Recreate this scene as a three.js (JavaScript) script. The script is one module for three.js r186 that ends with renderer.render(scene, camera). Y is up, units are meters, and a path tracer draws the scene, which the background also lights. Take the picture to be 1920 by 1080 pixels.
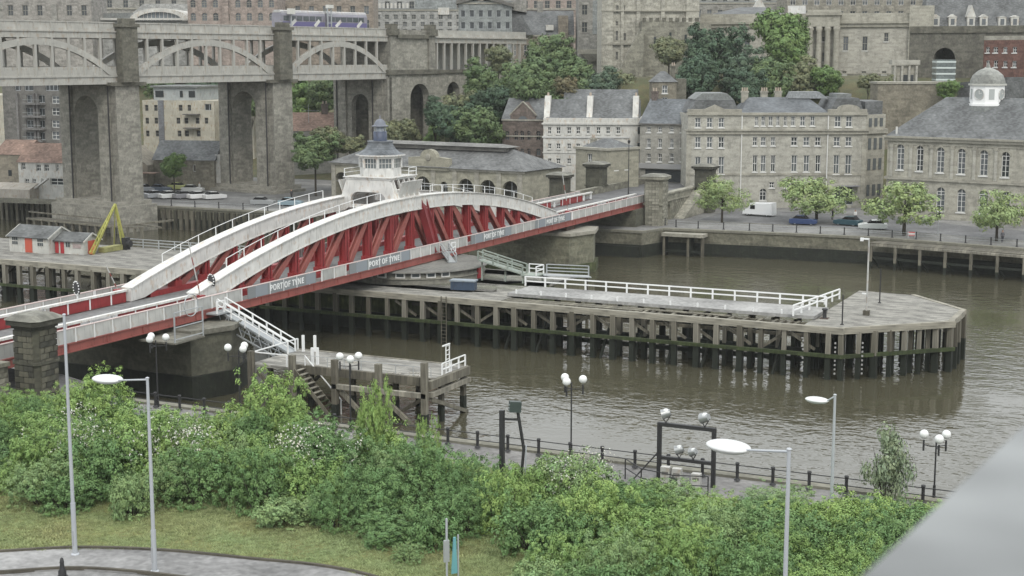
import * as THREE from 'three';
import { mergeGeometries, mergeVertices } from 'three/addons/utils/BufferGeometryUtils.js';
import { FontLoader } from 'three/addons/loaders/FontLoader.js';
import { TextGeometry } from 'three/addons/geometries/TextGeometry.js';

// ---------------------------------------------------------------- camera, sky, sun, exposure
// x = east (downstream), -z = north, y = up, metres above the river. The pivot of the swing bridge is the origin.
const scene = new THREE.Scene();
const camera = new THREE.PerspectiveCamera(21.83, 16 / 9, 0.2, 4000);
const CAM = new THREE.Vector3(90.0, 30.5, 151.3);
camera.position.copy(CAM);
camera.rotation.order = 'YXZ';
camera.rotation.set(-0.15413, 0.4489, 0);
camera.focus = 140; camera.userData.fStop = 2.4;
scene.add(camera);

const renderer = new THREE.WebGLRenderer({ antialias: true });
renderer.toneMapping = THREE.LinearToneMapping;
renderer.toneMappingExposure = 1.62;
renderer.shadowMap.enabled = true;

{ // even overcast: brightest overhead, a third of that at the horizon
  const W = 64, H = 32, d = new Float32Array(W * H * 4);
  for (let j = 0; j < H; j++) for (let i = 0; i < W; i++) {
    const el = ((j + 0.5) / H - 0.5) * Math.PI, s = Math.sin(el), k = (j * W + i) * 4;
    const L = s > 0 ? 0.88 + 0.26 * s : 0.88 + s * 0.64;
    d[k] = L * 0.965; d[k + 1] = L; d[k + 2] = L * 1.03; d[k + 3] = 1;
  }
  const t = new THREE.DataTexture(d, W, H, THREE.RGBAFormat, THREE.FloatType);
  t.mapping = THREE.EquirectangularReflectionMapping; t.magFilter = t.minFilter = THREE.LinearFilter; t.needsUpdate = true;
  scene.background = t; scene.environment = t;
}
const sun = new THREE.DirectionalLight(0xfff8ee, 0.9);
sun.position.set(150, 260, 170); sun.target.position.set(0, 0, -40);
sun.castShadow = true; sun.shadow.radius = 30; sun.shadow.mapSize.set(4096, 4096);
Object.assign(sun.shadow.camera, { left: -300, right: 300, top: 300, bottom: -300, near: 1, far: 900 });
scene.add(sun, sun.target);
scene.fog = new THREE.FogExp2(0xc6c9c8, 0.0001);

// ---------------------------------------------------------------- helpers
function rng(s) { return () => { s = (s + 0x6d2b79f5) | 0; let t = Math.imul(s ^ (s >>> 15), 1 | s); t = (t + Math.imul(t ^ (t >>> 7), 61 | t)) ^ t; return ((t ^ (t >>> 14)) >>> 0) / 4294967296; }; }
const rnd = rng(20240611);
const rr = (a, b) => a + (b - a) * rnd();
const clamp = (v, a, b) => Math.min(b, Math.max(a, v)), lerp = (a, b, t) => a + (b - a) * t;
const sstep = (a, b, v) => { const t = clamp((v - a) / (b - a), 0, 1); return t * t * (3 - 2 * t); };
const V = (x, y, n) => new THREE.Vector3(x, y, -n);

function hash(i, j, s) { let h = (i * 374761393 + j * 668265263 + s * 2147483647) | 0; h = Math.imul(h ^ (h >>> 13), 1274126177); return ((h ^ (h >>> 16)) >>> 0) / 4294967296; }
function vnoise(x, y, p, s, py = p) { // periodic value noise
  const i = Math.floor(x), j = Math.floor(y), fx = x - i, fy = y - j, m = (a, q) => ((a % q) + q) % q;
  const u = fx * fx * (3 - 2 * fx), v = fy * fy * (3 - 2 * fy);
  const a = hash(m(i, p), m(j, py), s), b = hash(m(i + 1, p), m(j, py), s), c = hash(m(i, p), m(j + 1, py), s), d = hash(m(i + 1, p), m(j + 1, py), s);
  return lerp(lerp(a, b, u), lerp(c, d, u), v);
}
function fbm(u, v, f, o, s, fy = f) { let a = 0, w = 0.5, t = 0; for (let k = 0; k < o; k++) { a += w * vnoise(u * f, v * fy, f, s + k * 17, fy); t += w; w *= 0.5; f *= 2; fy *= 2; } return a / t; }
function dtex(N, fn, srgb = true, metres = 4) {
  const d = new Uint8Array(N * N * 4);
  for (let j = 0; j < N; j++) for (let i = 0; i < N; i++) {
    const c = fn(i / N, j / N), k = (j * N + i) * 4, g = typeof c === 'number';
    d[k] = clamp((g ? c : c[0]) * 255, 0, 255); d[k + 1] = clamp((g ? c : c[1]) * 255, 0, 255); d[k + 2] = clamp((g ? c : c[2]) * 255, 0, 255); d[k + 3] = 255;
  }
  const t = new THREE.DataTexture(d, N, N, THREE.RGBAFormat);
  t.wrapS = t.wrapT = THREE.RepeatWrapping; t.magFilter = THREE.LinearFilter; t.minFilter = THREE.LinearMipmapLinearFilter; t.generateMipmaps = true;
  if (srgb) t.colorSpace = THREE.SRGBColorSpace;
  t.repeat.set(1 / metres, 1 / metres); t.needsUpdate = true; return t;
}
// --- surface textures (matter only: grain, stains, soot, lichen)
const TX = {
  stone: dtex(512, (u, v) => { const b = fbm(u, v, 4, 4, 1), g = fbm(u, v, 48, 2, 2), st = fbm(u, v, 12, 3, 3, 5); const row = Math.floor(v * 20), blk = hash(Math.floor(u * 8 + (row % 2) * 0.5) % 8, row, 9); const k = 0.8 + 0.12 * (b - 0.5) + 0.12 * (g - 0.5) + 0.10 * (blk - 0.5) - 0.05 * sstep(0.55, 0.75, st); return [k, k * 0.992, k * 0.972]; }, true, 8),
  soot: dtex(512, (u, v) => { const b = fbm(u, v, 5, 4, 11), g = fbm(u, v, 40, 3, 12), st = fbm(u, v, 12, 3, 13, 6); const row = Math.floor(v * 20), blk = hash(Math.floor(u * 9 + (row % 2) * 0.5) % 9, row, 19), k = 0.8 + 0.18 * (b - 0.5) + 0.22 * (g - 0.5) + 0.13 * (blk - 0.5) - 0.08 * sstep(0.52, 0.72, st); return [k, k * 0.993, k * 0.97]; }, true, 9),
  wood: dtex(512, (u, v) => { const g = fbm(u, v, 64, 3, 21, 4), b = fbm(u, v, 3, 3, 22), p = hash(Math.floor(u * 14), 3, 23); const k = 0.55 + 0.35 * g + 0.28 * (b - 0.5) + 0.16 * (p - 0.5); return [k, k * 0.985, k * 0.95]; }, true, 4),
  woodh: dtex(512, (u, v) => { const g = fbm(u, v, 4, 3, 21, 64), b = fbm(u, v, 3, 3, 22), e = hash(Math.floor(u * 1.99), Math.floor(v * 9), 24); const k = 0.6 + 0.3 * g + 0.26 * (b - 0.5) + 0.12 * (e - 0.5); return [k, k * 0.985, k * 0.95]; }, true, 4),
  deck: dtex(512, (u, v) => { const pl = Math.floor(v * 20), p = hash(pl, Math.floor(u * 3 + pl * 0.37) % 3, 31), g = fbm(u, v, 6, 3, 32, 60), b = fbm(u, v, 4, 4, 33), e = Math.abs(v * 20 - Math.round(v * 20)); let k = 0.66 + 0.2 * (p - 0.5) + 0.22 * (g - 0.5) + 0.34 * (b - 0.5); if (e < 0.05) k *= 0.6; return [k, k * 0.99, k * 0.96]; }, true, 5),
  paint: dtex(256, (u, v) => { const b = fbm(u, v, 4, 4, 41), g = fbm(u, v, 32, 2, 42, 6); const rs = sstep(0.62, 0.8, fbm(u, v, 14, 4, 43, 9)), k = 0.84 + 0.2 * (b - 0.4) - 0.07 * sstep(0.6, 0.8, g); return [k * (1 - 0.06 * rs), k * (0.992 - 0.11 * rs), k * (0.975 - 0.15 * rs)]; }, true, 5),
  ground: dtex(512, (u, v) => { const b = fbm(u, v, 4, 5, 51), g = fbm(u, v, 64, 2, 52); const k = 0.62 + 0.42 * (b - 0.3) + 0.2 * (g - 0.5); return k; }, true, 16),
  slate: dtex(512, (u, v) => { const row = Math.floor(v * 32), p = hash(Math.floor(u * 20 + (row % 2) * 0.5) % 20, row, 61), b = fbm(u, v, 4, 4, 62); const e = v * 32 - row; const k = 0.68 + 0.16 * (p - 0.5) + 0.36 * (b - 0.5) - (e < 0.14 ? 0.12 : 0); return [k * 0.99, k, k]; }, true, 8),
  grass: dtex(512, (u, v) => { const b = fbm(u, v, 4, 5, 71), g = fbm(u, v, 96, 2, 72), w = fbm(u, v, 7, 3, 73); const k = 0.68 + 0.22 * (b - 0.5) + 0.3 * (g - 0.5); return [k * (0.98 + 0.2 * (w - 0.4)), k, k * 0.8]; }, true, 9),
  weed: dtex(512, (u, v) => { const b = fbm(u, v, 6, 4, 81), g = fbm(u, v, 36, 3, 82, 6); const k = 0.4 + 0.6 * b + 0.35 * (g - 0.5); return [k * 0.96, k, k * 0.84]; }, true, 6),
};
const BUMP = dtex(256, (u, v) => fbm(u, v, 8, 4, 91), false, 2);
const _mats = new Map();
function M(key, rgb, tex, rough = 0.9, o = {}) {
  if (_mats.has(key)) return _mats.get(key);
  const m = new THREE.MeshStandardMaterial({ roughness: rough, metalness: o.metal || 0 });
  m.color.setRGB(rgb[0], rgb[1], rgb[2]);
  if (tex) m.map = TX[tex];
  if (o.bump) { m.bumpMap = BUMP; m.bumpScale = o.bump; }
  if (o.double) m.side = THREE.DoubleSide;
  m.name = key; _mats.set(key, m); return m;
}
// --- geometry; every builder returns an unindexed BufferGeometry
const _b0 = new THREE.BoxGeometry(1, 1, 1).toNonIndexed();
function box(x0, x1, y0, y1, n0, n1) {
  const g = _b0.clone(); g.scale(x1 - x0, y1 - y0, Math.abs(n1 - n0)); g.translate((x0 + x1) / 2, (y0 + y1) / 2, -(n0 + n1) / 2); return g;
}
function bar(a, b, w, h = w, up = new THREE.Vector3(0, 1, 0)) { // box from a to b, w wide, h deep
  const d = b.clone().sub(a), L = d.length(); d.normalize();
  let s = new THREE.Vector3().crossVectors(up, d); if (s.lengthSq() < 1e-6) s.set(1, 0, 0); s.normalize();
  const u = new THREE.Vector3().crossVectors(d, s);
  const g = _b0.clone(); g.scale(w, h, L);
  g.applyMatrix4(new THREE.Matrix4().makeBasis(s, u, d)); g.translate((a.x + b.x) / 2, (a.y + b.y) / 2, (a.z + b.z) / 2); return g;
}
function rod(a, b, r, r2 = r, seg = 8) {
  const d = b.clone().sub(a), L = d.length();
  const g = new THREE.CylinderGeometry(r2, r, L, seg, 1).toNonIndexed();
  g.applyQuaternion(new THREE.Quaternion().setFromUnitVectors(new THREE.Vector3(0, 1, 0), d.normalize()));
  g.translate((a.x + b.x) / 2, (a.y + b.y) / 2, (a.z + b.z) / 2); return g;
}
function lathe(pts, x, y, n, seg = 16, phase = 0) { const g = new THREE.LatheGeometry(pts.map(p => new THREE.Vector2(p[0], p[1])), seg, phase).toNonIndexed(); g.translate(x, y, -n); return g; }
function ball(x, y, n, r, sx = 1, sy = 1, sz = 1, s = 12) { const g = new THREE.SphereGeometry(r, s, Math.round(s * 0.7)).toNonIndexed(); g.scale(sx, sy, sz); g.translate(x, y, -n); return g; }
function prism(pts, y0, y1) { // plan polygon of [x, n], extruded upward
  const s = new THREE.Shape(pts.map(p => new THREE.Vector2(p[0], p[1])));
  let g = new THREE.ExtrudeGeometry(s, { depth: y1 - y0, bevelEnabled: false, curveSegments: 8 }); if (g.index) g = g.toNonIndexed();
  g.rotateX(-Math.PI / 2); g.translate(0, y0, 0); return g;
}
function profileN(pts, x0, x1, holes = []) { // polygon of [n, y] in the plane x = const, extruded along x
  const s = new THREE.Shape(pts.map(p => new THREE.Vector2(p[0], p[1])));
  for (const h of holes) s.holes.push(new THREE.Path(h.map(p => new THREE.Vector2(p[0], p[1]))));
  let g = new THREE.ExtrudeGeometry(s, { depth: x1 - x0, bevelEnabled: false }); if (g.index) g = g.toNonIndexed();
  g.rotateY(Math.PI / 2); g.translate(x0, 0, 0); return g;
}
function profileX(pts, n0, n1, holes = []) { // polygon of [x, y], extruded northward from n0 to n1
  const s = new THREE.Shape(pts.map(p => new THREE.Vector2(p[0], p[1])));
  for (const h of holes) s.holes.push(new THREE.Path(h.map(p => new THREE.Vector2(p[0], p[1]))));
  let g = new THREE.ExtrudeGeometry(s, { depth: n1 - n0, bevelEnabled: false }); if (g.index) g = g.toNonIndexed();
  g.translate(0, 0, -n1); return g;
}
function arcPts(cx, cy, rx, ry, a0, a1, k) { const o = []; for (let i = 0; i <= k; i++) { const a = lerp(a0, a1, i / k); o.push([cx + rx * Math.cos(a), cy + ry * Math.sin(a)]); } return o; }
function boxUV(g) { // uv in metres, projected along each face's main axis
  const p = g.attributes.position, n = p.count, uv = new Float32Array(n * 2), A = new THREE.Vector3(), B = new THREE.Vector3(), C = new THREE.Vector3();
  for (let i = 0; i < n; i += 3) {
    A.fromBufferAttribute(p, i); B.fromBufferAttribute(p, i + 1); C.fromBufferAttribute(p, i + 2); B.sub(A); C.sub(A); B.cross(C);
    const ax = Math.abs(B.x), ay = Math.abs(B.y), az = Math.abs(B.z);
    for (let k = 0; k < 3; k++) { const X = p.getX(i + k), Y = p.getY(i + k), Z = p.getZ(i + k); let a, b; if (ay >= ax && ay >= az) { a = X; b = Z; } else if (ax >= az) { a = Z + 3.1; b = Y; } else { a = X; b = Y; } uv[(i + k) * 2] = a; uv[(i + k) * 2 + 1] = b; }
  }
  g.setAttribute('uv', new THREE.BufferAttribute(uv, 2)); return g;
}
function join(gs) {
  gs = (Array.isArray(gs) ? gs : [gs]).map(g => g.index ? g.toNonIndexed() : g);
  for (const g of gs) { for (const k of Object.keys(g.attributes)) if (k !== 'position' && k !== 'normal') g.deleteAttribute(k); if (!g.attributes.normal) g.computeVertexNormals(); }
  return boxUV(gs.length > 1 ? mergeGeometries(gs) : gs[0]);
}
const _names = new Map();
function numbered(name) { const k = _names.get(name) || 0; _names.set(name, k + 1); return k ? name + '_' + String(k).padStart(3, '0') : name; }
function mesh(name, gs, m, parent) {
  const o = new THREE.Mesh(join(gs), m); o.castShadow = o.receiveShadow = true;
  o.name = parent ? name : numbered(name); (parent || scene).add(o); return o;
}
function group(name, label, category, x = 0, y = 0, n = 0, turn = 0, grp) {
  const o = new THREE.Group(); o.name = numbered(name); o.position.set(x, y, -n); o.rotation.y = turn; o.userData = { label, category };
  if (grp) o.userData.group = grp; scene.add(o); return o;
}
function tag(o, label, category, grp) { o.userData.label = label; o.userData.category = category; if (grp) o.userData.group = grp; return o; }
function structure(o) { o.userData.kind = 'structure'; return o; }
function share(name, src, parent, x, y, n, ry = 0, sx = 1, sy = 1, sz = 1) { // a further mesh on the same geometry and material
  const o = new THREE.Mesh(src.geometry, src.material); o.name = name; o.castShadow = o.receiveShadow = true; o.position.set(x, y, -n); o.rotation.y = ry; o.scale.set(sx, sy, sz); parent.add(o); return o;
}
function copy(src, label, x, y, n, turn = 0, s = 1) { const o = src.clone(); o.name = numbered(src.name.replace(/_\d{3}$/, '')); o.userData = { ...src.userData, label }; o.position.set(x, y, -n); o.rotation.y = turn; o.scale.setScalar(s); scene.add(o); return o; }

function rep(name, gs, m, parent, list) { // one small part per entry [x, y, n, turn, sx, sy, sz], all on one geometry
  const g = join(gs); let first;
  for (const [x, y, n, ry = 0, sx = 1, sy = 1, sz = 1] of list) { const o = new THREE.Mesh(g, Array.isArray(m) ? m[Math.floor(rnd() * m.length)] : m); o.name = name; o.castShadow = o.receiveShadow = true; o.position.set(x, y, -n); o.rotation.y = ry; o.scale.set(sx, sy, sz); parent.add(o); first = first || o; }
  return first;
}
// ---------------------------------------------------------------- river, quays, hill
const stoneM = M('stone', [0.42, 0.41, 0.355], 'stone', 0.92, { bump: 0.02 });
const sootM = M('soot stone', [0.24, 0.235, 0.2], 'soot', 0.95, { bump: 0.03 });
const tideM = M('tidal stone', [0.024, 0.028, 0.022], 'weed', 0.8, { bump: 0.03 });
const mudWeedM = M('green tidal stone', [0.13, 0.14, 0.075], 'weed', 0.85, { bump: 0.03 });
const paveM = M('quay paving', [0.37, 0.365, 0.345], 'ground', 0.95);
const roadM = M('asphalt', [0.25, 0.25, 0.25], 'ground', 0.92);
{
  const N = 1024, h = new Float32Array(N * N);
  const d = new Uint8Array(N * N * 4);
  for (let j = 0; j < N; j++) for (let i = 0; i < N; i++) {
    const u = i / N, v = j / N, w = sstep(0.36, 0.66, fbm(u, v, 2, 3, 201, 3));
    const a = fbm(u, v, 26, 4, 202, 34), r = 1 - Math.abs(2 * fbm(u, v, 14, 3, 203, 20) - 1);
    const f = fbm(u, v, 80, 3, 204, 120), g = clamp((a * 0.45 + r * 0.25 + f * 0.3) * (0.16 + 1.0 * w) * 255, 0, 255), k = (j * N + i) * 4;
    d[k] = d[k + 1] = d[k + 2] = g; d[k + 3] = 255;
  }
  const t = new THREE.DataTexture(d, N, N, THREE.RGBAFormat); t.wrapS = t.wrapT = THREE.RepeatWrapping; t.magFilter = THREE.LinearFilter; t.repeat.set(1 / 46, 1 / 46); t.needsUpdate = true;
  const m = new THREE.MeshPhysicalMaterial({ roughness: 0.06, ior: 1.33, bumpMap: t, bumpScale: 0.10 });
  m.color.setRGB(0.062, 0.058, 0.038);
  m.name = 'river water';
  structure(mesh('river', box(-1500, 1500, -0.4, 0, -400, 120), m));
}
const QUAY = [[-1500, 59], [-130, 60], [-60, 61.4], [9.5, 61.6], [11, 67], [30, 68.8], [43, 69.4], [64, 65.4], [110, 52], [400, -60], [1500, -500]];
structure(mesh('quayside_ground', prism([...QUAY.map(([x, n]) => [x, n + 0.55]), [1500, 130], [-1500, 130]], 2.5, 4.0), paveM));
{ // quay wall: coping, masonry face, weed-covered tidal foot
  const off = (o) => [...QUAY.map(([x, n]) => [x, n - o]), ...QUAY.slice().reverse().map(([x, n]) => [x, n + 0.9])];
  structure(mesh('quay_wall', prism(off(0.0), 1.9, 3.72), M('quay stone', [0.21, 0.205, 0.16], 'soot', 0.95, { bump: 0.04 })));
  structure(mesh('quay_wall_foot', prism(off(0.12), -3, 1.9), tideM));
  structure(mesh('quay_coping', prism(off(0.18).map(([x, n], i) => [x, n]), 3.72, 4.06), M('coping stone', [0.27, 0.265, 0.22], 'stone', 0.93, { bump: 0.02 })));
}
function hillH(x, n) {
  const w = sstep(-45, -85, x); // the hill stands further back to the west
  const c = sstep(-4, -26, x), n0 = lerp(lerp(118, 99, c), 112, w), n1 = lerp(lerp(166, 150, c), 215, w);
  let h = 3.4 + sstep(n0, n1, n) * lerp(22.5, 20, w) + Math.max(0, n - 230) * 0.022 + Math.max(0, n - 420) * 0.03;
  return h + 1.2 * (vnoise(x * 0.045, n * 0.045, 64, 5) - 0.5) * sstep(112, 130, n);
}
{
  const xs = [], ns = [];
  for (let x = -1600; x <= 1600; x += (Math.abs(x + 30) < 180 ? 5 : 60)) xs.push(x);
  for (let n = 104; n <= 1500; n += (n < 300 ? 4 : 50)) ns.push(n);
  const pos = [], idx = [];
  for (const n of ns) for (const x of xs) pos.push(x, hillH(x, n), -n);
  const W = xs.length;
  for (let j = 0; j + 1 < ns.length; j++) for (let i = 0; i + 1 < W; i++) { const a = j * W + i; idx.push(a, a + 1, a + W, a + 1, a + W + 1, a + W); }
  let g = new THREE.BufferGeometry(); g.setAttribute('position', new THREE.Float32BufferAttribute(pos, 3)); g.setIndex(idx); g.computeVertexNormals();
  structure(mesh('hillside', g, M('hill ground', [0.17, 0.165, 0.12], 'grass', 0.97)));
}
// carriageway along the quay, the car park under the high bridge, kerbs
structure(mesh('quayside_road', prism([[20, 79.5], [44, 78.2], [66, 73.5], [120, 57], [120, 68], [68, 85], [52, 91.5], [40, 99], [20, 100], [12, 96], [12, 82]], 4.0, 4.012), roadM));
structure(mesh('car_park', prism([[-140, 66], [-12, 66], [-12, 110], [-140, 110]], 4.0, 4.008), M('worn asphalt', [0.25, 0.25, 0.24], 'ground', 0.93)));
structure(mesh('road_kerb', [bar(V(20, 4.05, 79.4), V(44, 4.05, 78.1), 0.16, 0.13), bar(V(44, 4.05, 78.1), V(66, 4.05, 73.4), 0.16, 0.13), bar(V(66, 4.05, 73.4), V(120, 4.05, 56.9), 0.16, 0.13)], M('kerb stone', [0.34, 0.335, 0.31], 'stone', 0.9)));

// ---------------------------------------------------------------- south bank ground
structure(mesh('riverside_walk', prism([[-1500, -58], [4, -58.5], [8, -60], [11, -63.6], [120, -63.6], [400, -30], [1500, 40], [1500, -600], [-1500, -600]], -3, 4.5), M('promenade paving', [0.34, 0.33, 0.315], 'ground', 0.94)));
structure(mesh('riverside_coping', prism([[10.4, -63.2], [120, -63.2], [120, -64.1], [10.8, -64.1]], 4.2, 4.66), M('coping stone', [0, 0, 0], 'stone')));
// ---------------------------------------------------------------- swing bridge
const whiteM = M('white paint', [0.8, 0.81, 0.8], 'paint', 0.55);
const panelM = M('pale grey paint', [0.56, 0.575, 0.57], 'paint', 0.6);
const panelM2 = M('pale grey paint, greyer', [0.50, 0.515, 0.51], 'paint', 0.6);
const panelM3 = M('pale grey paint, lighter', [0.62, 0.63, 0.62], 'paint', 0.6);
const redM = M('red paint', [0.35, 0.038, 0.042], 'paint', 0.5);
const redM2 = M('faded red paint', [0.34, 0.10, 0.085], 'paint', 0.62);
const railM = M('white rail paint', [0.68, 0.69, 0.68], null, 0.55);
const greyMetalM = M('grey steel', [0.36, 0.38, 0.385], null, 0.5, { metal: 0.3 });
const deckRoadM = M('bridge road', [0.32, 0.32, 0.315], 'ground', 0.92);
const font = await new FontLoader().loadAsync('fonts/droid/droid_sans_bold.typeface.json');
function letters(str, size, depth, wscale = 1) { const g = new TextGeometry(str, { font, size, depth, curveSegments: 3, bevelEnabled: false }); g.computeBoundingBox(); g.scale(wscale, 1, 1); return g; }

const HALF = 40.9, TX0 = 3.85, BAY = 4.81;
const chordTop = n => 14.25 - 5.55 * Math.pow(Math.abs(n) / HALF, 2.05);
const chordBot = n => { const t = Math.abs(n) / HALF; return Math.max(7.45, 12.72 - 5.75 * Math.pow(t, 2.15)); };
function railing(parent, name, pts, h, mids, r, m, posts) { // posts and rails along a polyline of Vector3
  const g = [];
  for (let i = 0; i + 1 < pts.length; i++) { const a = pts[i], b = pts[i + 1]; for (const k of mids) g.push(bar(a.clone().setY(a.y + h * k), b.clone().setY(b.y + h * k), r * 2, r * 2)); }
  for (const p of posts || pts) g.push(box(p.x - r * 1.3, p.x + r * 1.3, p.y, p.y + h, -p.z - r * 1.3, -p.z + r * 1.3));
  return mesh(name, g, m, parent);
}
// outer footway edge: fascia girder, white mesh panels, each a part
function footwayEdge(parent, side, n0, n1, signs, top = 8.62) {
  const x = side * 5.9, count = Math.round((n1 - n0) / 2.3), L = (n1 - n0) / count;
  mesh('fascia_girder', [box(Math.min(x, x - side * 0.3), Math.max(x, x - side * 0.3), 6.7, 7.4, n0, n1), box(Math.min(x + side * 0.1, x - side * 0.4), Math.max(x + side * 0.1, x - side * 0.4), 6.66, 6.74, n0, n1), box(Math.min(x + side * 0.1, x - side * 0.4), Math.max(x + side * 0.1, x - side * 0.4), 7.36, 7.44, n0, n1)], redM2, parent);
  const st = []; for (let n = n0 + 1; n < n1; n += 4.6) st.push([x + side * 0.04, 6.74, n]);
  rep('stiffener', box(-0.04, 0.04, 0, 0.62, -0.05, 0.05), redM2, parent, st);
  const pg = box(-0.03, 0.03, 0, top - 7.52, -L / 2 + 0.05, L / 2 - 0.05);
  let proto = [];
  for (let i = 0; i < count; i++) {
    const nc = n0 + (i + 0.5) * L; if (signs.some(s => nc > s[0] && nc < s[1])) continue;
    const k = Math.floor(hash(i, side + 4, Math.round(n0) + 99) * 3);
    if (!proto[k]) { proto[k] = mesh('railing_panel', pg.clone(), [panelM, panelM2, panelM3][k], parent); proto[k].position.set(x, 7.48, -nc); }
    else share('railing_panel', proto[k], parent, x, 7.48, nc);
  }
  rep('railing_post', box(-0.06, 0.06, 0, top - 7.38, -0.05, 0.05), railM, parent, Array.from({ length: count + 1 }, (_, i) => [x, 7.44, clamp(n0 + i * L, n0 + 0.06, n1 - 0.06)]));
  mesh('handrail', box(x - 0.07, x + 0.07, top - 0.02, top + 0.06, n0, n1), M('pinkish rail paint', [0.6, 0.5, 0.47], null, 0.6), parent);
  for (const [a, b] of signs) {
    const s = mesh('sign_board', [box(x - 0.05, x + 0.05, 7.46, top - 0.02, a, b)], M('sign grey', [0.19, 0.205, 0.21], null, 0.6), parent);
    s.userData.label = 'grey sign board with white capital letters';
    if (side > 0) {
      const W = (b - a) * 0.5, g = letters('PORT OF TYNE', 0.6, 0.02); g.computeBoundingBox(); const bb = g.boundingBox; g.scale(W / (bb.max.x - bb.min.x), 1, 1);
      g.rotateY(Math.PI / 2); g.translate(x + 0.055, 7.74, -(a + (b - a) * 0.3));
      mesh('lettering', g, M('sign white', [0.7, 0.71, 0.7], null, 0.6), s);
      const q = (b - a); for (const [c, d] of [[a + q * 0.1, a + q * 0.27], [b - q * 0.16, b - q * 0.02]]) mesh('sign_emblem_panel', box(x + 0.052, x + 0.062, 7.5, top - 0.06, c, d), M('sign blue grey', [0.22, 0.245, 0.265], null, 0.6), s);
    }
  }
}
const sw = group('swing_bridge', 'red and white iron swing bridge with arched trusses and a cupola', 'bridge');
mesh('deck', [box(-5.75, 5.75, 6.95, 7.35, -43, 43), ...[-4.6, -1.6, 1.6, 4.6].map(x => box(x - 0.15, x + 0.15, 6.72, 6.98, -43, 43))], M('deck steel', [0.12, 0.06, 0.05], 'paint', 0.8), sw);
mesh('carriageway', box(-3.4, 3.4, 7.35, 7.42, -43, 43), deckRoadM, sw);
for (const s of [-1, 1]) mesh('footway', box(Math.min(s * 4.3, s * 5.75), Math.max(s * 4.3, s * 5.75), 7.35, 7.46, -43, 43), M('footway', [0.4, 0.4, 0.385], 'ground', 0.9), sw);
footwayEdge(sw, 1, -43, 43, [[-35.0, -23.2], [-16.7, -3.6], [11.6, 23.0], [30.4, 42.5]]);
footwayEdge(sw, -1, -43, 43, []);
for (const s of [-1, 1]) {
  const x = s * TX0, w = 0.5, K = 40, top = [], bot = [];
  for (let i = 0; i <= K; i++) { const n = lerp(-HALF, HALF, i / K); top.push([n, chordTop(n)]); bot.push([n, chordBot(n)]); }
  // box girder with a wide top plate and a lower flange
  const body = profileN([...top, ...bot.slice().reverse()], x - w, x + w);
  const plate = []; for (let i = 0; i < K; i++) plate.push(bar(V(x, top[i][1] + 0.03, top[i][0]), V(x, top[i + 1][1] + 0.03, top[i + 1][0] + 0.02), 1.3, 0.1));
  const lip = []; for (let i = 2; i < K - 2; i++) lip.push(bar(V(x, bot[i][1] + 0.02, bot[i][0]), V(x, bot[i + 1][1] + 0.02, bot[i + 1][0] + 0.02), 1.16, 0.09));
  const ch = mesh('arched_top_chord', body, whiteM, sw); mesh('top_plate', plate, whiteM, ch); mesh('lower_flange', lip, whiteM, ch);
  for (let i = 2; i < 46; i++) { const n = lerp(-HALF, HALF, i / 48); if (Math.abs(n) > HALF - 3) continue; for (const e of [-1, 1]) mesh('web_stiffener', box(x + e * 0.5 - 0.03, x + e * 0.5 + 0.03, chordBot(n) + 0.06, chordTop(n) - 0.03, n - 0.05, n + 0.05), whiteM, ch); }
  mesh('bottom_chord', [box(x - 0.45, x + 0.45, 7.42, 7.95, -HALF + 3, HALF - 3)], redM, sw);
  // posts every bay, diagonals leaning towards the middle
  for (let k = -7; k <= 7; k++) {
    const n = k * BAY + (k === 0 ? 0 : 0), yb = chordBot(n) + 0.2; if (yb < 8.4) continue;
    mesh('post', [box(x - 0.42, x + 0.42, 7.9, yb, n - 0.06, n + 0.06), box(x - 0.42, x - 0.34, 7.9, yb, n - 0.36, n + 0.36), box(x + 0.34, x + 0.42, 7.9, yb, n - 0.36, n + 0.36), box(x - 0.5, x + 0.5, 7.9, 8.5, n - 0.5, n + 0.5)], redM, sw);
  }
  for (let k = -8; k <= 8; k++) { if (k === 0) continue;
    const sg = Math.sign(k), nTop = (k - sg * 0.92) * BAY, nBot = (k - sg * 0.12) * BAY, yt = chordBot(nTop) + 0.1; if (chordBot(nBot) < 8) continue;
    mesh('diagonal', [bar(V(x - 0.26, 7.95, nBot), V(x - 0.26, yt, nTop), 0.16, 0.6), bar(V(x + 0.26, 7.95, nBot), V(x + 0.26, yt, nTop), 0.16, 0.6), bar(V(x, 7.95, nBot), V(x, yt, nTop), 0.4, 0.1)], redM2, sw);
  }
  // service handrail up the chord
  const pts = []; for (let i = 1; i <= 25; i++) { const n = lerp(-HALF + 6, HALF - 6, (i - 1) / 24); if (Math.abs(n) < 3.8) continue; pts.push(V(x - 0.45, chordTop(n) + 0.05, n)); }
  const a = pts.filter(p => -p.z < 0), b = pts.filter(p => -p.z > 0);
  for (const q of [a, b]) railing(sw, 'chord_handrail', q, 0.95, [1], 0.024, railM);
}
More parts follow.
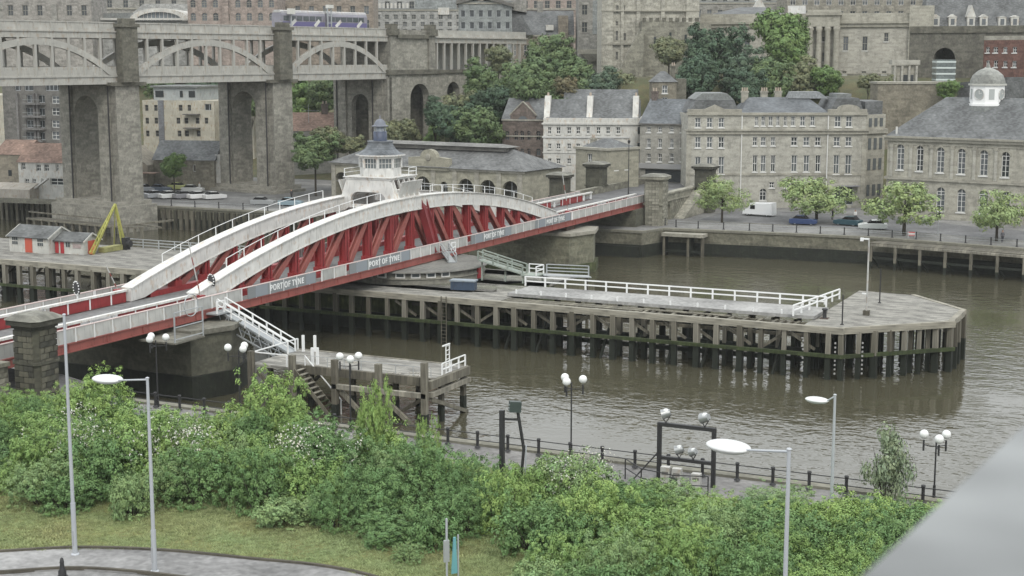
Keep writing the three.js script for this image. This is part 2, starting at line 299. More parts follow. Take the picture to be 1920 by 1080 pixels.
// cross bracing under the crown between the trusses
for (const n of [-2.6, 2.6]) mesh('cross_beam', bar(V(-TX0, 13.2, n), V(TX0, 13.2, n), 0.35, 0.5), whiteM, sw);
{ // portal and lookout platform
  const T = 16.35, P2 = 2.7;
  for (const n of [-P2, P2]) {
    const hole = [[-2.35, 13.1], [2.35, 13.1], [2.35, 13.9], ...arcPts(1.35, 13.9, 1.0, 1.0, 0, Math.PI / 2, 6), ...arcPts(-1.35, 13.9, 1.0, 1.0, Math.PI / 2, Math.PI, 6)];
    mesh('portal_frame', profileX([[-4.3, 12.6], [-3.4, 12.6], [-2.7, 13.0], [-2.7, 13.05], [2.7, 13.05], [2.7, 13.0], [3.4, 12.6], [4.3, 12.6], [2.9, T], [-2.9, T]], n - 0.22, n + 0.22, [hole]), whiteM, sw);
  }
  for (const s of [-1, 1]) { // sloping ribbed sides
    const sl = mesh('portal_side', bar(V(s * 3.55, 14.2, -P2 + 0.25), V(s * 3.55, 14.2, P2 - 0.25), 0.12, 4.2, new THREE.Vector3(s * 1.4, 3.75, 0)), panelM3, sw);
    for (let k = 0; k < 5; k++) { const n = lerp(-P2 + 0.3, P2 - 0.3, k / 4); mesh('rib', bar(V(s * 2.98, T, n), V(s * 4.36, 12.7, n), 0.14, 0.28), whiteM, sl); }
  }
  mesh('platform', [box(-3.1, 3.1, T, T + 0.22, -P2 - 0.3, P2 + 0.3), box(-3.25, 3.25, T + 0.22, T + 0.3, -P2 - 0.45, P2 + 0.45)], whiteM, sw);
  // raking struts from the crown to the footway edge
  for (const s of [-1, 1]) for (const n of [2.6]) mesh('raking_strut', [bar(V(s * 3.9, 13.9, n), V(s * 5.7, 7.5, n + 0.3), 1.25, 0.5), bar(V(s * 3.9, 13.9, n - 0.6), V(s * 5.75, 7.5, n - 0.3), 0.16, 0.8), bar(V(s * 3.9, 13.9, n + 0.6), V(s * 5.75, 7.5, n + 0.9), 0.16, 0.8)], M('dark red paint', [0.22, 0.02, 0.025], 'paint', 0.5), sw);
  railing(sw, 'platform_railing', [V(-3.1, T + 0.3, -P2 - 0.3), V(-3.1, T + 0.3, P2 + 0.3), V(3.1, T + 0.3, P2 + 0.3), V(3.1, T + 0.3, 1.2)], 0.9, [1, 0.5], 0.03, railM);
  // octagonal lookout
  const B = T + 0.3, R = 2.45, oct = (r) => Array.from({ length: 8 }, (_, i) => { const a = (i + 0.5) * Math.PI / 4; return [r * Math.cos(a), r * Math.sin(a)]; });
  const cab = mesh('lookout_cabin', prism(oct(R), B, B + 0.95), whiteM, sw);
  mesh('cabin_frieze', prism(oct(R + 0.04), B + 2.05, B + 2.35), whiteM, cab);
  const glass = M('dark window glass', [0.06, 0.07, 0.075], null, 0.08);
  mesh('cabin_room', prism(oct(R - 0.16), B + 0.95, B + 2.05), M('cabin glass', [0.16, 0.18, 0.185], null, 0.1), cab);
  const c8 = oct(R - 0.03);
  for (let i = 0; i < 8; i++) { const a = c8[i], b = c8[(i + 1) % 8]; mesh('mullion', [rod(V(a[0], B + 0.95, a[1]), V(a[0], B + 2.05, a[1]), 0.16, 0.16, 6)], whiteM, cab);
    const q = []; for (const t of [0.28, 0.5, 0.72]) { const x = lerp(a[0], b[0], t), n = lerp(a[1], b[1], t); q.push(bar(V(x, B + 0.95, n), V(x, B + 2.05, n), 0.05, 0.05)); }
    q.push(bar(V(a[0], B + 1.5, a[1]), V(b[0], B + 1.5, b[1]), 0.05, 0.05)); for (const t of [0.06, 0.94]) { const x = lerp(a[0], b[0], t), n = lerp(a[1], b[1], t); q.push(bar(V(x, B + 0.95, n), V(x, B + 2.05, n), 0.2, 0.06)); }
    mesh('window_bars', q, whiteM, cab); }
  mesh('eaves', prism(oct(R + 0.5), B + 2.35, B + 2.5), whiteM, sw);
  mesh('cupola_roof', lathe([[R + 0.45, 2.5], [R - 0.1, 2.72], [R - 0.55, 3.05], [R - 0.85, 3.5], [R - 1.0, 3.85], [R - 0.92, 3.9], [R - 0.92, 4.05], [0, 4.05]], 0, B, 0, 8, Math.PI / 8), M('lead roof', [0.23, 0.25, 0.27], 'slate', 0.6), sw);
  mesh('lantern', [lathe([[0.8, 4.05], [0.8, 5.15], [0, 5.15]], 0, B, 0, 12)], M('blue paint', [0.075, 0.10, 0.17], 'paint', 0.5), sw);
  mesh('lantern_light', [lathe([[0.5, 5.15], [0.5, 5.75], [0, 5.75]], 0, B, 0, 12), ...[0, 1, 2, 3, 4, 5].map(i => rod(V(0.72 * Math.cos(i * 1.047), B + 5.15, 0.72 * Math.sin(i * 1.047)), V(0.72 * Math.cos(i * 1.047), B + 5.75, 0.72 * Math.sin(i * 1.047)), 0.05))], M('pale blue grey', [0.3, 0.33, 0.36], null, 0.4), sw);
  mesh('lantern_cap', [lathe([[0.98, 5.72], [0.98, 5.8], [0.72, 5.88], [0.62, 6.2], [0.35, 6.5], [0.1, 6.6], [0.05, 7.0], [0, 7.02]], 0, B, 0, 14)], M('slate blue paint', [0.17, 0.19, 0.235], 'paint', 0.5), sw);
}
// fixed approach spans
for (const [n0, n1, lab] of [[-79, -43.1, 'red and white fixed span between the sooty stone tower and the swing span'], [43.1, 73.4, 'red and white fixed span leading to the far quay']]) {
  const a = group('bridge_approach_span', lab, 'bridge span');
  mesh('deck', [box(-5.75, 5.75, 6.95, 7.35, n0, n1), ...[-4.6, -1.6, 1.6, 4.6].map(x => box(x - 0.15, x + 0.15, 6.72, 6.98, n0, n1))], M('deck steel', [0, 0, 0]), a);
  mesh('carriageway', box(-3.4, 3.4, 7.35, 7.42, n0, n1), deckRoadM, a);
  for (const s of [-1, 1]) mesh('footway', box(Math.min(s * 4.3, s * 5.75), Math.max(s * 4.3, s * 5.75), 7.35, 7.46, n0, n1), M('footway', [0, 0, 0]), a);
  footwayEdge(a, 1, n0, n1, []); footwayEdge(a, -1, n0, n1, []);
  for (const s of [-1, 1]) { // inner parapet between road and footway: red plate under a white rail
    const x = s * TX0, far = n0 > 0;
    const e0 = far ? n0 : n0, e1 = n1;
    const segs = far ? [[n0, n0 + 14], [n0 + 18, n1 - 4]] : [[n0, -56], [n1 - 8, n1 + 2]];
    for (const [p, q] of segs) mesh('red_parapet', box(x - 0.1, x + 0.1, 7.42, 8.42, p, q), redM, a);
    mesh('parapet_rail', [box(x - 0.22, x + 0.22, 8.42, 8.62, far ? n0 - 2.1 : n0, far ? n1 : n1 + 2.1)], whiteM, a);
    const posts = []; for (let n = n0 + 1; n < n1; n += 2.9) posts.push([x, 7.42, n]); rep('parapet_post', box(-0.12, 0.12, 0, 1, -0.09, 0.09), railM, a, posts);
  }
}
// ---------------------------------------------------------------- stone piers and towers
const ashlarMs = [M('ashlar', [0.34, 0.335, 0.28], 'soot', 0.94, { bump: 0.03 }), M('ashlar dark', [0.27, 0.265, 0.22], 'soot', 0.95, { bump: 0.03 }), M('ashlar light', [0.42, 0.41, 0.35], 'soot', 0.93, { bump: 0.03 })];
const blackAshlarMs = [M('sooty ashlar', [0.105, 0.105, 0.082], 'soot', 0.95, { bump: 0.04 }), M('sooty ashlar dark', [0.07, 0.07, 0.057], 'soot', 0.95, { bump: 0.04 }), M('sooty ashlar light', [0.16, 0.155, 0.12], 'soot', 0.94, { bump: 0.04 })];
const oldWoodM = M('weathered timber', [0.29, 0.28, 0.235], 'wood', 0.95, { bump: 0.02 });
const oldWoodM2 = M('weathered timber, darker', [0.2, 0.19, 0.155], 'wood', 0.95, { bump: 0.02 });
const oldWoodM3 = M('weathered timber, paler', [0.42, 0.41, 0.36], 'wood', 0.95, { bump: 0.02 });
const weedWoodM = M('weedy timber', [0.02, 0.026, 0.02], 'weed', 0.8, { bump: 0.02 });
const greenWoodM = M('green timber', [0.075, 0.095, 0.042], 'weed', 0.9, { bump: 0.02 });
const beamM = M('weathered beam', [0.43, 0.42, 0.37], 'woodh', 0.95, { bump: 0.02 });
const deckM = M('timber deck', [0.52, 0.515, 0.485], 'deck', 0.95);
// courses of separate blocks laid round a rectangular core; face = which sides carry blocks
function blockCourses(parent, x0, x1, n0, n1, y0, y1, ch, bl, mats, sides = 'en s'.replace(' ', ''), seed = 1) {
  const rows = Math.round((y1 - y0) / ch), h = (y1 - y0) / rows, out = new Map();
  const put = (key, g, m, x, y, n) => { const k = key; if (!out.has(k)) out.set(k, join(g())); const o = new THREE.Mesh(out.get(k), m); o.name = 'stone_block'; o.castShadow = o.receiveShadow = true; o.position.set(x, y, -n); parent.add(o); };
  for (let r = 0; r < rows; r++) {
    const y = y0 + r * h;
    for (const s of sides) {
      const along = s === 'e' || s === 'w', L = along ? n1 - n0 : x1 - x0, c = Math.max(1, Math.round(L / bl)), w = L / c;
      for (let i = 0; i < c + (r % 2); i++) {
        let a = (i - (r % 2) * 0.5) * w, b = a + w; a = Math.max(0, a); b = Math.min(L, b); if (b - a < 0.06) continue;
        const m = mats[Math.floor(hash(i + 7 * r, r, seed + s.charCodeAt(0)) * mats.length)], pr = 0.05 + 0.05 * hash(i, r, seed + 31), q = Math.round((b - a) * 100), pk = Math.round(pr * 50);
        const W = b - a - 0.05, mid = (a + b) / 2, hh = h - 0.045;
        if (along) put('a' + q + '_' + pk, () => box(-pk / 50, pk / 50, 0, hh, -W / 2, W / 2), m, s === 'e' ? x1 : x0, y + 0.02, n0 + mid);
        else put('b' + q + '_' + pk, () => box(-W / 2, W / 2, 0, hh, -pk / 50, pk / 50), m, x0 + mid, y + 0.02, s === 'n' ? n1 : n0);
      }
    }
  }
}
function tower(label, x, n, r, y0, y1, mats, fine, cat = 'stone tower') { // chamfered pier with band and heavy cap
  const t = group('bridge_tower', label, cat, x, 0, n, 0, undefined), c = r * 0.72;
  const oct = k => [[-k, -c * k / r], [-c * k / r, -k], [c * k / r, -k], [k, -c * k / r], [k, c * k / r], [c * k / r, k], [-c * k / r, k], [-k, c * k / r]];
  mesh('shaft', prism(oct(r - 0.06), y0, y1 - 1), mats[0], t);
  mesh('band', prism(oct(r + 0.12), y0 + (y1 - y0) * 0.52, y0 + (y1 - y0) * 0.52 + 0.22), mats[0], t);
  const cap = mesh('cap', [prism(oct(r + 0.12), y1 - 1, y1 - 0.75), prism(oct(r + 0.42), y1 - 0.75, y1 - 0.35)], mats[1], t);
  const o = oct(r + 0.5), top = []; for (let i = 0; i < 8; i++) { const a = o[i], b = o[(i + 1) % 8]; top.push(V(a[0], y1 - 0.35, a[1]), V(b[0], y1 - 0.35, b[1]), V(a[0] * 0.62, y1, a[1] * 0.62), V(b[0], y1 - 0.35, b[1]), V(b[0] * 0.62, y1, b[1] * 0.62), V(a[0] * 0.62, y1, a[1] * 0.62), V(a[0] * 0.62, y1, a[1] * 0.62), V(b[0] * 0.62, y1, b[1] * 0.62), V(0, y1 + 0.05, 0)); }
  const g = new THREE.BufferGeometry().setFromPoints(top); g.computeVertexNormals(); mesh('cap_slope', g, M('cap stone', [0.27, 0.27, 0.24], 'soot', 0.95), t);
  if (fine) blockCourses(t, -r, r, -c, c, y0, y1 - 1.1, 0.46, 1.05, mats, 'e', 5), blockCourses(t, -c, c, -r, r, y0, y1 - 1.1, 0.46, 1.05, mats, 's', 9);
  return t;
}
tower('sooty stone tower with heavy cap at the near end of the swing bridge', 9.2, -66.8, 1.28, 3.5, 11.3, blackAshlarMs, true);
tower('grey stone tower beside the arched stair wall at the far bridge end', 8.1, 71.2, 1.6, 2, 12.1, [ashlarMs[1], ashlarMs[0], ashlarMs[2]], true);
tower('dark stone tower further up the far bridge approach, right of the road', 9.0, 93, 1.6, 4, 12.3, blackAshlarMs, false);
tower('dark stone tower with a cap in front of the small flat-roofed stone house', -8.2, 86, 1.6, 4, 12.6, blackAshlarMs, false);
tower('dark stone tower at the right end of the arcaded market hall', -8.4, 71, 1.5, 3.5, 11.8, blackAshlarMs, false);
{ // wing wall running west and south from the near tower
  const w = group('wing_wall', 'old stone wing wall with arch left of the sooty tower', 'wall');
  const hole = [[-78, 3.5], [-71.4, 3.5], [-71.4, 5.0], ...arcPts(-74.7, 5.0, 3.3, 2.0, 0, Math.PI, 10)];
  mesh('wall_face', profileN([[-82, 3.5], [-68.2, 3.5], [-68.2, 7.4], [-82, 7.6]], 6.9, 7.7, []), ashlarMs[1], w);
  mesh('wall_coping', profileN([[-82, 7.6], [-68.2, 7.4], [-68.2, 7.72], [-82, 7.92]], 6.7, 7.95), ashlarMs[0], w);
  mesh('string_course', profileN([[-82, 5.9], [-68.2, 5.9], [-68.2, 6.1], [-82, 6.1]], 7.66, 7.9), ashlarMs[0], w);
  blockCourses(w, 7.0, 7.7, -82, -68.3, 6.12, 7.36, 0.42, 0.95, ashlarMs, 'e', 21);
  blockCourses(w, 7.0, 7.7, -82, -68.3, 3.6, 5.86, 0.42, 0.95, ashlarMs, 'e', 22);
  mesh('approach_road', box(-5.8, 6.9, 6.6, 7.35, -140, -79.1), roadM, w);
}
{ // near river pier under the fixed span
  const t = group('stone_river_pier', 'broad dark stone pier under the near half of the bridge', 'bridge pier');
  const pl = k => [[-9.5 - k, -42], [-8 - k, -46 - k], [7.5 + k, -46 - k], [9 + k, -42], [7.5 + k, -38 + k], [-8 - k, -38 + k]];
  mesh('pier_body', prism(pl(0), 2.2, 5.9), M('pier stone', [0.13, 0.13, 0.1], 'soot', 0.95, { bump: 0.04 }), t);
  mesh('pier_foot', prism(pl(0.25), -3, 2.2), tideM, t);
  mesh('pier_cap', prism(pl(0.3), 5.9, 6.35), sootM, t);
  mesh('bearing', [box(-5.5, 5.5, 6.35, 6.68, -43.2, -41)], M('rusty iron', [0.1, 0.06, 0.045], 'soot', 0.9), t);
  mesh('inspection_platform', [box(5.4, 9.4, 6.0, 6.15, -50.5, -46.4)], sootM, t);
  railing(t, 'inspection_railing', [V(9.3, 6.15, -50.4), V(9.3, 6.15, -46.5)], 2.6, [1, 0.5, 0.1], 0.04, greyMetalM);
}
{ // far river pier
  const t = group('stone_river_pier', 'pale stone pier streaked with white under the far half of the bridge', 'bridge pier');
  const pl = k => [[-10 - k, 44], [-8.5 - k, 39 - k], [7 + k, 39.5 - k], [8.6 + k, 44.5], [7 + k, 49 + k], [-8.5 - k, 49 + k]];
  mesh('pier_body', prism(pl(0), 1.4, 5.5), M('green stained stone', [0.24, 0.24, 0.18], 'soot', 0.94, { bump: 0.04 }), t);
  mesh('pier_foot', prism(pl(0.35), -3, 1.4), mudWeedM, t);
  mesh('pier_cap', prism(pl(0.35), 5.5, 5.95), stoneM, t);
  mesh('bearing', [box(-5.5, 5.5, 5.95, 6.68, 42, 45)], M('rusty iron', [0, 0, 0]), t);
}
{ // far abutment, raised approach road and its retaining wall with an arched stair
  const t = group('bridge_approach_ramp', 'raised stone approach road with an arched passage at the far end of the bridge', 'ramp');
  const hole = [[75, 4.05], [79.6, 4.05], [79.6, 5.6], ...arcPts(77.3, 5.6, 2.3, 1.7, 0, Math.PI, 10)];
  mesh('abutment', box(-7.2, 6.6, -3, 6.66, 66.5, 73.5), M('pier stone', [0, 0, 0]), t);
  mesh('abutment_foot', box(-7.6, 9.2, -3, 1.7, 60.9, 73.5), tideM, t);
  mesh('retaining_wall', profileN([[73.5, 3.9], [112, 3.9], [112, 6.2], [94, 8.2], [73.5, 8.2]], 6.6, 7.6, [hole]), ashlarMs[0], t);
  mesh('passage_end', box(-6.4, -5.8, 4.0, 7.1, 74.5, 80), ashlarMs[1], t);
  mesh('wall_coping', profileN([[73.5, 8.2], [94, 8.2], [94, 8.5], [73.5, 8.5]], 6.45, 7.75), ashlarMs[2], t);
  mesh('string_course', profileN([[73.5, 7.1], [94, 7.1], [94, 7.3], [73.5, 7.3]], 7.56, 7.8), ashlarMs[2], t);
  blockCourses(t, 6.7, 7.6, 80.2, 94, 4.05, 7.05, 0.5, 1.1, ashlarMs, 'e', 33);
  mesh('wall_west', box(-7.6, -6.6, 3.9, 8.5, 73.5, 112), ashlarMs[1], t);
  mesh('road_surface', [box(-6.6, 6.6, 3.9, 7.4, 80.1, 110), box(-6.6, 6.6, 7.1, 7.4, 73.5, 80.1)], roadM, t);
  mesh('stair_flight', profileN([[81, 4.05], [92, 4.05], [92, 7.9], [90.5, 7.9]], 7.65, 9.4), ashlarMs[2], t);
}
// ---------------------------------------------------------------- pivot island, engine house, timber jetties
{
  const t = group('pivot_pier', 'round green stained stone pier carrying the middle of the swing bridge', 'bridge pier');
  const pl = k => [...arcPts(13, 0, 8.6 + k, 8.6 + k, -Math.PI / 2, Math.PI / 2, 10), ...arcPts(-9, 0, 8.6 + k, 8.6 + k, Math.PI / 2, Math.PI * 1.5, 10)];
  mesh('pier_body', prism(pl(0), 2.0, 5.0), mudWeedM, t);
  mesh('pier_foot', prism(pl(0.2), -3, 2.0), tideM, t);
  mesh('turntable', [lathe([[6.2, 6.4], [6.2, 6.7], [0, 6.7]], 0, 0, 0, 32)], M('rusty iron', [0, 0, 0]), t);
}
{
  const t = group('engine_house', 'low round engine house with small white windows under the bridge', 'building', 3.6, 5, 1.0);
  mesh('wall', lathe([[8.5, 0], [8.5, 0.55], [8.62, 0.58], [8.62, 0.72], [8.45, 0.75], [8.45, 1.42], [0, 1.42]], 0, 0, 0, 48), M('engine house stone', [0.3, 0.295, 0.26], 'soot', 0.93, { bump: 0.02 }), t);
  mesh('roof', lathe([[8.95, 1.36], [8.95, 1.5], [8.7, 1.54], [0, 1.6]], 0, 0, 0, 48), M('roof felt', [0.30, 0.295, 0.265], 'ground', 0.95), t);
  for (let k = 0; k < 7; k++) { const a = -Math.PI * 0.60 + k * 0.205 + (k > 2 ? 0.05 : 0), cx = 8.5 * Math.cos(a), cn = 8.5 * Math.sin(a), d = new THREE.Vector3(-Math.sin(a), 0, -Math.cos(a)), c = V(cx, 1.08, cn);
    const wn = mesh('window', bar(c.clone().addScaledVector(d, -0.55), c.clone().addScaledVector(d, 0.55), 0.16, 0.62), M('white paint', [0, 0, 0]), t);
    const o = V(8.57 * Math.cos(a), 1.1, 8.57 * Math.sin(a)); mesh('pane', bar(o.clone().addScaledVector(d, -0.4), o.clone().addScaledVector(d, 0.4), 0.08, 0.36), M('dark window glass', [0, 0, 0]), wn); }
  const a = -0.12, c = V(8.5 * Math.cos(a), 0, 8.5 * Math.sin(a));
  mesh('door', [bar(V(8.52 * Math.cos(0.1), 0.02, 8.52 * Math.sin(0.1)), V(8.52 * Math.cos(0.1), 1.36, 8.52 * Math.sin(0.1)), 1.4, 0.2, new THREE.Vector3(1, 0, -0.1))], M('red door paint', [0.33, 0.025, 0.03], null, 0.5), t);
}
{ const b = group('storage_tank', 'blue steel storage box with pale lid on the jetty', 'container', 14.9, 5.05, -7.6, 0.22);
  mesh('box', box(-1.35, 1.35, 0.12, 1.05, -0.6, 0.6), M('navy paint', [0.045, 0.075, 0.13], 'paint', 0.5), b); mesh('lid', box(-1.45, 1.45, 1.05, 1.2, -0.7, 0.7), M('pale blue paint', [0.3, 0.36, 0.42], 'paint', 0.5), b);
  rep('foot', box(-0.12, 0.12, 0, 0.12, -0.5, 0.5), oldWoodM2, b, [[-1.1, 0, 0], [1.1, 0, 0]]); }
function pileRow(parent, a, b, count, yTop, split, w, seed, both = true) { // upright piles; the part the tide covers is weed-grown
  const up = join(box(-0.5, 0.5, 0, 1, -0.5, 0.5)), mats = [oldWoodM, oldWoodM2, oldWoodM3];
  for (let i = 0; i < count; i++) {
    const t = count > 1 ? i / (count - 1) : 0, x = lerp(a[0], b[0], t) + (hash(i, 1, seed) - 0.5) * 0.25, n = lerp(a[1], b[1], t) + (hash(i, 2, seed) - 0.5) * 0.15, ww = w * (0.85 + 0.35 * hash(i, 3, seed));
    const o = new THREE.Mesh(up, mats[Math.floor(hash(i, 4, seed) * 3)]); o.name = 'pile'; o.castShadow = o.receiveShadow = true; o.position.set(x, split, -n); o.scale.set(ww, yTop - split, ww); o.rotation.set((hash(i, 6, seed) - 0.5) * 0.03, (hash(i, 5, seed) - 0.5) * 0.3, (hash(i, 7, seed) - 0.5) * 0.03); parent.add(o);
    const f = new THREE.Mesh(up, weedWoodM); f.name = 'pile_foot'; f.castShadow = f.receiveShadow = true; f.position.set(x, -3, -n); f.scale.set(ww * 1.08, 3 + split, ww * 1.08); f.rotation.y = o.rotation.y; parent.add(f);
  }
}
{ // long jetty downstream
  const J = group('timber_jetty', 'long weathered timber jetty with white railings in mid river', 'jetty');
  mesh('deck', prism([[-9, -12.2], [21.5, -12.2], [21.5, 9], [-9, 9]], 4.72, 5.0), deckM, J);
  mesh('end_deck', prism([[54, -12.2], [57.6, -12.2], [66.4, -3.9], [66.4, 3.2], [60, 10.8], [54, 11.4]], 4.72, 5.0), deckM, J);
  mesh('edge_beam', [box(-9, 58, 4.45, 5.06, -12.75, -12.2)], beamM, J);
  mesh('edge_beam', [bar(V(57.5, 4.75, -12.5), V(66.7, 4.75, -3.8), 0.5, 0.62)], beamM, J);
  mesh('edge_beam', [box(66.1, 66.65, 4.45, 5.06, -3.7, 3.2)], beamM, J);
  mesh('edge_beam', [bar(V(66.5, 4.75, 3.3), V(59.9, 4.75, 11), 0.5, 0.62)], beamM, J);
  mesh('cross_beam', box(21.5, 54, 4.3, 4.75, -9.6, -9.2), oldWoodM2, J);
  mesh('cross_beam', box(21.5, 54, 4.3, 4.75, -3.8, -3.4), oldWoodM2, J);
  // open edge bay: loose boards on joists with holes between
  for (let k = 0; k < 44; k++) { const x = 21.8 + k * 0.74; if (x > 28 && hash(k, 3, 77) < 0.42) continue; mesh('joist', box(x - 0.16, x + 0.16, 4.6, 4.86 + 0.05 * hash(k, 1, 5), -12.2, -9.3), hash(k, 2, 9) < 0.5 ? oldWoodM2 : oldWoodM, J); }
  for (let k = 0; k < 3; k++) mesh('loose_board', box(21.6, 28 + 9 * k, 4.9, 4.98, -11.9 + k * 0.85, -11.3 + k * 0.85), oldWoodM, J);
  mesh('walkway', box(21, 54.3, 5.1, 5.42, -9.2, -3.6), M('concrete walkway', [0.58, 0.575, 0.55], 'ground', 0.95), J);
  const pr = (a, b, k) => Array.from({ length: k }, (_, i) => a.clone().lerp(b, i / (k - 1)));
  railing(J, 'far_railing', pr(V(20.6, 5.42, -3.8), V(54, 5.42, -3.4), 15), 1.05, [1, 0.52], 0.06, railM);
  railing(J, 'end_railing', pr(V(52.4, 5.42, -10), V(54, 5.42, 2.2), 7), 1.05, [1, 0.52], 0.06, railM);
  rep('kerb_post', box(-0.07, 0.07, 0, 0.5, -0.07, 0.07), railM, J, pr(V(22, 5.35, -9.1), V(51, 5.35, -9.1), 11).map(p => [p.x, p.y, -p.z]));
  pileRow(J, [-7.5, -12.5], [56.6, -12.5], 30, 4.6, 2.3, 0.46, 3); pileRow(J, [12, -10.6], [54, -10.6], 16, 4.4, 2.3, 0.4, 4); pileRow(J, [22, -4], [54, -4], 14, 4.4, 2.3, 0.42, 14);
  pileRow(J, [10, -8.2], [54, -8.2], 22, 4.4, 4.1, 0.42, 61); pileRow(J, [9, -6], [54, -6], 20, 4.4, 4.1, 0.42, 62); pileRow(J, [56, -7], [64, 0], 8, 4.5, 4.1, 0.42, 63); pileRow(J, [56, -2], [62, 6], 8, 4.5, 4.1, 0.42, 64);
  pileRow(J, [57.8, -12.4], [66.4, -3.8], 8, 4.6, 2.2, 0.44, 5); pileRow(J, [60, -9], [66, -3], 5, 4.5, 2.2, 0.4, 6); pileRow(J, [66.5, -2], [66.5, 3], 3, 4.6, 2.2, 0.44, 7); pileRow(J, [65.6, 4.4], [60, 10.7], 6, 4.6, 2.2, 0.44, 8); pileRow(J, [54.5, 10], [54.5, -8], 8, 4.5, 2.2, 0.4, 18);
  mesh('waling', box(-8.5, 57.8, 2.15, 2.5, -12.95, -12.6), greenWoodM, J); mesh('waling', bar(V(57.6, 2.3, -12.75), V(66.8, 2.3, -3.9), 0.35, 0.36), greenWoodM, J);
  mesh('waling', box(10, 54, 2.1, 2.4, -10.5, -10.2), weedWoodM, J); mesh('waling', box(10, 54, 3.5, 3.8, -10.5, -10.2), oldWoodM2, J); for (const y of [0.5, 1.5, 3.0]) mesh('waling', box(9, 54, y, y + 0.45, -7.9, -7.6), weedWoodM, J);
  for (let k = 0; k < 14; k++) { const x = 8.5 + k * 3.4 + hash(k, 1, 8) * 0.8, up = hash(k, 2, 8) < 0.5; mesh('brace', bar(V(x, up ? 2.6 : 4.2, -12.1), V(x + 2.3, up ? 4.2 : 2.6, -11.5), 0.24, 0.26), oldWoodM, J); }
  for (let k = 0; k < 9; k++) { const x = 22 + k * 3.6; mesh('raking_pile', rod(V(x, -2, -13.2), V(x + 0.9, 3.4, -11.2), 0.16, 0.16, 7), weedWoodM, J); }
  rep('fender_chain', box(-0.07, 0.07, 0, 0.16, -0.07, 0.07), M('galvanised chain', [0.3, 0.3, 0.29], null, 0.7), J, [54.2, 57.3, 59.6].flatMap((x, k) => Array.from({ length: 8 }, (_, i) => [x, 0.6 + i * 0.42, k < 2 ? -12.85 : -11.6])));
  // ladder
  mesh('ladder', [rod(V(15.0, -1, -13), V(15.0, 5.2, -13), 0.06), rod(V(15.6, -1, -13), V(15.6, 5.2, -13), 0.06), ...Array.from({ length: 16 }, (_, i) => rod(V(15, -0.8 + i * 0.38, -13), V(15.6, -0.8 + i * 0.38, -13), 0.035))], oldWoodM2, J);
}
{ const m = group('navigation_mast', 'tall slim white light mast on the end of the timber jetty', 'mast', 58.2, 5, -4);
  mesh('pole', rod(V(0, 0.4, 0), V(0, 7.7, 0), 0.1, 0.075, 10), panelM, m); mesh('plinth', box(-0.3, 0.3, 0, 0.5, -0.3, 0.3), oldWoodM2, m); mesh('lamp_arm', [box(-0.7, 0, 7.55, 7.7, -0.08, 0.08), box(-0.5, 0, 2.1, 2.22, -0.08, 0.08), box(-0.85, -0.55, 7.4, 7.72, -0.14, 0.14)], railM, m); }
for (const [x, n, h, l] of [[57.3, -10.4, 2.9, 'thin black pole at the near corner of the jetty end'], [57.8, 4, 3.6, 'thin dark pole at the far corner of the jetty end']]) tag(mesh('marker_pole', [rod(V(x, 5, n), V(x, 5 + h, n), 0.07, 0.07, 7), box(x - 0.15, x + 0.15, 5, 5.08, n - 0.15, n + 0.15)], M('black iron', [0.02, 0.02, 0.021], null, 0.6), null), l, 'pole', 'marker poles on the jetty');
{ const b = group('mooring_bollard', 'squat dark mooring bollard on the jetty end deck', 'bollard', 54.9, 5, -7.6); mesh('bollard_body', lathe([[0.3, 0], [0.2, 0.1], [0.18, 0.75], [0.3, 0.85], [0.26, 1.0], [0, 1.02]], 0, 0, 0, 12), M('black iron', [0, 0, 0]), b); mesh('base_plate', box(-0.4, 0.4, 0, 0.06, -0.4, 0.4), M('rusty iron', [0, 0, 0]), b); }
{ // green access stair and ramp beside the engine house
  const s = group('access_stair', 'pale green metal stair and landing beside the engine house', 'stair'), gm = M('pale green paint', [0.36, 0.42, 0.38], 'paint', 0.6);
  mesh('flight', [bar(V(13, 7.4, 0.2), V(18.3, 6.0, 0.9), 1.3, 0.16)], gm, s);
  for (const d of [-0.6, 0.6]) railing(s, 'handrail', [V(13, 7.45, 0.2 + d), V(14.8, 6.97, 0.45 + d), V(16.5, 6.5, 0.7 + d), V(18.3, 6.05, 0.9 + d)], 1.0, [1, 0.5], 0.06, gm);
  mesh('landing', box(18.2, 20.2, 5.85, 6.0, 0, 2.2), gm, s); railing(s, 'landing_rail', [V(18.3, 6, 2.1), V(20.1, 6, 2.1), V(20.1, 6, 0.1)], 1.0, [1, 0.5], 0.05, railM);
  rep('leg', box(-0.08, 0.08, 0, 1, -0.08, 0.08), gm, s, [[13.2, 5, 0.2, 0, 1, 2.3, 1], [16, 5, 0.6, 0, 1, 1.4, 1], [18.4, 5, 0.2, 0, 1, 0.9, 1], [20, 5, 2, 0, 1, 0.9, 1]]);
  mesh('ramp', [bar(V(20.2, 5.9, 1.6), V(24.5, 5.5, 5.2), 1.4, 0.12)], greyMetalM, s); railing(s, 'ramp_rail', [V(20.4, 5.95, 2.3), V(24.2, 5.55, 5.6)], 1.1, [1, 0.66, 0.33], 0.05, greyMetalM);
  mesh('ramp_trestle', [rod(V(24.2, -2, 5.2), V(24.2, 5.5, 5.2), 0.2, 0.2, 8)], oldWoodM2, s);
}
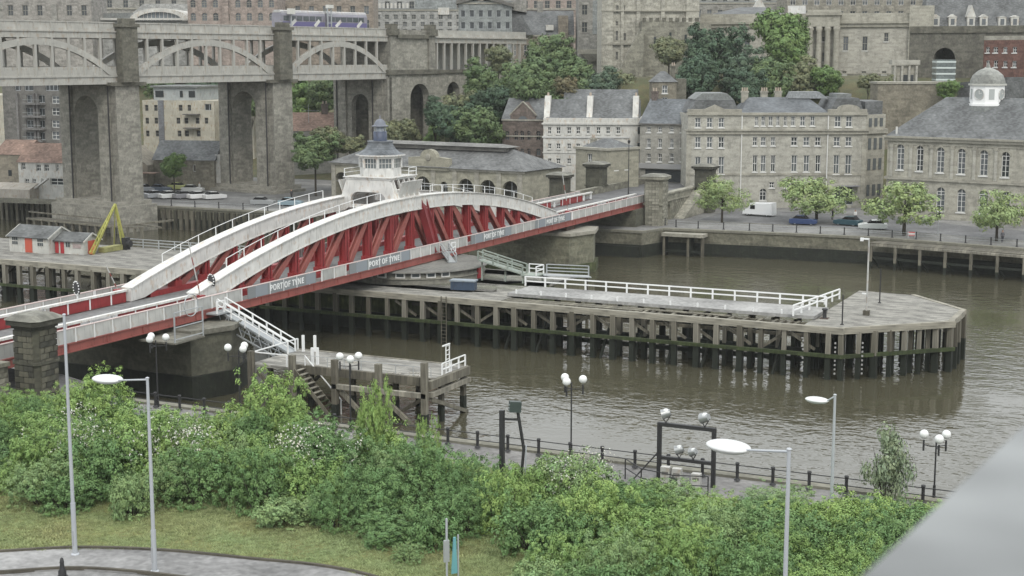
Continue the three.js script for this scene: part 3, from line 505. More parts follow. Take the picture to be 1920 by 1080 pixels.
{ const s = group('maintenance_stair', 'small grey steel stair from the bridge footway to the engine house roof', 'stair');
  mesh('flight', bar(V(6.2, 7.4, 4.2), V(8.6, 6.62, 1.6), 0.8, 0.14), greyMetalM, s); for (const d of [-0.35, 0.35]) railing(s, 'handrail', [V(6.2 + d, 7.5, 4.2 + d), V(8.6 + d, 6.66, 1.6 + d)], 1.0, [1, 0.5], 0.05, greyMetalM); mesh('platform', box(5.95, 7.0, 7.3, 7.42, 3.8, 5.4), greyMetalM, s); railing(s, 'platform_rail', [V(7, 7.42, 5.4), V(7, 7.42, 4.4)], 1.1, [1, 0.5], 0.05, railM); }
{ // jetty upstream with huts and derrick
  const J = group('timber_jetty', 'upstream timber jetty carrying white huts and a yellow crane', 'jetty');
  mesh('deck', prism([[-110, -11.6], [-9.2, -11.6], [-9.2, 5], [-110, 5]], 5.0, 5.3), M('worn jetty deck', [0.46, 0.455, 0.43], 'deck', 0.95), J);
  mesh('edge_beam', box(-110, -9.2, 4.7, 5.36, -12.2, -11.6), beamM, J);
  pileRow(J, [-64, -12], [-10, -12], 24, 4.9, 2.0, 0.5, 41); pileRow(J, [-64, -9], [-10, -9], 16, 4.9, 2.0, 0.45, 42); pileRow(J, [-64, 4], [-12, 4], 20, 4.9, 2, 0.45, 43);
  mesh('waling', box(-66, -9.5, 2.0, 2.35, -12.4, -12.05), greenWoodM, J); mesh('waling', box(-66, -9.5, 3.2, 3.5, -8.9, -8.6), oldWoodM2, J);
  for (let k = 0; k < 10; k++) mesh('brace', bar(V(-60 + k * 4.7, 2.3, -9.6), V(-57.5 + k * 4.7, 4.6, -9.6), 0.24, 0.24), oldWoodM2, J);
  const pr = Array.from({ length: 12 }, (_, i) => V(-42 + i * 2.6, 5.3, 4.6)); railing(J, 'railing', pr, 1.15, [1, 0.66, 0.33], 0.045, greyMetalM);
}
{ // huts
  const wall = M('white boarded wall', [0.62, 0.63, 0.6], 'paint', 0.7), roof = M('hut roof felt', [0.235, 0.24, 0.235], 'slate', 0.9), red = M('orange red door', [0.42, 0.08, 0.045], null, 0.6), dark = M('dark window glass', [0, 0, 0]);
  function gable(name, label, x, n, w, d, h, rh, turn) { const g = group(name, label, 'hut', x, 5.3, n, turn);
    mesh('wall', profileN([[-d / 2, 0], [d / 2, 0], [d / 2, h], [0, h + rh], [-d / 2, h]], -w / 2, w / 2), wall, g);
    for (const s of [-1, 1]) { const a = V(0, h + rh + 0.06, 0), b = V(0, h - 0.12, s * (d / 2 + 0.3)); mesh('roof', bar(a, b, w + 0.5, 0.1, new THREE.Vector3(0, 1, 0)), roof, g); }
    for (const s of [-1, 1]) for (const e of [-1, 1]) mesh('barge_board', bar(V(e * (w / 2 + 0.27), h + rh + 0.05, 0), V(e * (w / 2 + 0.27), h - 0.14, s * (d / 2 + 0.32)), 0.08, 0.2), wall, g); return g; }
  const dr = (g, a, b, y0, y1, n, m, nm, d = 0.05) => mesh(nm, box(a, b, y0, y1, n - d, n), m, g);
  const A = gable('jetty_hut', 'white hut with one red door between two dark windows, left end of jetty', -49.7, -3.2, 6.6, 4.6, 2.1, 1.15, 0);
  dr(A, -0.6, 0.6, 0.05, 1.9, -2.3, red, 'door');
  for (const x of [-2.3, 2.0]) { const w = dr(A, x - 0.55, x + 0.55, 0.95, 1.95, -2.3, wall, 'window', 0.04); for (const q of [-0.33, 0, 0.33]) for (const y of [1.0, 1.52]) mesh('pane', box(x + q - 0.13, x + q + 0.13, y, y + 0.4, -2.36, -2.34), dark, w); }
  const B = gable('jetty_hut', 'white boarded hut with two red doors side by side beside the crane', -44.1, -2.7, 4.5, 3.2, 1.75, 0.85, 0.05);
  for (const x of [-1.95, -1.1]) dr(B, x - 0.28, x + 0.28, 0.05, 1.65, -1.6, M('red door paint', [0, 0, 0]), 'door');
  { const w = dr(B, -0.55, 0.2, 0.85, 1.6, -1.6, wall, 'window', 0.04); for (const q of [-0.36, 0.0]) mesh('pane', box(q - 0.14, q + 0.14, 0.92, 1.52, -1.66, -1.64), dark, w); }
  dr(B, 0.6, 1.9, 0.8, 1.4, -1.6, M('faded notice', [0.5, 0.42, 0.42], 'soot', 0.8), 'notice_board');
  mesh('end_door', box(2.23, 2.31, 0.05, 1.7, -0.7, 0.7), red, B);
}
{ // yellow derrick
  const c = group('derrick_crane', 'yellow lattice derrick crane with folded jib on the upstream jetty', 'crane'), y = M('crane yellow', [0.46, 0.47, 0.12], 'paint', 0.55), tip = V(-41.6, 11.3, 2.0);
  function lat(a, b, w, name, m) { const d = b.clone().sub(a).normalize(), s = new THREE.Vector3().crossVectors(d, new THREE.Vector3(0.3, 0, 1)).normalize(), u = new THREE.Vector3().crossVectors(s, d), g = [], C = []; const L = a.distanceTo(b), k = Math.round(L / 0.7);
    for (const [p, q] of [[1, 1], [1, -1], [-1, 1], [-1, -1]]) { const f = (e, w2) => e.clone().addScaledVector(s, p * w2).addScaledVector(u, q * w2); g.push(bar(f(a, w), f(b, w * 0.35), 0.1, 0.1)); }
    for (let i = 0; i < k; i++) for (const q of [-1, 1]) { const t0 = i / k, t1 = (i + 1) / k, w0 = w * lerp(1, 0.35, t0), w1 = w * lerp(1, 0.35, t1), sg = i % 2 ? 1 : -1; g.push(bar(a.clone().lerp(b, t0).addScaledVector(s, sg * w0).addScaledVector(u, q * w0), a.clone().lerp(b, t1).addScaledVector(s, -sg * w1).addScaledVector(u, q * w1), 0.07, 0.07)); g.push(bar(a.clone().lerp(b, t0).addScaledVector(u, sg * w0).addScaledVector(s, q * w0), a.clone().lerp(b, t1).addScaledVector(u, -sg * w1).addScaledVector(s, q * w1), 0.07, 0.07)); }
    return mesh(name, g, m || y, c); }
  lat(V(-41, 5.4, -3.6), tip, 0.22, 'boom'); lat(V(-40.8, 5.6, 2.5), tip, 0.22, 'mast');
  mesh('lower_boom_section', [bar(V(-41, 5.35, -3.7), V(-41.1, 6.4, -2.7), 0.36, 0.36)], M('crane orange', [0.5, 0.2, 0.06], 'paint', 0.6), c);
  mesh('back_stay', [rod(V(-47, 5.3, 3), tip, 0.07), rod(V(-44, 5.3, 4.2), tip, 0.07)], y, c);
  mesh('bed_frame', [box(-41.6, -40.6, 5.35, 6.0, -1.6, 2.0)], M('dull yellow', [0.4, 0.4, 0.17], 'soot', 0.8), c);
  mesh('winch', [box(-40.9, -40.2, 5.3, 6.9, 2.1, 3.0), rod(V(-41.3, 6.1, 2.6), V(-39.8, 6.1, 2.6), 0.45, 0.45, 12)], M('black iron', [0, 0, 0]), c);
}
// ---------------------------------------------------------------- near landing stage and its gangway
{
  const L = group('landing_stage', 'small weathered timber landing stage with steps near the south bank', 'landing stage');
  const Y = 3.9, x0 = 13.8, x1 = 31.3, n0 = -45.6, n1 = -38.6;
  mesh('deck', [box(x0, x1, Y - 0.25, Y, n0 + 1.2, n1), box(x0, 17.6, Y - 0.25, Y, n0, n0 + 1.2)], M('landing deck', [0.54, 0.535, 0.51], 'deck', 0.95), L);
  mesh('edge_beam', box(17.6, x1 + 0.2, Y - 0.65, Y + 0.06, n0 + 0.9, n0 + 1.3), oldWoodM2, L); mesh('edge_beam', box(x1, x1 + 0.4, Y - 0.65, Y + 0.06, n0, n1), oldWoodM, L); mesh('edge_beam', box(x0 - 0.2, x1, Y - 0.6, Y + 0.04, n1, n1 + 0.35), oldWoodM, L);
  const tall = [x0 + 0.1, 18.2, 22.5, 26.8, 31.2];
  for (const [i, x] of tall.entries()) {
    mesh('tall_post', [box(x - 0.24, x + 0.24, 1.2, Y + 1.15 + (i === 4 ? 0.5 : 0), n0 - 0.5, n0 - 0.02)], [oldWoodM2, oldWoodM, oldWoodM2, oldWoodM, oldWoodM][i], L); mesh('post_foot', box(x - 0.26, x + 0.26, -3, 1.2, n0 - 0.52, n0), weedWoodM, L);
    for (const n of [n0 + 2.6, n1 - 0.4]) { mesh('pile', box(x - 0.2, x + 0.2, 1.4, Y - 0.25, n - 0.2, n + 0.2), oldWoodM2, L); mesh('pile_foot', box(x - 0.22, x + 0.22, -3, 1.4, n - 0.22, n + 0.22), weedWoodM, L); }
  }
  mesh('waling', box(22.3, 31.4, 2.55, 2.95, n0 - 0.5, n0 - 0.1), oldWoodM3, L); mesh('waling', box(x1 + 0.1, x1 + 0.5, 2.6, 3.0, n0, n1), oldWoodM3, L); mesh('waling', box(13.8, 31.4, 2.2, 2.5, n1 - 0.8, n1 - 0.5), oldWoodM2, L);
  for (const [a, b] of [[27, 30.8], [23, 26.4]]) { mesh('brace', bar(V(a, 2.3, n0 - 0.1), V(b, -0.6, n0 - 0.1), 0.3, 0.34), oldWoodM, L); mesh('brace', bar(V(a, 0.2, n0 + 2.6), V(b, 2.6, n0 + 2.6), 0.28, 0.3), oldWoodM2, L); }
  mesh('brace', bar(V(x1 + 0.2, 2.4, n0 + 0.2), V(x1 + 0.2, 0.0, n1 - 0.3), 0.3, 0.32), oldWoodM, L); mesh('brace', bar(V(14.3, 3.2, n0 + 0.1), V(17.5, 0.3, n0 + 0.1), 0.26, 0.28), oldWoodM2, L); mesh('brace', bar(V(15, 0.5, n1), V(18, 3.4, n1), 0.26, 0.28), oldWoodM2, L);
  // steps down to the water between the second and third posts
  for (let k = 0; k < 12; k++) { const x = 18.5 + k * 0.34, y = Y - 0.15 - k * 0.36; mesh('step', box(x, x + 0.3, y - 0.07, y, n0 - 0.25, n0 + 0.85), k < 7 ? oldWoodM3 : greenWoodM, L); }
  for (const n of [n0 - 0.3, n0 + 0.9]) mesh('stringer', bar(V(18.3, Y - 0.1, n), V(22.6, -0.65, n), 0.1, 0.34), oldWoodM2, L);
  mesh('stair_rail', [bar(V(18.7, Y + 0.9, n0 + 0.95), V(22.4, 1.2, n0 + 0.95), 0.08, 0.08), bar(V(18.7, Y, n0 + 0.95), V(18.7, Y + 0.95, n0 + 0.95), 0.08, 0.08), bar(V(22.3, -0.4, n0 + 0.95), V(22.3, 1.3, n0 + 0.95), 0.08, 0.08)], railM, L);
  railing(L, 'railing', [V(13.9, Y, n1), V(13.9, Y, n0 + 0.1), V(17.4, Y, n0 + 0.1)], 1.0, [1], 0.045, railM);
  railing(L, 'end_railing', [V(31.2, Y, n0 + 2.8), V(31.2, Y, n0 + 4.4), V(31.2, Y, n0 + 5.8), V(31.2, Y, n1)], 1.0, [1, 0.5], 0.045, railM);
  railing(L, 'wire_rail', Array.from({ length: 8 }, (_, i) => V(19 + i * 1.7, Y, n0 + 1.4)), 0.85, [1], 0.015, greyMetalM);
  mesh('ladder_frame', [...[0, 0.62].map(d => rod(V(31.25, Y - 0.3, -42.2 + d), V(31.25, Y + 2.5, -42.2 + d), 0.05)), ...Array.from({ length: 7 }, (_, i) => rod(V(31.25, Y + 0.1 + i * 0.38, -42.2), V(31.25, Y + 0.1 + i * 0.38, -41.58), 0.035)), bar(V(31.25, Y + 2.5, -42.8), V(31.25, Y + 2.5, -41.5), 0.1, 0.1)], railM, L);
  rep('rail_post', box(-0.1, 0.1, 0, 1.5, -0.1, 0.1), railM, L, [[18.9, Y, -43.8], [19.3, Y, -43.6], [14.9, Y, -39.2], [15.9, Y, -38.8]]);
  rep('loose_plank', box(-1, 1, 0, 0.06, -0.16, 0.16), M('bleached plank', [0.6, 0.59, 0.55], 'wood', 0.9), L, [[29.3, Y, -44, 0.2], [28.9, Y, -43, 0.15, 0.7], [21.5, Y, -41.5, 0.1, 0.6], [27.2, Y, -43.9, 0.05, 0.6]]);
}
{ // steel truss gangway from the bridge footway to the landing stage
  const g = group('gangway_stair', 'grey steel lattice gangway sloping from the bridge down to the landing stage', 'stair'), a = V(6.2, 7.1, -39.6), b = V(14.3, 3.9, -40.2);
  mesh('tread_deck', bar(a, b, 1.1, 0.14), greyMetalM, g);
  for (const d of [-0.6, 0.6]) {
    const p = a.clone().add(new THREE.Vector3(0, 0, d)), q = b.clone().add(new THREE.Vector3(0, 0, d)), k = 14, G = [bar(p.clone().setY(p.y + 0.15), q.clone().setY(q.y + 0.15), 0.1, 0.12), bar(p.clone().setY(p.y - 1.2), q.clone().lerp(p, 0.06).setY(q.y - 0.75), 0.1, 0.12)];
    for (let i = 0; i < k; i++) { const s = p.clone().lerp(q, i / k), t = p.clone().lerp(q, (i + 1) / k); if (i % 2) { s.y -= 1.2; t.y += 0.1; } else { s.y += 0.1; t.y -= 1.2; } if (t.y < 2.9) t.y = 2.9; G.push(bar(s, t, 0.07, 0.07)); }
    mesh('side_truss', G, greyMetalM, g);
    railing(g, 'handrail', Array.from({ length: 6 }, (_, i) => p.clone().lerp(q, i / 5)), 1.15, [1, 0.55], 0.045, railM);
  }
  mesh('head_platform', [box(5.95, 7.2, 7.0, 7.15, -41.6, -38.6)], greyMetalM, g);
  railing(g, 'platform_rail', [V(7.1, 7.15, -41.5), V(7.1, 7.15, -40.4)], 1.1, [1, 0.5], 0.045, railM);
  mesh('hoop', [new THREE.TorusGeometry(1.0, 0.05, 6, 18).toNonIndexed().rotateY(Math.PI / 2).translate(6.3, 8.3, 44.2)], greyMetalM, g);
}
tag(mesh('fender_slab', [bar(V(10.6, -2.5, -39.2), V(10.1, 4.4, -39.0), 1.3, 0.5, new THREE.Vector3(0.4, 0, 1))], M('grey fender', [0.27, 0.285, 0.28], 'paint', 0.8)), 'leaning grey slab fender between the gangway and the landing stage', 'fender');

// ---------------------------------------------------------------- high level bridge: local axes, n runs along the bridge, x across (0 = downstream face)
const HX = -84.4, HN = 55.5, HT = -0.174;
const ironM = M('pale iron paint', [0.5, 0.5, 0.47], 'paint', 0.7), ironM2 = ironM;
const hStoneM = M('bridge sandstone', [0.36, 0.352, 0.315], 'soot', 0.94, { bump: 0.03 }), hStoneD = M('blackened sandstone', [0.19, 0.185, 0.155], 'soot', 0.95, { bump: 0.03 });
function hlb(name, label, cat, grp) { return group(name, label, cat, HX, 0, HN, HT, grp); }
const pierLabels = { '-1': 'tall sandstone pier of the high bridge standing in the river, left of frame', 0: 'tall sandstone pier of the high bridge nearest the quay wall', 1: 'tall sandstone pier of the high bridge standing among the parked cars' };
for (const k of [0, 1]) {
  const p = hlb('high_bridge_pier', pierLabels[k], 'bridge pier'), l = k * 38.1, gy = k ? 3.9 : -3;
  const hole = [[-10.6, 5.6], [-4.2, 5.6], [-4.2, 20.5], ...arcPts(-7.4, 20.5, 3.2, 3.2, 0, Math.PI, 8)];
  mesh('pier_shaft', profileX([[-14.6, 5.4], [0.9, 5.4], [0.7, 26], [-14.2, 26]], l - 2.6, l + 2.6, [hole]), hStoneM, p);
  mesh('pier_base', [box(-15.6, 2.0, gy, 4.6, l - 4.6, l + 4.6), box(-15.0, 1.4, 4.6, 5.4, l - 3.9, l + 3.9)], hStoneM, p);
  for (const x of [-12.5, -2.2]) mesh('buttress', box(x - 1.4, x + 1.4, 5.4, 25.6, l - 3.1, l - 2.58), hStoneM, p);
  
  mesh('impost', [box(-15, 1.2, 25.4, 26, l - 3.9, l + 3.9)], hStoneD, p);
  mesh('pilaster', box(0.2, 1.9, 26, 35.4, l - 1.7, l + 1.7), hStoneD, p); mesh('pilaster_cap', [box(0.1, 2.2, 35.4, 36.0, l - 2, l + 2), box(0.4, 1.7, 36, 36.9, l - 1.4, l + 1.4)], hStoneD, p);
  for (const x of [-11, -0.6]) mesh('drain_pipe', rod(V(x, gy < 0 ? 0.5 : 4, l - 3.3), V(x, 25.4, l - 3.25), 0.13, 0.13, 7), M('black iron', [0, 0, 0]), p);
}
{ // timber starlings round the river pier
  const s = hlb('timber_starling', 'derelict timber fender frame round the foot of the river pier', 'fender');
  mesh('top_frame', [box(-19, 4.5, 1.5, 1.8, -7.6, -7.1), box(4.2, 4.7, 1.5, 1.8, -7.6, 9), bar(V(4.4, 1.65, -7.2), V(14.5, 2.4, -9.5), 0.4, 0.3), bar(V(4.4, 1.65, -2), V(15.5, 2.2, -6.5), 0.4, 0.3)], oldWoodM, s);
  mesh('broken_deck', [box(-18.6, 4.3, 1.62, 1.74, -7.1, -5)], oldWoodM2, s);
  for (let i = 0; i < 12; i++) { const x = -19 + i * 2.1; mesh('pile', box(x - 0.22, x + 0.22, -3, 1.6, -7.5, -7.08), i % 2 ? oldWoodM : oldWoodM2, s); }
  for (let i = 0; i < 5; i++) mesh('pile', box(5 + i * 2.3 - 0.2, 5 + i * 2.3 + 0.2, -3, 1.9 + i * 0.1, -7.9 - i * 0.45, -7.5 - i * 0.45), oldWoodM, s);
  for (let i = 0; i < 4; i++) mesh('upper_rail', bar(V(-18.5 + i * 5, 2.9, -7.3), V(-13.5 + i * 5, 2.9, -7.3), 0.2, 0.24), oldWoodM, s);
}
const colGeo = box(-0.24, 0.24, 0, 1, -0.22, 0.22);
function ironSpan(label, l0, l1) { // one bowstring span between stone faces l0 and l1
  const s = hlb('high_bridge_span', label, 'bridge span'), m = (l0 + l1) / 2, hw = (l1 - l0) / 2, bays = Math.round((l1 - l0) / 3.4), B = (l1 - l0) / bays;
  mesh('road_deck', box(-12.6, -0.1, 25.9, 26.5, l0, l1), ironM2, s);
  mesh('rail_deck', box(-12.6, -0.1, 33.9, 34.4, l0, l1), ironM2, s);
  for (const x of [0, -12.7]) {
    mesh('lower_fascia', [box(x - 0.25, x + 0.25, 25.7, 27.0, l0, l1), box(x - 0.3, x + 0.42, 26.95, 27.2, l0, l1)], ironM, s);
    mesh('road_parapet', box(x - 0.1, x + 0.1, 27.2, 28.7, l0, l1), ironM2, s);
    mesh('top_girder', [box(x - 0.3, x + 0.3, 33.5, 34.55, l0, l1), box(x - 0.3, x + 0.5, 34.5, 34.75, l0, l1)], ironM, s);
    mesh('rail_parapet', [box(x - 0.08, x + 0.08, 34.75, 36.1, l0, l1), box(x - 0.15, x + 0.18, 36.05, 36.25, l0, l1)], ironM2, s);
    rep('column', colGeo.clone(), ironM, s, Array.from({ length: bays - 1 }, (_, i) => [x + 0.05, 27.2, l0 + (i + 1) * B, 0, 1, 6.4, 1]));
    rep('parapet_stud', box(-0.06, 0.1, 0, 1.3, -0.1, 0.1), ironM, s, Array.from({ length: bays - 1 }, (_, i) => [x + 0.1, 34.75, l0 + (i + 1) * B]));
    const top = [], bot = []; for (let i = 0; i <= 20; i++) { const t = lerp(-1, 1, i / 20); top.push([m + t * hw, 33.5 - 6.1 * t * t]); bot.push([m + t * hw, Math.max(27.2, 32.35 - 6.4 * t * t * (1 - 0.1 * (1 - t * t)))]); }
    mesh('arch_rib', profileN([...top, ...bot.reverse()], x - 0.36, x + 0.3), ironM, s);
  }
  for (let i = 1; i < bays; i++) if (i % 2) mesh('cross_girder', box(-12.6, -0.2, 33.5, 33.9, l0 + i * B - 0.15, l0 + i * B + 0.15), ironM2, s);
  mesh('rail_track', [box(-4.2, -4.05, 35.4, 35.55, l0, l1), box(-2.75, -2.6, 35.4, 35.55, l0, l1), box(-5, -1.8, 34.4, 35.42, l0, l1)], M('ballast', [0.16, 0.15, 0.135], 'ground', 0.95), s);
}
ironSpan('pale iron arch span of the high bridge at the left edge of the frame', -34.8, -1.75);
ironSpan('pale iron arch span of the high bridge between the two tall piers', 1.75, 36.35);
ironSpan('pale iron arch span of the high bridge meeting the stone abutment', 39.85, 70.2);
{ // sandstone abutment and approach viaduct
  const a = hlb('bridge_abutment', 'massive sandstone abutment and viaduct of the high bridge with tall arched recesses', 'abutment');
  const arch = (c, w, y0, y1) => [[c - w, y0], [c + w, y0], [c + w, y1 - w], ...arcPts(c, y1 - w, w, w, 0, Math.PI, 9)];
  mesh('east_face', profileN([[70.2, 3], [133, 10], [133, 27.2], [70.2, 27.2]], -1.2, 0.6, [arch(80.4, 3.3, 5, 24.6), arch(92.2, 2.3, 9, 24.8), arch(100.6, 2.5, 9, 24.9), arch(109, 2.5, 10, 24.9)]), M('abutment sandstone', [0.41, 0.402, 0.36], 'soot', 0.94, { bump: 0.03 }), a);
  mesh('core', box(-14, -4.2, 3, 27.2, 71, 133), hStoneD, a);
  for (const n of [74, 86.8, 96.4, 104.8, 113]) mesh('cross_wall', box(-4.4, -1.2, 3, 27.2, n, n + (n < 75 ? 2.9 : 1.6)), hStoneM, a);
  mesh('arch_vault', box(-4.4, -1.1, 24.9, 27.2, 71, 133), hStoneM, a);
  const hole = arch(-7.2, 2.4, 5, 22.5);
  mesh('south_face', profileX([[-14.8, 3], [0.6, 3], [0.6, 26], [-14.8, 26]], 69.6, 71, [hole]), hStoneM, a); mesh('niche_back', box(-10, -4.5, 4, 23, 71, 71.3), hStoneD, a);
  for (const x of [-12.6, -2.2]) mesh('buttress', box(x - 1.6, x + 1.6, 3, 25.6, 69.2, 69.62), hStoneM, a);
  for (const x of [-13.4, -3.2]) mesh('drain_pipe', rod(V(x, 4, 69.05), V(x, 25.4, 69.05), 0.13, 0.13, 7), M('black iron', [0, 0, 0]), a);
  mesh('cornice', [box(-14.9, 1.1, 26.6, 27.6, 69.4, 87), box(-2, 1.0, 26.8, 27.5, 87, 133)], hStoneD, a);
  mesh('portal_block', box(-13, 0.55, 27.6, 34.6, 70.4, 85.8), M('portal stone', [0.4, 0.392, 0.35], 'soot', 0.94, { bump: 0.02 }), a);
  for (const n of [71, 84]) { mesh('portal_pier', box(-13.2, 0.95, 27.6, 34.8, n - 0.7, n + 1.4), hStoneM, a); mesh('pier_cap', [box(-0.8, 1.5, 34.8, 36.2, n - 1, n + 1.7), box(-0.5, 1.2, 36.2, 37.2, n - 0.7, n + 1.4)], hStoneD, a); }
  mesh('portal_cornice', box(-13.2, 1.15, 34.2, 35.0, 72.5, 83.2), hStoneD, a); mesh('portal_parapet', box(-0.2, 0.5, 35, 36, 72.4, 83.3), hStoneM, a);
  mesh('deck_beam', [box(-12.6, 0.3, 33.3, 34.5, 85.8, 121), box(-0.5, 0.75, 34.4, 34.7, 85.8, 121)], ironM, a); mesh('parapet', box(-0.1, 0.12, 34.7, 36.1, 85.8, 121), ironM, a);
  rep('column', colGeo.clone(), ironM, a, Array.from({ length: 13 }, (_, i) => [0.05, 27.5, 87 + i * 2.62, 0, 1, 5.8, 1]));
  mesh('inner_wall', box(-6.5, -6, 27.2, 33.4, 86, 121), ironM2, a);
}
function coach(label, l0, l1, endCab) { // diesel railcar body
  const c = hlb('rail_coach', label, 'train', 'coaches of the train on the high bridge'); c.position.y = 0.85; const x0 = -4.8, x1 = -2.0;
  mesh('underframe', box(x0 + 0.3, x1 - 0.3, 34.75, 35.3, l0 + 0.6, l1 - 0.6), M('black iron', [0, 0, 0]), c);
  mesh('body', profileX([[x0, 35.3], [x1, 35.3], [x1, 37.6], [x1 - 0.35, 38.35], [x0 + 0.35, 38.35], [x0, 37.6]], l0, l1), M('coach grey', [0.3, 0.3, 0.36], 'paint', 0.4), c);
  mesh('roof', profileX([[x0 + 0.2, 38.1], [x1 - 0.2, 38.1], [x1 - 0.6, 38.6], [x0 + 0.6, 38.6]], l0 - 0.05, l1 + 0.05), M('coach roof', [0.58, 0.59, 0.59], 'paint', 0.5), c);
  mesh('purple_stripe', box(x1, x1 + 0.04, 35.35, 36.35, l0 + 0.2, l1 - 0.2), M('indigo paint', [0.1, 0.09, 0.2], null, 0.4), c);
  for (const [p, q] of [[l0 + 2.2, l0 + 3.8], [l1 - 3.2, l1 - 1.8]]) mesh('white_flash', bar(V(x1 + 0.05, 35.5, p), V(x1 + 0.05, 36.7, q), 0.05, 0.7), M('white paint', [0, 0, 0]), c);
  for (let k = 0; k < 6; k++) { const n = l0 + 1.2 + k * (l1 - l0 - 2.4) / 5.4; mesh('window', box(x1, x1 + 0.06, 36.55, 37.45, n - 0.75, n + 0.75), M('dark window glass', [0, 0, 0]), c); }
  if (endCab) mesh('cab_window', box(x0 + 0.4, x1 - 0.4, 36.5, 37.6, l1, l1 + 0.06), M('dark window glass', [0, 0, 0]), c);
}
coach('rear railcar of the purple and grey train on the high bridge', 41.2, 53.6, false);
coach('leading railcar of the purple and grey train, nearer the abutment', 54.4, 66.4, true);
{ const m = hlb('catenary_mast', 'lattice mast in front of the purple train', 'mast'); mesh('legs', [box(-1.4, -1.2, 34.4, 40, 53.4, 53.6), box(-1.4, -1.2, 34.4, 40, 54.5, 54.7), ...[35.5, 37, 38.5, 39.9].map(y => box(-1.38, -1.22, y, y + 0.14, 53.5, 54.6))], greyMetalM, m); mesh('lamp_head', box(-1.7, -0.7, 40, 40.7, 53.4, 54.7), M('pale bracket', [0.5, 0.5, 0.46], null, 0.6), m); }
{ const m = hlb('signal_box', 'small pale signal post head above the parapet left of the train', 'signal'); mesh('post', box(-1.5, -1.3, 34.4, 38.6, 43, 43.2), greyMetalM, m); mesh('head', box(-1.8, -0.9, 38.6, 39.7, 42.4, 43.8), M('pale bracket', [0, 0, 0]), m); }
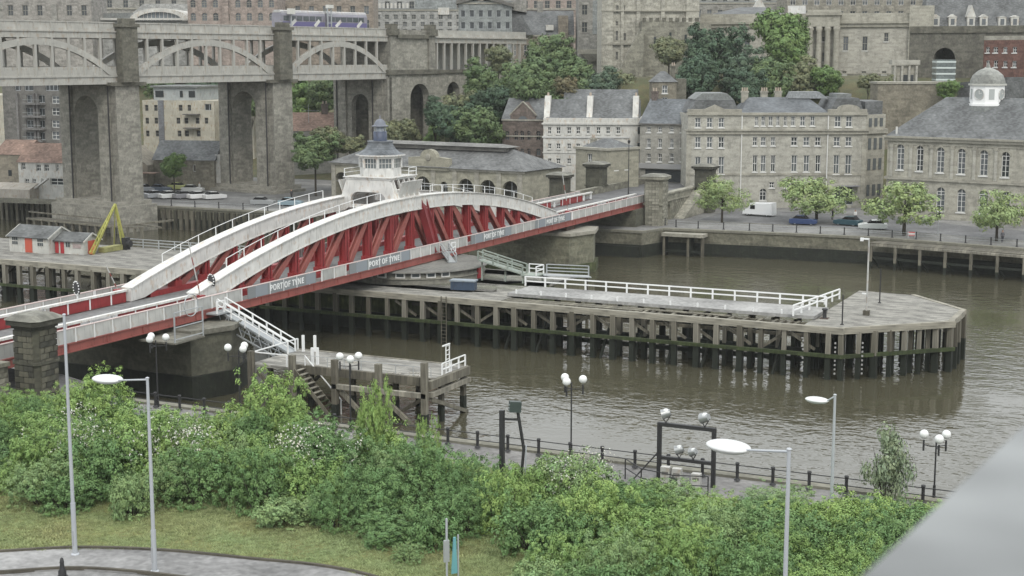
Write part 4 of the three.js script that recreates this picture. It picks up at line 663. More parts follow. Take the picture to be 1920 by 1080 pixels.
// facade origins [x, n, turn, width] and openings [centre, sill, width, height, kind] in metres
const FAC = {
  bank: { p: [3.7, 99.0, 0.449, 31.1], win: [[1.69, 18.12, 1, 1.67, 0], [3.74, 18.12, 0.99, 1.67, 0], [5.8, 18.12, 0.99, 1.67, 0], [11.96, 18.4, 0.61, 1.67, 0], [13.13, 18.4, 0.7, 1.67, 0], [14.43, 18.4, 0.7, 1.67, 0], [15.7, 18.4, 0.61, 1.67, 0], [17, 18.4, 0.61, 1.67, 0], [18.36, 18.4, 0.7, 1.67, 0], [20.04, 18.4, 0.88, 1.67, 0], [21.77, 18.4, 0.79, 1.67, 0], [26.21, 18.22, 1.06, 1.86, 0], [28.17, 18.22, 1.06, 1.86, 0], [1.75, 14.58, 0.99, 1.87, 0], [3.81, 14.58, 0.99, 1.87, 0], [5.87, 14.58, 0.99, 1.87, 0], [11.77, 14.95, 0.81, 1.49, 0], [13.22, 14.95, 0.9, 1.49, 0], [14.95, 14.95, 0.8, 1.49, 0], [18.65, 14.95, 1.08, 1.49, 0], [20.8, 14.95, 1.08, 1.49, 0], [22.81, 14.95, 0.98, 1.49, 0], [26.14, 14.86, 1.07, 1.59, 0], [28.2, 14.86, 1.07, 1.59, 0], [1.83, 9.99, 0.97, 3, 0], [3.89, 9.99, 0.97, 3, 0], [5.96, 9.99, 0.97, 3, 0], [11.86, 10.36, 0.77, 2.91, 0], [13.32, 10.36, 0.86, 2.91, 0], [15.05, 10.36, 0.77, 2.91, 0], [18.76, 10.36, 1.04, 2.91, 0], [20.92, 10.36, 1.04, 2.91, 0], [22.94, 10.36, 0.94, 2.91, 0], [26.18, 9.99, 1.02, 3.28, 0], [28.29, 9.99, 1.11, 3.28, 0], [1.9, 6.98, 1, 1.6, 1], [3.97, 6.98, 1, 1.6, 1], [6.04, 6.98, 1, 1.6, 1], [13.41, 5.28, 1.17, 2.08, 2], [14.92, 7.54, 0.91, 1.04, 1], [17.55, 7.54, 0.91, 1.04, 1], [27.63, 4.52, 3.37, 3.21, 4]] },
  guildhall: { p: [38.0, 101.1, -0.201, 23.1], win: [[2.3, 11.79, 1.31, 4.21, 2], [5.68, 11.71, 1.19, 4.17, 2], [9.18, 11.63, 1.25, 4.14, 2], [12.71, 11.55, 1.31, 4.11, 2], [16.4, 11.47, 1.28, 4.08, 2], [19.9, 11.39, 1.33, 4.04, 2], [6.01, 5.32, 1.48, 3.89, 2], [9.48, 5.34, 1.45, 3.85, 2], [12.97, 5.35, 1.42, 3.82, 2], [16.62, 5.37, 1.47, 3.79, 2], [20.26, 5.38, 1.44, 3.76, 2]] },
  greyhouse: { p: [-8.9, 108.5, 0.000, 9.1], win: [[1.67, 16.61, 0.82, 1, 0], [3.85, 16.65, 0.81, 0.99, 0], [6.13, 16.7, 0.81, 0.99, 0], [8.28, 16.75, 0.8, 0.98, 0], [1.7, 13.76, 0.81, 1.69, 0], [3.89, 13.82, 0.8, 1.68, 0], [6.17, 13.88, 0.8, 1.68, 0], [8.33, 13.94, 0.79, 1.67, 0], [1.74, 11.21, 0.82, 1.5, 1], [3.93, 11.27, 0.81, 1.49, 1], [6.21, 11.34, 0.8, 1.49, 1], [8.38, 11.41, 0.79, 1.48, 1]] },
  whitehouse: { p: [-27.9, 107.1, 0.330, 16.1], win: [[1.2, 15.93, 0.7, 1.31, 1], [2.87, 15.94, 0.8, 1.31, 1], [4.9, 15.95, 0.8, 1.31, 1], [6.61, 15.96, 0.8, 1.31, 1], [8.48, 15.98, 0.69, 1.31, 1], [10.44, 15.99, 0.79, 1.31, 1], [12.25, 16, 0.79, 1.3, 1], [14.16, 16.01, 0.79, 1.3, 1], [1.22, 13.11, 0.71, 1.01, 1], [2.89, 13.12, 0.81, 1.01, 1], [4.91, 13.14, 0.8, 1.01, 1], [6.63, 13.15, 0.8, 1.01, 1], [8.5, 13.16, 0.7, 1.01, 1], [10.47, 13.18, 0.8, 1.01, 1], [12.28, 13.19, 0.79, 1.01, 1], [14.19, 13.21, 0.79, 1.01, 1], [1.23, 10.28, 0.71, 1.02, 1], [2.9, 10.3, 0.81, 1.02, 1], [4.93, 10.31, 0.8, 1.02, 1], [6.65, 10.33, 0.8, 1.02, 1], [8.52, 10.34, 0.7, 1.01, 1], [10.49, 10.36, 0.8, 1.01, 1], [12.31, 10.38, 0.8, 1.01, 1], [14.22, 10.39, 0.79, 1.01, 1], [1.24, 7.55, 0.71, 1.22, 1], [2.92, 7.56, 0.81, 1.22, 1], [4.95, 7.58, 0.8, 1.22, 1], [6.67, 7.6, 0.8, 1.22, 1], [8.54, 7.62, 0.7, 1.22, 1], [10.52, 7.64, 0.8, 1.22, 1], [12.33, 7.65, 0.79, 1.22, 1], [14.25, 7.67, 0.79, 1.22, 1]] },
  brick: { p: [-38.4, 111.0, 0.207, 8.3], win: [[0.94, 14.28, 0.86, 1.77, 2], [2.7, 14.3, 0.75, 1.77, 2], [3.93, 14.32, 0.85, 1.76, 2], [5.26, 14.34, 0.74, 1.76, 2], [7.17, 14.36, 0.95, 1.76, 2], [0.94, 11.27, 0.86, 1.36, 2], [2.71, 11.3, 0.75, 1.36, 2], [3.93, 11.32, 0.85, 1.36, 2], [5.27, 11.34, 0.74, 1.36, 2], [7.18, 11.37, 0.95, 1.36, 2], [3.87, 17.2, 2.02, 1.36, 2]] },
  stonehouse: { p: [-16.0, 95.1, -0.418, 7.9], win: [[3.6, 11.1, 1.21, 2.33, 0]] },
  market: { p: [-57.6, 79.5, -0.121, 40.7], win: [[30.55, 6.83, 3.22, 2.9, 2], [35.2, 7.06, 3.26, 2.87, 2], [39.66, 7.3, 2.44, 2.81, 2], [21.44, 6.76, 2.67, 3.11, 2], [26.04, 7.02, 1.37, 3.02, 2], [1.87, 6.51, 1.93, 2.99, 2], [4.83, 6.65, 1.66, 2.97, 2]] },
  moot: { p: [-27.6, 197.2, 0.178, 48.7], win: [[34.41, 31.74, 1.24, 3.34, 0], [38.81, 31.74, 1.22, 3.33, 0], [43.61, 33.82, 1.01, 1.96, 0], [11.33, 31.76, 1.34, 2.52, 0], [34.33, 26.15, 0.96, 0.75, 1], [38.8, 26.16, 1.07, 0.75, 1], [43.43, 26.18, 1.06, 0.75, 1], [29.45, 33.86, 1.07, 1.24, 1], [29.52, 29.13, 0.92, 2.24, 0]] },
  keep: { p: [-44.0, 174.9, 0.446, 22.5], win: [[3.58, 40.4, 0.6, 1.7, 1], [5, 40.4, 0.72, 1.7, 1], [3.49, 37.48, 0.61, 0.98, 1], [3.52, 34.05, 0.6, 2.2, 1], [5.32, 34.05, 0.72, 1.71, 1], [3.57, 29.64, 0.6, 1.84, 1], [14.03, 39.91, 0.47, 1.58, 1], [10.59, 34.05, 0.6, 1.71, 1]] },
  hillhouse: { p: [-15.1, 131.1, 0.445, 4.9], win: [[2.57, 23.15, 1.14, 1.58, 0], [2.6, 21.25, 1.15, 1.06, 0]] },
  redbrick: { p: [44.1, 159.6, -0.491, 10.0], win: [[0.96, 31.13, 0.93, 1.14, 0], [2.77, 31.12, 1.05, 1.14, 0], [4.98, 31.12, 1.03, 1.13, 0], [7.17, 31.12, 1.02, 1.12, 0], [1.13, 28.3, 0.93, 1.26, 0], [2.93, 28.31, 1.04, 1.25, 0], [5.15, 28.33, 1.03, 1.24, 0], [7.22, 28.34, 1.01, 1.24, 0]] },
  viaduct: { p: [31.4, 170.1, -0.064, 20.2], win: [] },
  creamflats: { p: [-142.7, 130.7, 0.173, 18.6], win: [[1.09, 17.68, 0.9, 1.38, 1], [3.48, 17.71, 0.9, 1.38, 1], [9.95, 17.77, 1.02, 1.38, 1], [12.23, 17.79, 0.88, 1.37, 1], [17.05, 17.96, 1.7, 1.5, 4], [1.11, 14.67, 0.9, 1.39, 1], [3.49, 14.7, 0.9, 1.39, 1], [9.28, 14.77, 1.02, 1.38, 1], [11.36, 14.8, 1.02, 1.38, 1], [14.26, 14.83, 1.01, 1.38, 1], [16.53, 14.86, 0.87, 1.37, 1], [1.12, 11.66, 0.9, 1.4, 1], [3.65, 11.7, 0.9, 1.39, 1], [9.45, 11.78, 1.03, 1.39, 1], [11.39, 11.81, 1.02, 1.39, 1], [14.43, 11.85, 1.01, 1.38, 1], [4.79, 20.7, 2.43, 1.51, 4], [11.1, 20.76, 0.88, 1.49, 4], [14.96, 20.78, 3.35, 1.5, 4]] },
  greyflats: { p: [-153.8, 97.5, -0.023, 17.4], win: [[9.67, 20.54, 5.35, 1.56, 4], [9.49, 17.77, 5.36, 1.58, 4], [9.32, 15.11, 5.37, 1.61, 4], [9.15, 12.56, 5.38, 1.63, 4], [15.34, 20.41, 2.23, 1.62, 0], [15.19, 17.9, 2.23, 1.63, 0], [15.02, 15.27, 2.24, 1.64, 0], [14.87, 12.74, 2.24, 1.66, 0], [4.57, 23.03, 1.68, 1.74, 4], [7.84, 23.06, 2.6, 1.74, 4], [14.53, 23.12, 3.91, 1.74, 4]] },
  pub: { p: [-113.4, 59.3, 0.156, 10.3], win: [[1.06, 9.62, 0.88, 1.31, 1], [4.31, 9.4, 0.99, 1.3, 1], [6.02, 9.43, 0.98, 1.3, 1], [8.34, 9.49, 0.63, 1.29, 1], [1.7, 6.76, 0.87, 1.21, 1], [3.25, 6.8, 0.75, 1.21, 1], [5.08, 6.85, 0.52, 1.2, 1], [8.09, 6.89, 2.67, 1.25, 1]] },
  graymass: { p: [-219.1, 166.0, 0.448, 22.6], win: [] },
  station: { p: [-206.2, 183.3, 0.450, 30.3], win: [] },
  hotel: { p: [-173.1, 188.1, 0.451, 24.8], win: [] },
  hotel2: { p: [-162.3, 215.6, 0.449, 27.9], win: [] },
  c1: { p: [-157.8, 262.1, 0.449, 27.0], win: [] },
  c2: { p: [-96.3, 203.0, 0.448, 14.1], win: [] },
  roofs1: { p: [-84.9, 208.5, 0.446, 17.6], win: [] },
  tower1: { p: [-63.8, 207.5, 0.456, 6.1], win: [] },
  rear1: { p: [-60.1, 287.0, 0.448, 29.1], win: [] },
  rear2: { p: [-23.8, 260.1, 0.449, 39.9], win: [] },
  right1: { p: [23.3, 216.1, 0.450, 22.8], win: [] },
  cathed: { p: [-194.9, 288.6, 0.450, 29.2], win: [] },
  lowbuild: { p: [-105.0, 87.8, 0.287, 12.7], win: [[8.54, 7.63, 0.61, 1.39, 3]] },
  redroof: { p: [-97.6, 124.6, 0.448, 11.8], win: [[1.66, 11.81, 0.62, 1.29, 1], [4.36, 11.81, 0.61, 1.29, 1]] },
};
// ---------------------------------------------------------------- town buildings; local axes: x along the front, n into the building, y absolute
const paleStone = M('pale sandstone', [0.54, 0.535, 0.485], 'stone', 0.93, { bump: 0.015 }), paleStone2 = M('pale sandstone, greyer', [0.50, 0.49, 0.43], 'stone', 0.93, { bump: 0.015 }), trimStone = M('trim sandstone', [0.45, 0.44, 0.385], 'stone', 0.92);
const slateM = M('slate roof', [0.25, 0.255, 0.255], 'slate', 0.8), slateB = M('blue slate roof', [0.235, 0.25, 0.265], 'slate', 0.75), leadM = M('lead flat', [0.36, 0.38, 0.365], 'ground', 0.8), tileM = M('red tile roof', [0.46, 0.3, 0.23], 'slate', 0.9);
const renderW = M('white render', [0.68, 0.685, 0.66], 'paint', 0.85), brickM = M('dull brick', [0.2, 0.165, 0.15], 'soot', 0.95), brickR = M('red brick', [0.22, 0.12, 0.10], 'soot', 0.95), frameM = M('window frame paint', [0.6, 0.6, 0.57], null, 0.6), paneM = M('window pane', [0.10, 0.11, 0.115], null, 0.12), paneD = M('dark window pane', [0.035, 0.04, 0.042], null, 0.12), creamM = M('cream render', [0.55, 0.53, 0.45], 'paint', 0.9), greyW = M('grey cladding', [0.2, 0.195, 0.185], 'soot', 0.9), doorM = M('brown doorway', [0.09, 0.075, 0.06], null, 0.6);
const winCache = new Map();
function windowParts(w, h, st) { // frame bars and glass for one opening, centred at x = 0 with the sill at y = 0
  const k = [w.toFixed(1), h.toFixed(1), st].join(); if (winCache.has(k)) return winCache.get(k);
  const f = [], a = 0.1, fr = 0.34; w = +w.toFixed(1); h = +h.toFixed(1);
  let pane;
  if (st === 2) {
    const r = w / 2; pane = profileX([[-r, 0], [r, 0], [r, h - r], ...arcPts(0, h - r, r, r, 0, Math.PI, 8)], fr - 0.05, fr);
    f.push(box(-r, -r + a, 0, h - r, fr - 0.14, fr - 0.05), box(r - a, r, 0, h - r, fr - 0.14, fr - 0.05), box(-r, r, 0, a, fr - 0.14, fr - 0.05), box(-0.04, 0.04, 0, h - 0.05, fr - 0.12, fr - 0.05), box(-r, r, h - r - 0.05, h - r + 0.05, fr - 0.12, fr - 0.05));
    for (let y = 0.9; y < h - r - 0.3; y += 0.9) f.push(box(-r, r, y - 0.03, y + 0.03, fr - 0.11, fr - 0.05));
  } else {
    pane = box(-w / 2, w / 2, 0, h, fr - 0.05, fr);
    f.push(box(-w / 2, -w / 2 + a, 0, h, fr - 0.14, fr - 0.05), box(w / 2 - a, w / 2, 0, h, fr - 0.14, fr - 0.05), box(-w / 2, w / 2, 0, a, fr - 0.14, fr - 0.05), box(-w / 2, w / 2, h - a, h, fr - 0.14, fr - 0.05));
    if (st === 0 || st === 1) f.push(box(-w / 2, w / 2, h / 2 - 0.05, h / 2 + 0.05, fr - 0.13, fr - 0.05), box(-0.04, 0.04, 0, h, fr - 0.12, fr - 0.05));
    if (st === 4) for (let x = -w / 2 + 1.1; x < w / 2 - 0.4; x += 1.1) f.push(box(x - 0.05, x + 0.05, 0, h, fr - 0.13, fr - 0.05));
  }
  const o = { f: join(f), p: join(pane), s: join(box(-w / 2 - 0.12, w / 2 + 0.12, -0.18, 0, -0.16, 0.2)) }; winCache.set(k, o); return o;
}
function openings(parent, wins, o = {}) { // window (frame) > pane, sill; face: function placing [x, y] on the wall
  for (const [i, [x, y, w, h, st]] of wins.entries()) {
    const g = windowParts(w, h, st), wm = new THREE.Mesh(g.f, st === 4 ? (o.shop || greyMetalM) : (o.frame || frameM)); wm.name = st === 3 ? 'door' : 'window'; wm.castShadow = wm.receiveShadow = true;
    if (o.east !== undefined) { wm.position.set(o.east, y, -x); wm.rotation.y = Math.PI / 2; } else wm.position.set(x, y, 0);
    const p = new THREE.Mesh(g.p, st === 3 ? doorM : (st === 1 || st === 4 || hash(i, 7, wins.length) < (o.dark || 0.3)) ? paneD : paneM); p.name = 'pane'; p.receiveShadow = true; wm.add(p);
    if (!o.nosill && st < 3) { const s = new THREE.Mesh(g.s, o.sill || frameM); s.name = 'sill'; s.castShadow = s.receiveShadow = true; wm.add(s); }
    parent.add(wm);
  }
}
const rectHole = ([x, y, w, h, st]) => { w = +w.toFixed(1); h = +h.toFixed(1); return st === 2 ? [[x - w / 2, y], [x + w / 2, y], [x + w / 2, y + h - w / 2], ...arcPts(x, y + h - w / 2, w / 2, w / 2, 0, Math.PI, 8)] : [[x - w / 2, y], [x + w / 2, y], [x + w / 2, y + h], [x - w / 2, y + h]]; };
function shell(g, w, d, y0, y1, m, wins, x0 = 0, o = {}) { // front wall with real openings, solid body behind
  mesh('front_wall', profileX([[x0, y0], [w, y0], [w, y1], [x0, y1]], 0, 0.42, wins.filter(q => q[1] > y0 && q[1] + q[3] < y1).map(rectHole)), m, g);
  mesh('body', box(x0, w, y0, y1 - 0.02, 0.42, d), o.body || m, g); openings(g, wins, o);
}
function slopeRoof(name, g, x0, x1, n0, n1, y, h, inset, m, ov = 0.4) { // hipped (inset > 0) or gabled (inset = 0) roof with a ridge along x
  const a = x0 - ov, b = x1 + ov, c = n0 - ov, d = n1 + ov, mid = (n0 + n1) / 2, P = [V(a, y, c), V(b, y, c), V(b, y, d), V(a, y, d), V(inset ? x0 + inset : a, y + h, mid), V(inset ? x1 - inset : b, y + h, mid)], f = [[0, 1, 5], [0, 5, 4], [2, 3, 4], [2, 4, 5], [1, 2, 5], [3, 0, 4], [0, 2, 1], [0, 3, 2]];
  const q = new THREE.BufferGeometry().setFromPoints(f.flatMap(t => t.map(i => P[i]))); q.computeVertexNormals(); return mesh(name, q, m, g);
}
function slopeRoofN(name, g, x0, x1, n0, n1, y, h, m, ov = 0.3) { return mesh(name, [bar(V((x0 + x1) / 2, y + h, n0 - ov), V((x0 + x1) / 2, y + h, n1 + ov), 0.2, 0.2), ...[[x0 - ov, (x0 + x1) / 2], [x1 + ov, (x0 + x1) / 2]].map(([e, r]) => profileX([[e, y - 0.1], [r, y + h], [r, y + h + 0.16], [e, y + 0.06]].sort(() => 0), n0 - ov, n1 + ov))], m, g); }
function bld(key, name, label, cat = 'building', grp) { const [x, n, t, w] = FAC[key].p; return [group(name, label, cat, x, 0, n, t, grp), w, FAC[key].win]; }
function chimney(g, x, n, w, d, y0, y1, m, pots = 2) { const c = mesh('chimney', [box(x - w / 2, x + w / 2, y0, y1, n - d / 2, n + d / 2), box(x - w / 2 - 0.1, x + w / 2 + 0.1, y1 - 0.3, y1, n - d / 2 - 0.1, n + d / 2 + 0.1)], m, g); for (let i = 0; i < pots; i++) mesh('chimney_pot', rod(V(x - w / 2 + (i + 0.5) * w / pots, y1, n), V(x - w / 2 + (i + 0.5) * w / pots, y1 + 0.6, n), 0.16, 0.13, 7), M('chimney pot', [0.36, 0.3, 0.24], null, 0.9), c); }
const band = (g, w, y, h, p, m = trimStone, x0 = 0, d = 0.4) => mesh('cornice', box(x0 - p, w + p, y, y + h, -p, d), m, g);

{ // long stone office range with pavilions
  const [g, w, win] = bld('bank', 'stone_office_range', 'long pale stone four storey building with slate mansard roofs behind the quay trees', 'building');
  shell(g, w, 14, 4, 20.3, paleStone, win, 0, { sill: frameM });
  band(g, w, 16.95, 0.55, 0.35); band(g, w, 17.5, 0.3, 0.6); band(g, w, 9.7, 0.4, 0.15); band(g, w, 20.25, 0.45, 0.3);
  for (const [a, b] of [[0, 9.2], [24.6, w]]) { mesh('pavilion_parapet', box(a - 0.15, b + 0.15, 20.7, 21.3, -0.2, 0.6), trimStone, g); }
  mesh('parapet_pediment', profileX([[2.8, 21.3], [6.4, 21.3], [4.6, 22.1]], -0.2, 0.4), trimStone, g); mesh('parapet_arch', profileX([[26, 21.3], [30, 21.3], ...arcPts(28, 21.3, 2, 0.8, 0, Math.PI, 8).slice(1)], -0.2, 0.4), trimStone, g);
  mesh('pavilion_roof', profileX([[0.3, 20.7], [9, 20.7], [8, 22.9], [1.4, 22.9]], 0.6, 13), slateM, g); mesh('pavilion_flat', [profileX([[1.2, 22.9], [8.2, 22.9], [7, 24], [2.6, 24]], 2, 12)], leadM, g);
  slopeRoof('centre_roof', g, 9.2, 24.6, 0.4, 13.5, 20.7, 2.5, 2.5, slateB, 0);
  mesh('pavilion_roof', profileX([[24.8, 20.7], [w - 0.2, 20.7], [w - 1.2, 23.2], [26, 23.2]], 0.6, 13), slateM, g); mesh('pavilion_crest', [box(26.6, w - 2, 23.2, 23.9, 3, 10)], leadM, g);
  mesh('skylight', slantBox(18.5, 24, 23.0, 24.2), M('glazed roof', [0.5, 0.53, 0.54], 'ground', 0.4), g);
  for (const x of [11, 14.5, 17]) chimney(g, x, 8, 1.2, 0.8, 22.2, 24.3, trimStone, 3);
  for (const x of [9.4, 24.5]) mesh('rain_pipe', rod(V(x, 4.2, -0.12), V(x, 20.2, -0.12), 0.11, 0.11, 6), frameM, g);
  for (const x of [0.15, w - 0.15]) mesh('corner_pilaster', box(x - 0.4, x + 0.4, 4, 16.9, -0.14, 0.2), paleStone2, g);
  mesh('shop_awning', [bar(V(26.8, 7.9, -0.75), V(30.2, 7.9, -0.75), 1.4, 0.12)], M('grey awning', [0.2, 0.2, 0.21], null, 0.8), g);
  mesh('angled_wing', prism([[w, 0], [w + 4.3, 3.4], [w + 4.3, 14], [w, 14]], 4, 20.3), paleStone2, g); mesh('angled_cornice', prism([[w, -0.5], [w + 4.8, 3.3], [w + 4.8, 14], [w, 14]], 17.0, 17.75), trimStone, g); mesh('angled_roof', prism([[w, 0.8], [w + 3.8, 3.9], [w + 3.8, 13], [w, 13]], 20.3, 22.6), slateM, g);
  for (const y of [6, 10.6, 14.2, 18.2]) for (const t of [0.22, 0.5, 0.78]) { const o = V(w + 4.3 * t + 0.03, y, 3.4 * t - 0.04); mesh('wing_window', bar(o, o.clone().setY(y + (y > 17 ? 1.5 : 2.0)), 0.75, 0.1, new THREE.Vector3(0.62, 0, 0.78)), paneM, g); }
}
function slantBox(a, b, y0, y1) { return profileX([[a, y0], [b + 1.6, y0], [b, y1], [a + 0.6, y1]], 6, 9); }
{ // guildhall with clock turret
  const [g, w, win] = bld('guildhall', 'guildhall', 'pale stone guildhall with tall round-headed windows and a white clock turret', 'building');
  shell(g, w, 17, 3.6, 16.7, paleStone2, win, 0, { dark: 0.15 });
  band(g, w, 16.6, 0.5, 0.45); band(g, w, 17.1, 0.3, 0.75); band(g, w, 16.0, 0.25, 0.12); band(g, w, 10.2, 0.45, 0.3);
  for (const [i, q] of win.slice(0, 6).entries()) { mesh('arch_moulding', profileX([...arcPts(q[0], q[1] + q[3] - q[2] / 2, q[2] / 2 + 0.28, q[2] / 2 + 0.28, 0, Math.PI, 10), ...arcPts(q[0], q[1] + q[3] - q[2] / 2, q[2] / 2 + 0.02, q[2] / 2 + 0.02, Math.PI, 0, 10)], -0.1, 0.05), trimStone, g); mesh('pilaster', box(q[0] - 1.75, q[0] - 1.25, 10.7, 16, -0.2, 0.1), paleStone, g); mesh('pilaster_capital', box(q[0] - 1.85, q[0] - 1.15, 15.5, 16, -0.28, 0.1), trimStone, g); }
  slopeRoof('hipped_roof', g, 0, w + 16, 0, 17, 17.4, 6.3, 6.5, slateM, 0.3); mesh('east_body', box(w, w + 16, 3.6, 17.35, 0.2, 17), paleStone2, g);
  mesh('roof_gutter_pipe', rod(V(1.4, 17.4, 0.2), V(1.4, 18.9, 0.2), 0.16, 0.16, 7), whiteM, g);
}
{ const t = group('clock_turret', 'white octagonal clock turret with a lead dome on the guildhall roof', 'turret', 52.8, 0, 106.6, -0.35);
  const oct = k => Array.from({ length: 8 }, (_, i) => [k * Math.cos((i + 0.5) * Math.PI / 4), k * Math.sin((i + 0.5) * Math.PI / 4)]), Y = 22.4;
  mesh('base', prism(oct(3.1), Y - 1.4, Y), leadM, t); const d = mesh('drum', prism(oct(2.75), Y, Y + 3.3), M('turret white', [0.74, 0.745, 0.73], null, 0.6), t); mesh('drum_foot', prism(oct(3.0), Y, Y + 0.35), M('turret white', [0, 0, 0]), t); mesh('drum_cornice', prism(oct(3.05), Y + 3.3, Y + 3.6), M('trim grey', [0.42, 0.42, 0.38], null, 0.7), t);
  mesh('dome', lathe([[2.85, 3.6], [2.8, 4.1], [2.4, 5.0], [1.6, 5.7], [0.7, 6.1], [0.35, 6.2], [0.3, 6.5], [0.12, 6.8], [0, 7.5]], 0, Y, 0, 16), M('dome lead', [0.42, 0.43, 0.39], 'ground', 0.7), t);
  const R = 2.75 * Math.cos(Math.PI / 8);
  for (let k = 0; k < 8; k++) { const a = k * Math.PI / 4, c = [R * Math.cos(a), R * Math.sin(a)], dir = new THREE.Vector3(Math.cos(a), 0, -Math.sin(a));
    if (k % 2) { const s = new THREE.Vector3(dir.z, 0, -dir.x), o = V(c[0], Y + 1.9, c[1]); mesh('louvre_window', bar(o.clone().addScaledVector(s, -0.45), o.clone().addScaledVector(s, 0.45), 0.1, 1.7), M('louvre grey', [0.36, 0.38, 0.37], null, 0.8), t); }
    else { const cl = mesh('clock_face', rod(V(c[0], Y + 1.9, c[1]), V(c[0] + 0.07 * Math.cos(a), Y + 1.9, c[1] + 0.07 * Math.sin(a)), 0.85, 0.85, 20), M('clock dial', [0.3, 0.32, 0.31], null, 0.6), t); const o = V(c[0] + 0.09 * Math.cos(a), Y + 1.9, c[1] + 0.09 * Math.sin(a)), s = new THREE.Vector3(dir.z, 0, -dir.x);
      mesh('clock_hand', [bar(o, o.clone().add(new THREE.Vector3(0, 0.6, 0)), 0.07, 0.07), bar(o, o.clone().addScaledVector(s, 0.4).add(new THREE.Vector3(0, 0.15, 0)), 0.08, 0.08)], whiteM, cl); mesh('clock_rim', new THREE.TorusGeometry(0.85, 0.06, 5, 20).toNonIndexed().rotateY(Math.PI / 2 + a).translate(o.x, o.y, o.z), whiteM, cl); } }
}
{ const [g, w, win] = bld('greyhouse', 'grey_house', 'grey rendered house with blue slate roof between the white and the stone buildings');
  shell(g, w, 12, 4, 18.2, M('grey render', [0.44, 0.435, 0.40], 'stone', 0.93), win, 0, { dark: 0.1 }); slopeRoof('roof', g, 0, w, 0, 12, 18.2, 4.4, 0, slateB, 0.25); mesh('gutter', box(-0.2, w + 0.2, 18.0, 18.25, -0.4, -0.1), greyW, g);
  mesh('shop_fascia', box(0, w, 10.0, 10.9, -0.5, 0), M('fascia grey', [0.28, 0.28, 0.275], null, 0.8), g); mesh('shop_front', box(1.2, w - 0.6, 7.6, 9.8, -0.12, 0), paneD, g); chimney(g, 0.6, 6, 1, 1, 20, 24, brickM, 2); }
{ const [g, w, win] = bld('whitehouse', 'white_house', 'white rendered four storey building with curved corner and white chimneys');
  shell(g, w, 11, 4, 18.9, renderW, win, 0, { nosill: false, sill: renderW }); band(g, w, 17.7, 0.3, 0.3, renderW); band(g, w, 15.2, 0.3, 0.2, M('grey trim', [0.45, 0.45, 0.43], null, 0.8)); band(g, w, 12.3, 0.2, 0.12, renderW);
  const pc = arcPts(w, 3.2, 3.2, 3.2, -Math.PI / 2, 0, 8); mesh('curved_corner', prism([...pc, [w + 3.2, 11], [w, 11]], 4, 18.9), renderW, g); mesh('corner_cornice', prism([...arcPts(w, 3.2, 3.5, 3.5, -Math.PI / 2, 0, 8), [w + 3.5, 11], [w, 11]], 17.7, 18.0), renderW, g);
  for (const [a, y] of [[-0.9, 16], [-0.35, 16], [-0.9, 13], [-0.35, 13]]) mesh('window', bar(V(w + 3.22 * Math.cos(a), y, 3.2 + 3.22 * Math.sin(a)), V(w + 3.22 * Math.cos(a), y + 1.3, 3.2 + 3.22 * Math.sin(a)), 0.7, 0.15, new THREE.Vector3(Math.cos(a), 0, -Math.sin(a))), paneD, g);
  slopeRoof('roof', g, 0.4, w + 2, 1, 10.6, 18.7, 3.6, 0, slateM, 0); for (const [x, s] of [[0.5, 1], [8.6, 0.8], [w + 1.2, 1]]) { mesh('chimney_stack', profileN([[1.2, 18.6], [5.4, 18.6], [5.4, 23], [3.6, 23]], x - 0.55, x + 0.55), renderW, g); for (const q of [4, 5]) mesh('chimney_pot', rod(V(x, 23, q), V(x, 23.6, q), 0.2, 0.16, 7), M('chimney pot', [0, 0, 0]), g); }
  mesh('rear_range', box(3, w + 1, 18, 21.6, 11, 18), brickM, g); slopeRoof('rear_roof', g, 3, w + 1, 11, 18, 21.4, 2.6, 0, slateM, 0.2); }
{ const [g, w, win] = bld('brick', 'brick_house', 'dull brick house with gabled dormer and arched windows left of the white building');
  shell(g, w, 12, 4, 18.3, brickM, win.filter(q => q[1] < 17), 0, { frame: M('brown frame', [0.14, 0.12, 0.11], null, 0.7), nosill: true }); slopeRoof('roof', g, 0, w, 0, 12, 18.3, 4, 0, slateM, 0.2);
  mesh('gable_dormer', profileX([[1.6, 17.5], [6.6, 17.5], [6.6, 19.2], [4.1, 21.6], [1.6, 19.2]], -0.06, 6), brickM, g); mesh('gable_coping', [bar(V(1.4, 19.15, 0), V(4.1, 21.8, 0), 0.4, 0.2), bar(V(6.8, 19.15, 0), V(4.1, 21.8, 0), 0.4, 0.2)], trimStone, g);
  mesh('lunette', profileX([[3.1, 18.0], [5.1, 18.0], ...arcPts(4.1, 18, 1, 1, 0, Math.PI, 8).slice(1)], -0.14, -0.04), paneM, g); chimney(g, 2.3, 7, 1.9, 1, 20, 23.8, brickM, 3); band(g, w, 15.0, 0.25, 0.1, trimStone); band(g, w, 18.1, 0.25, 0.2, trimStone); mesh('east_wing', box(w, w + 1.2, 4, 16.5, 2, 12), brickM, g); }
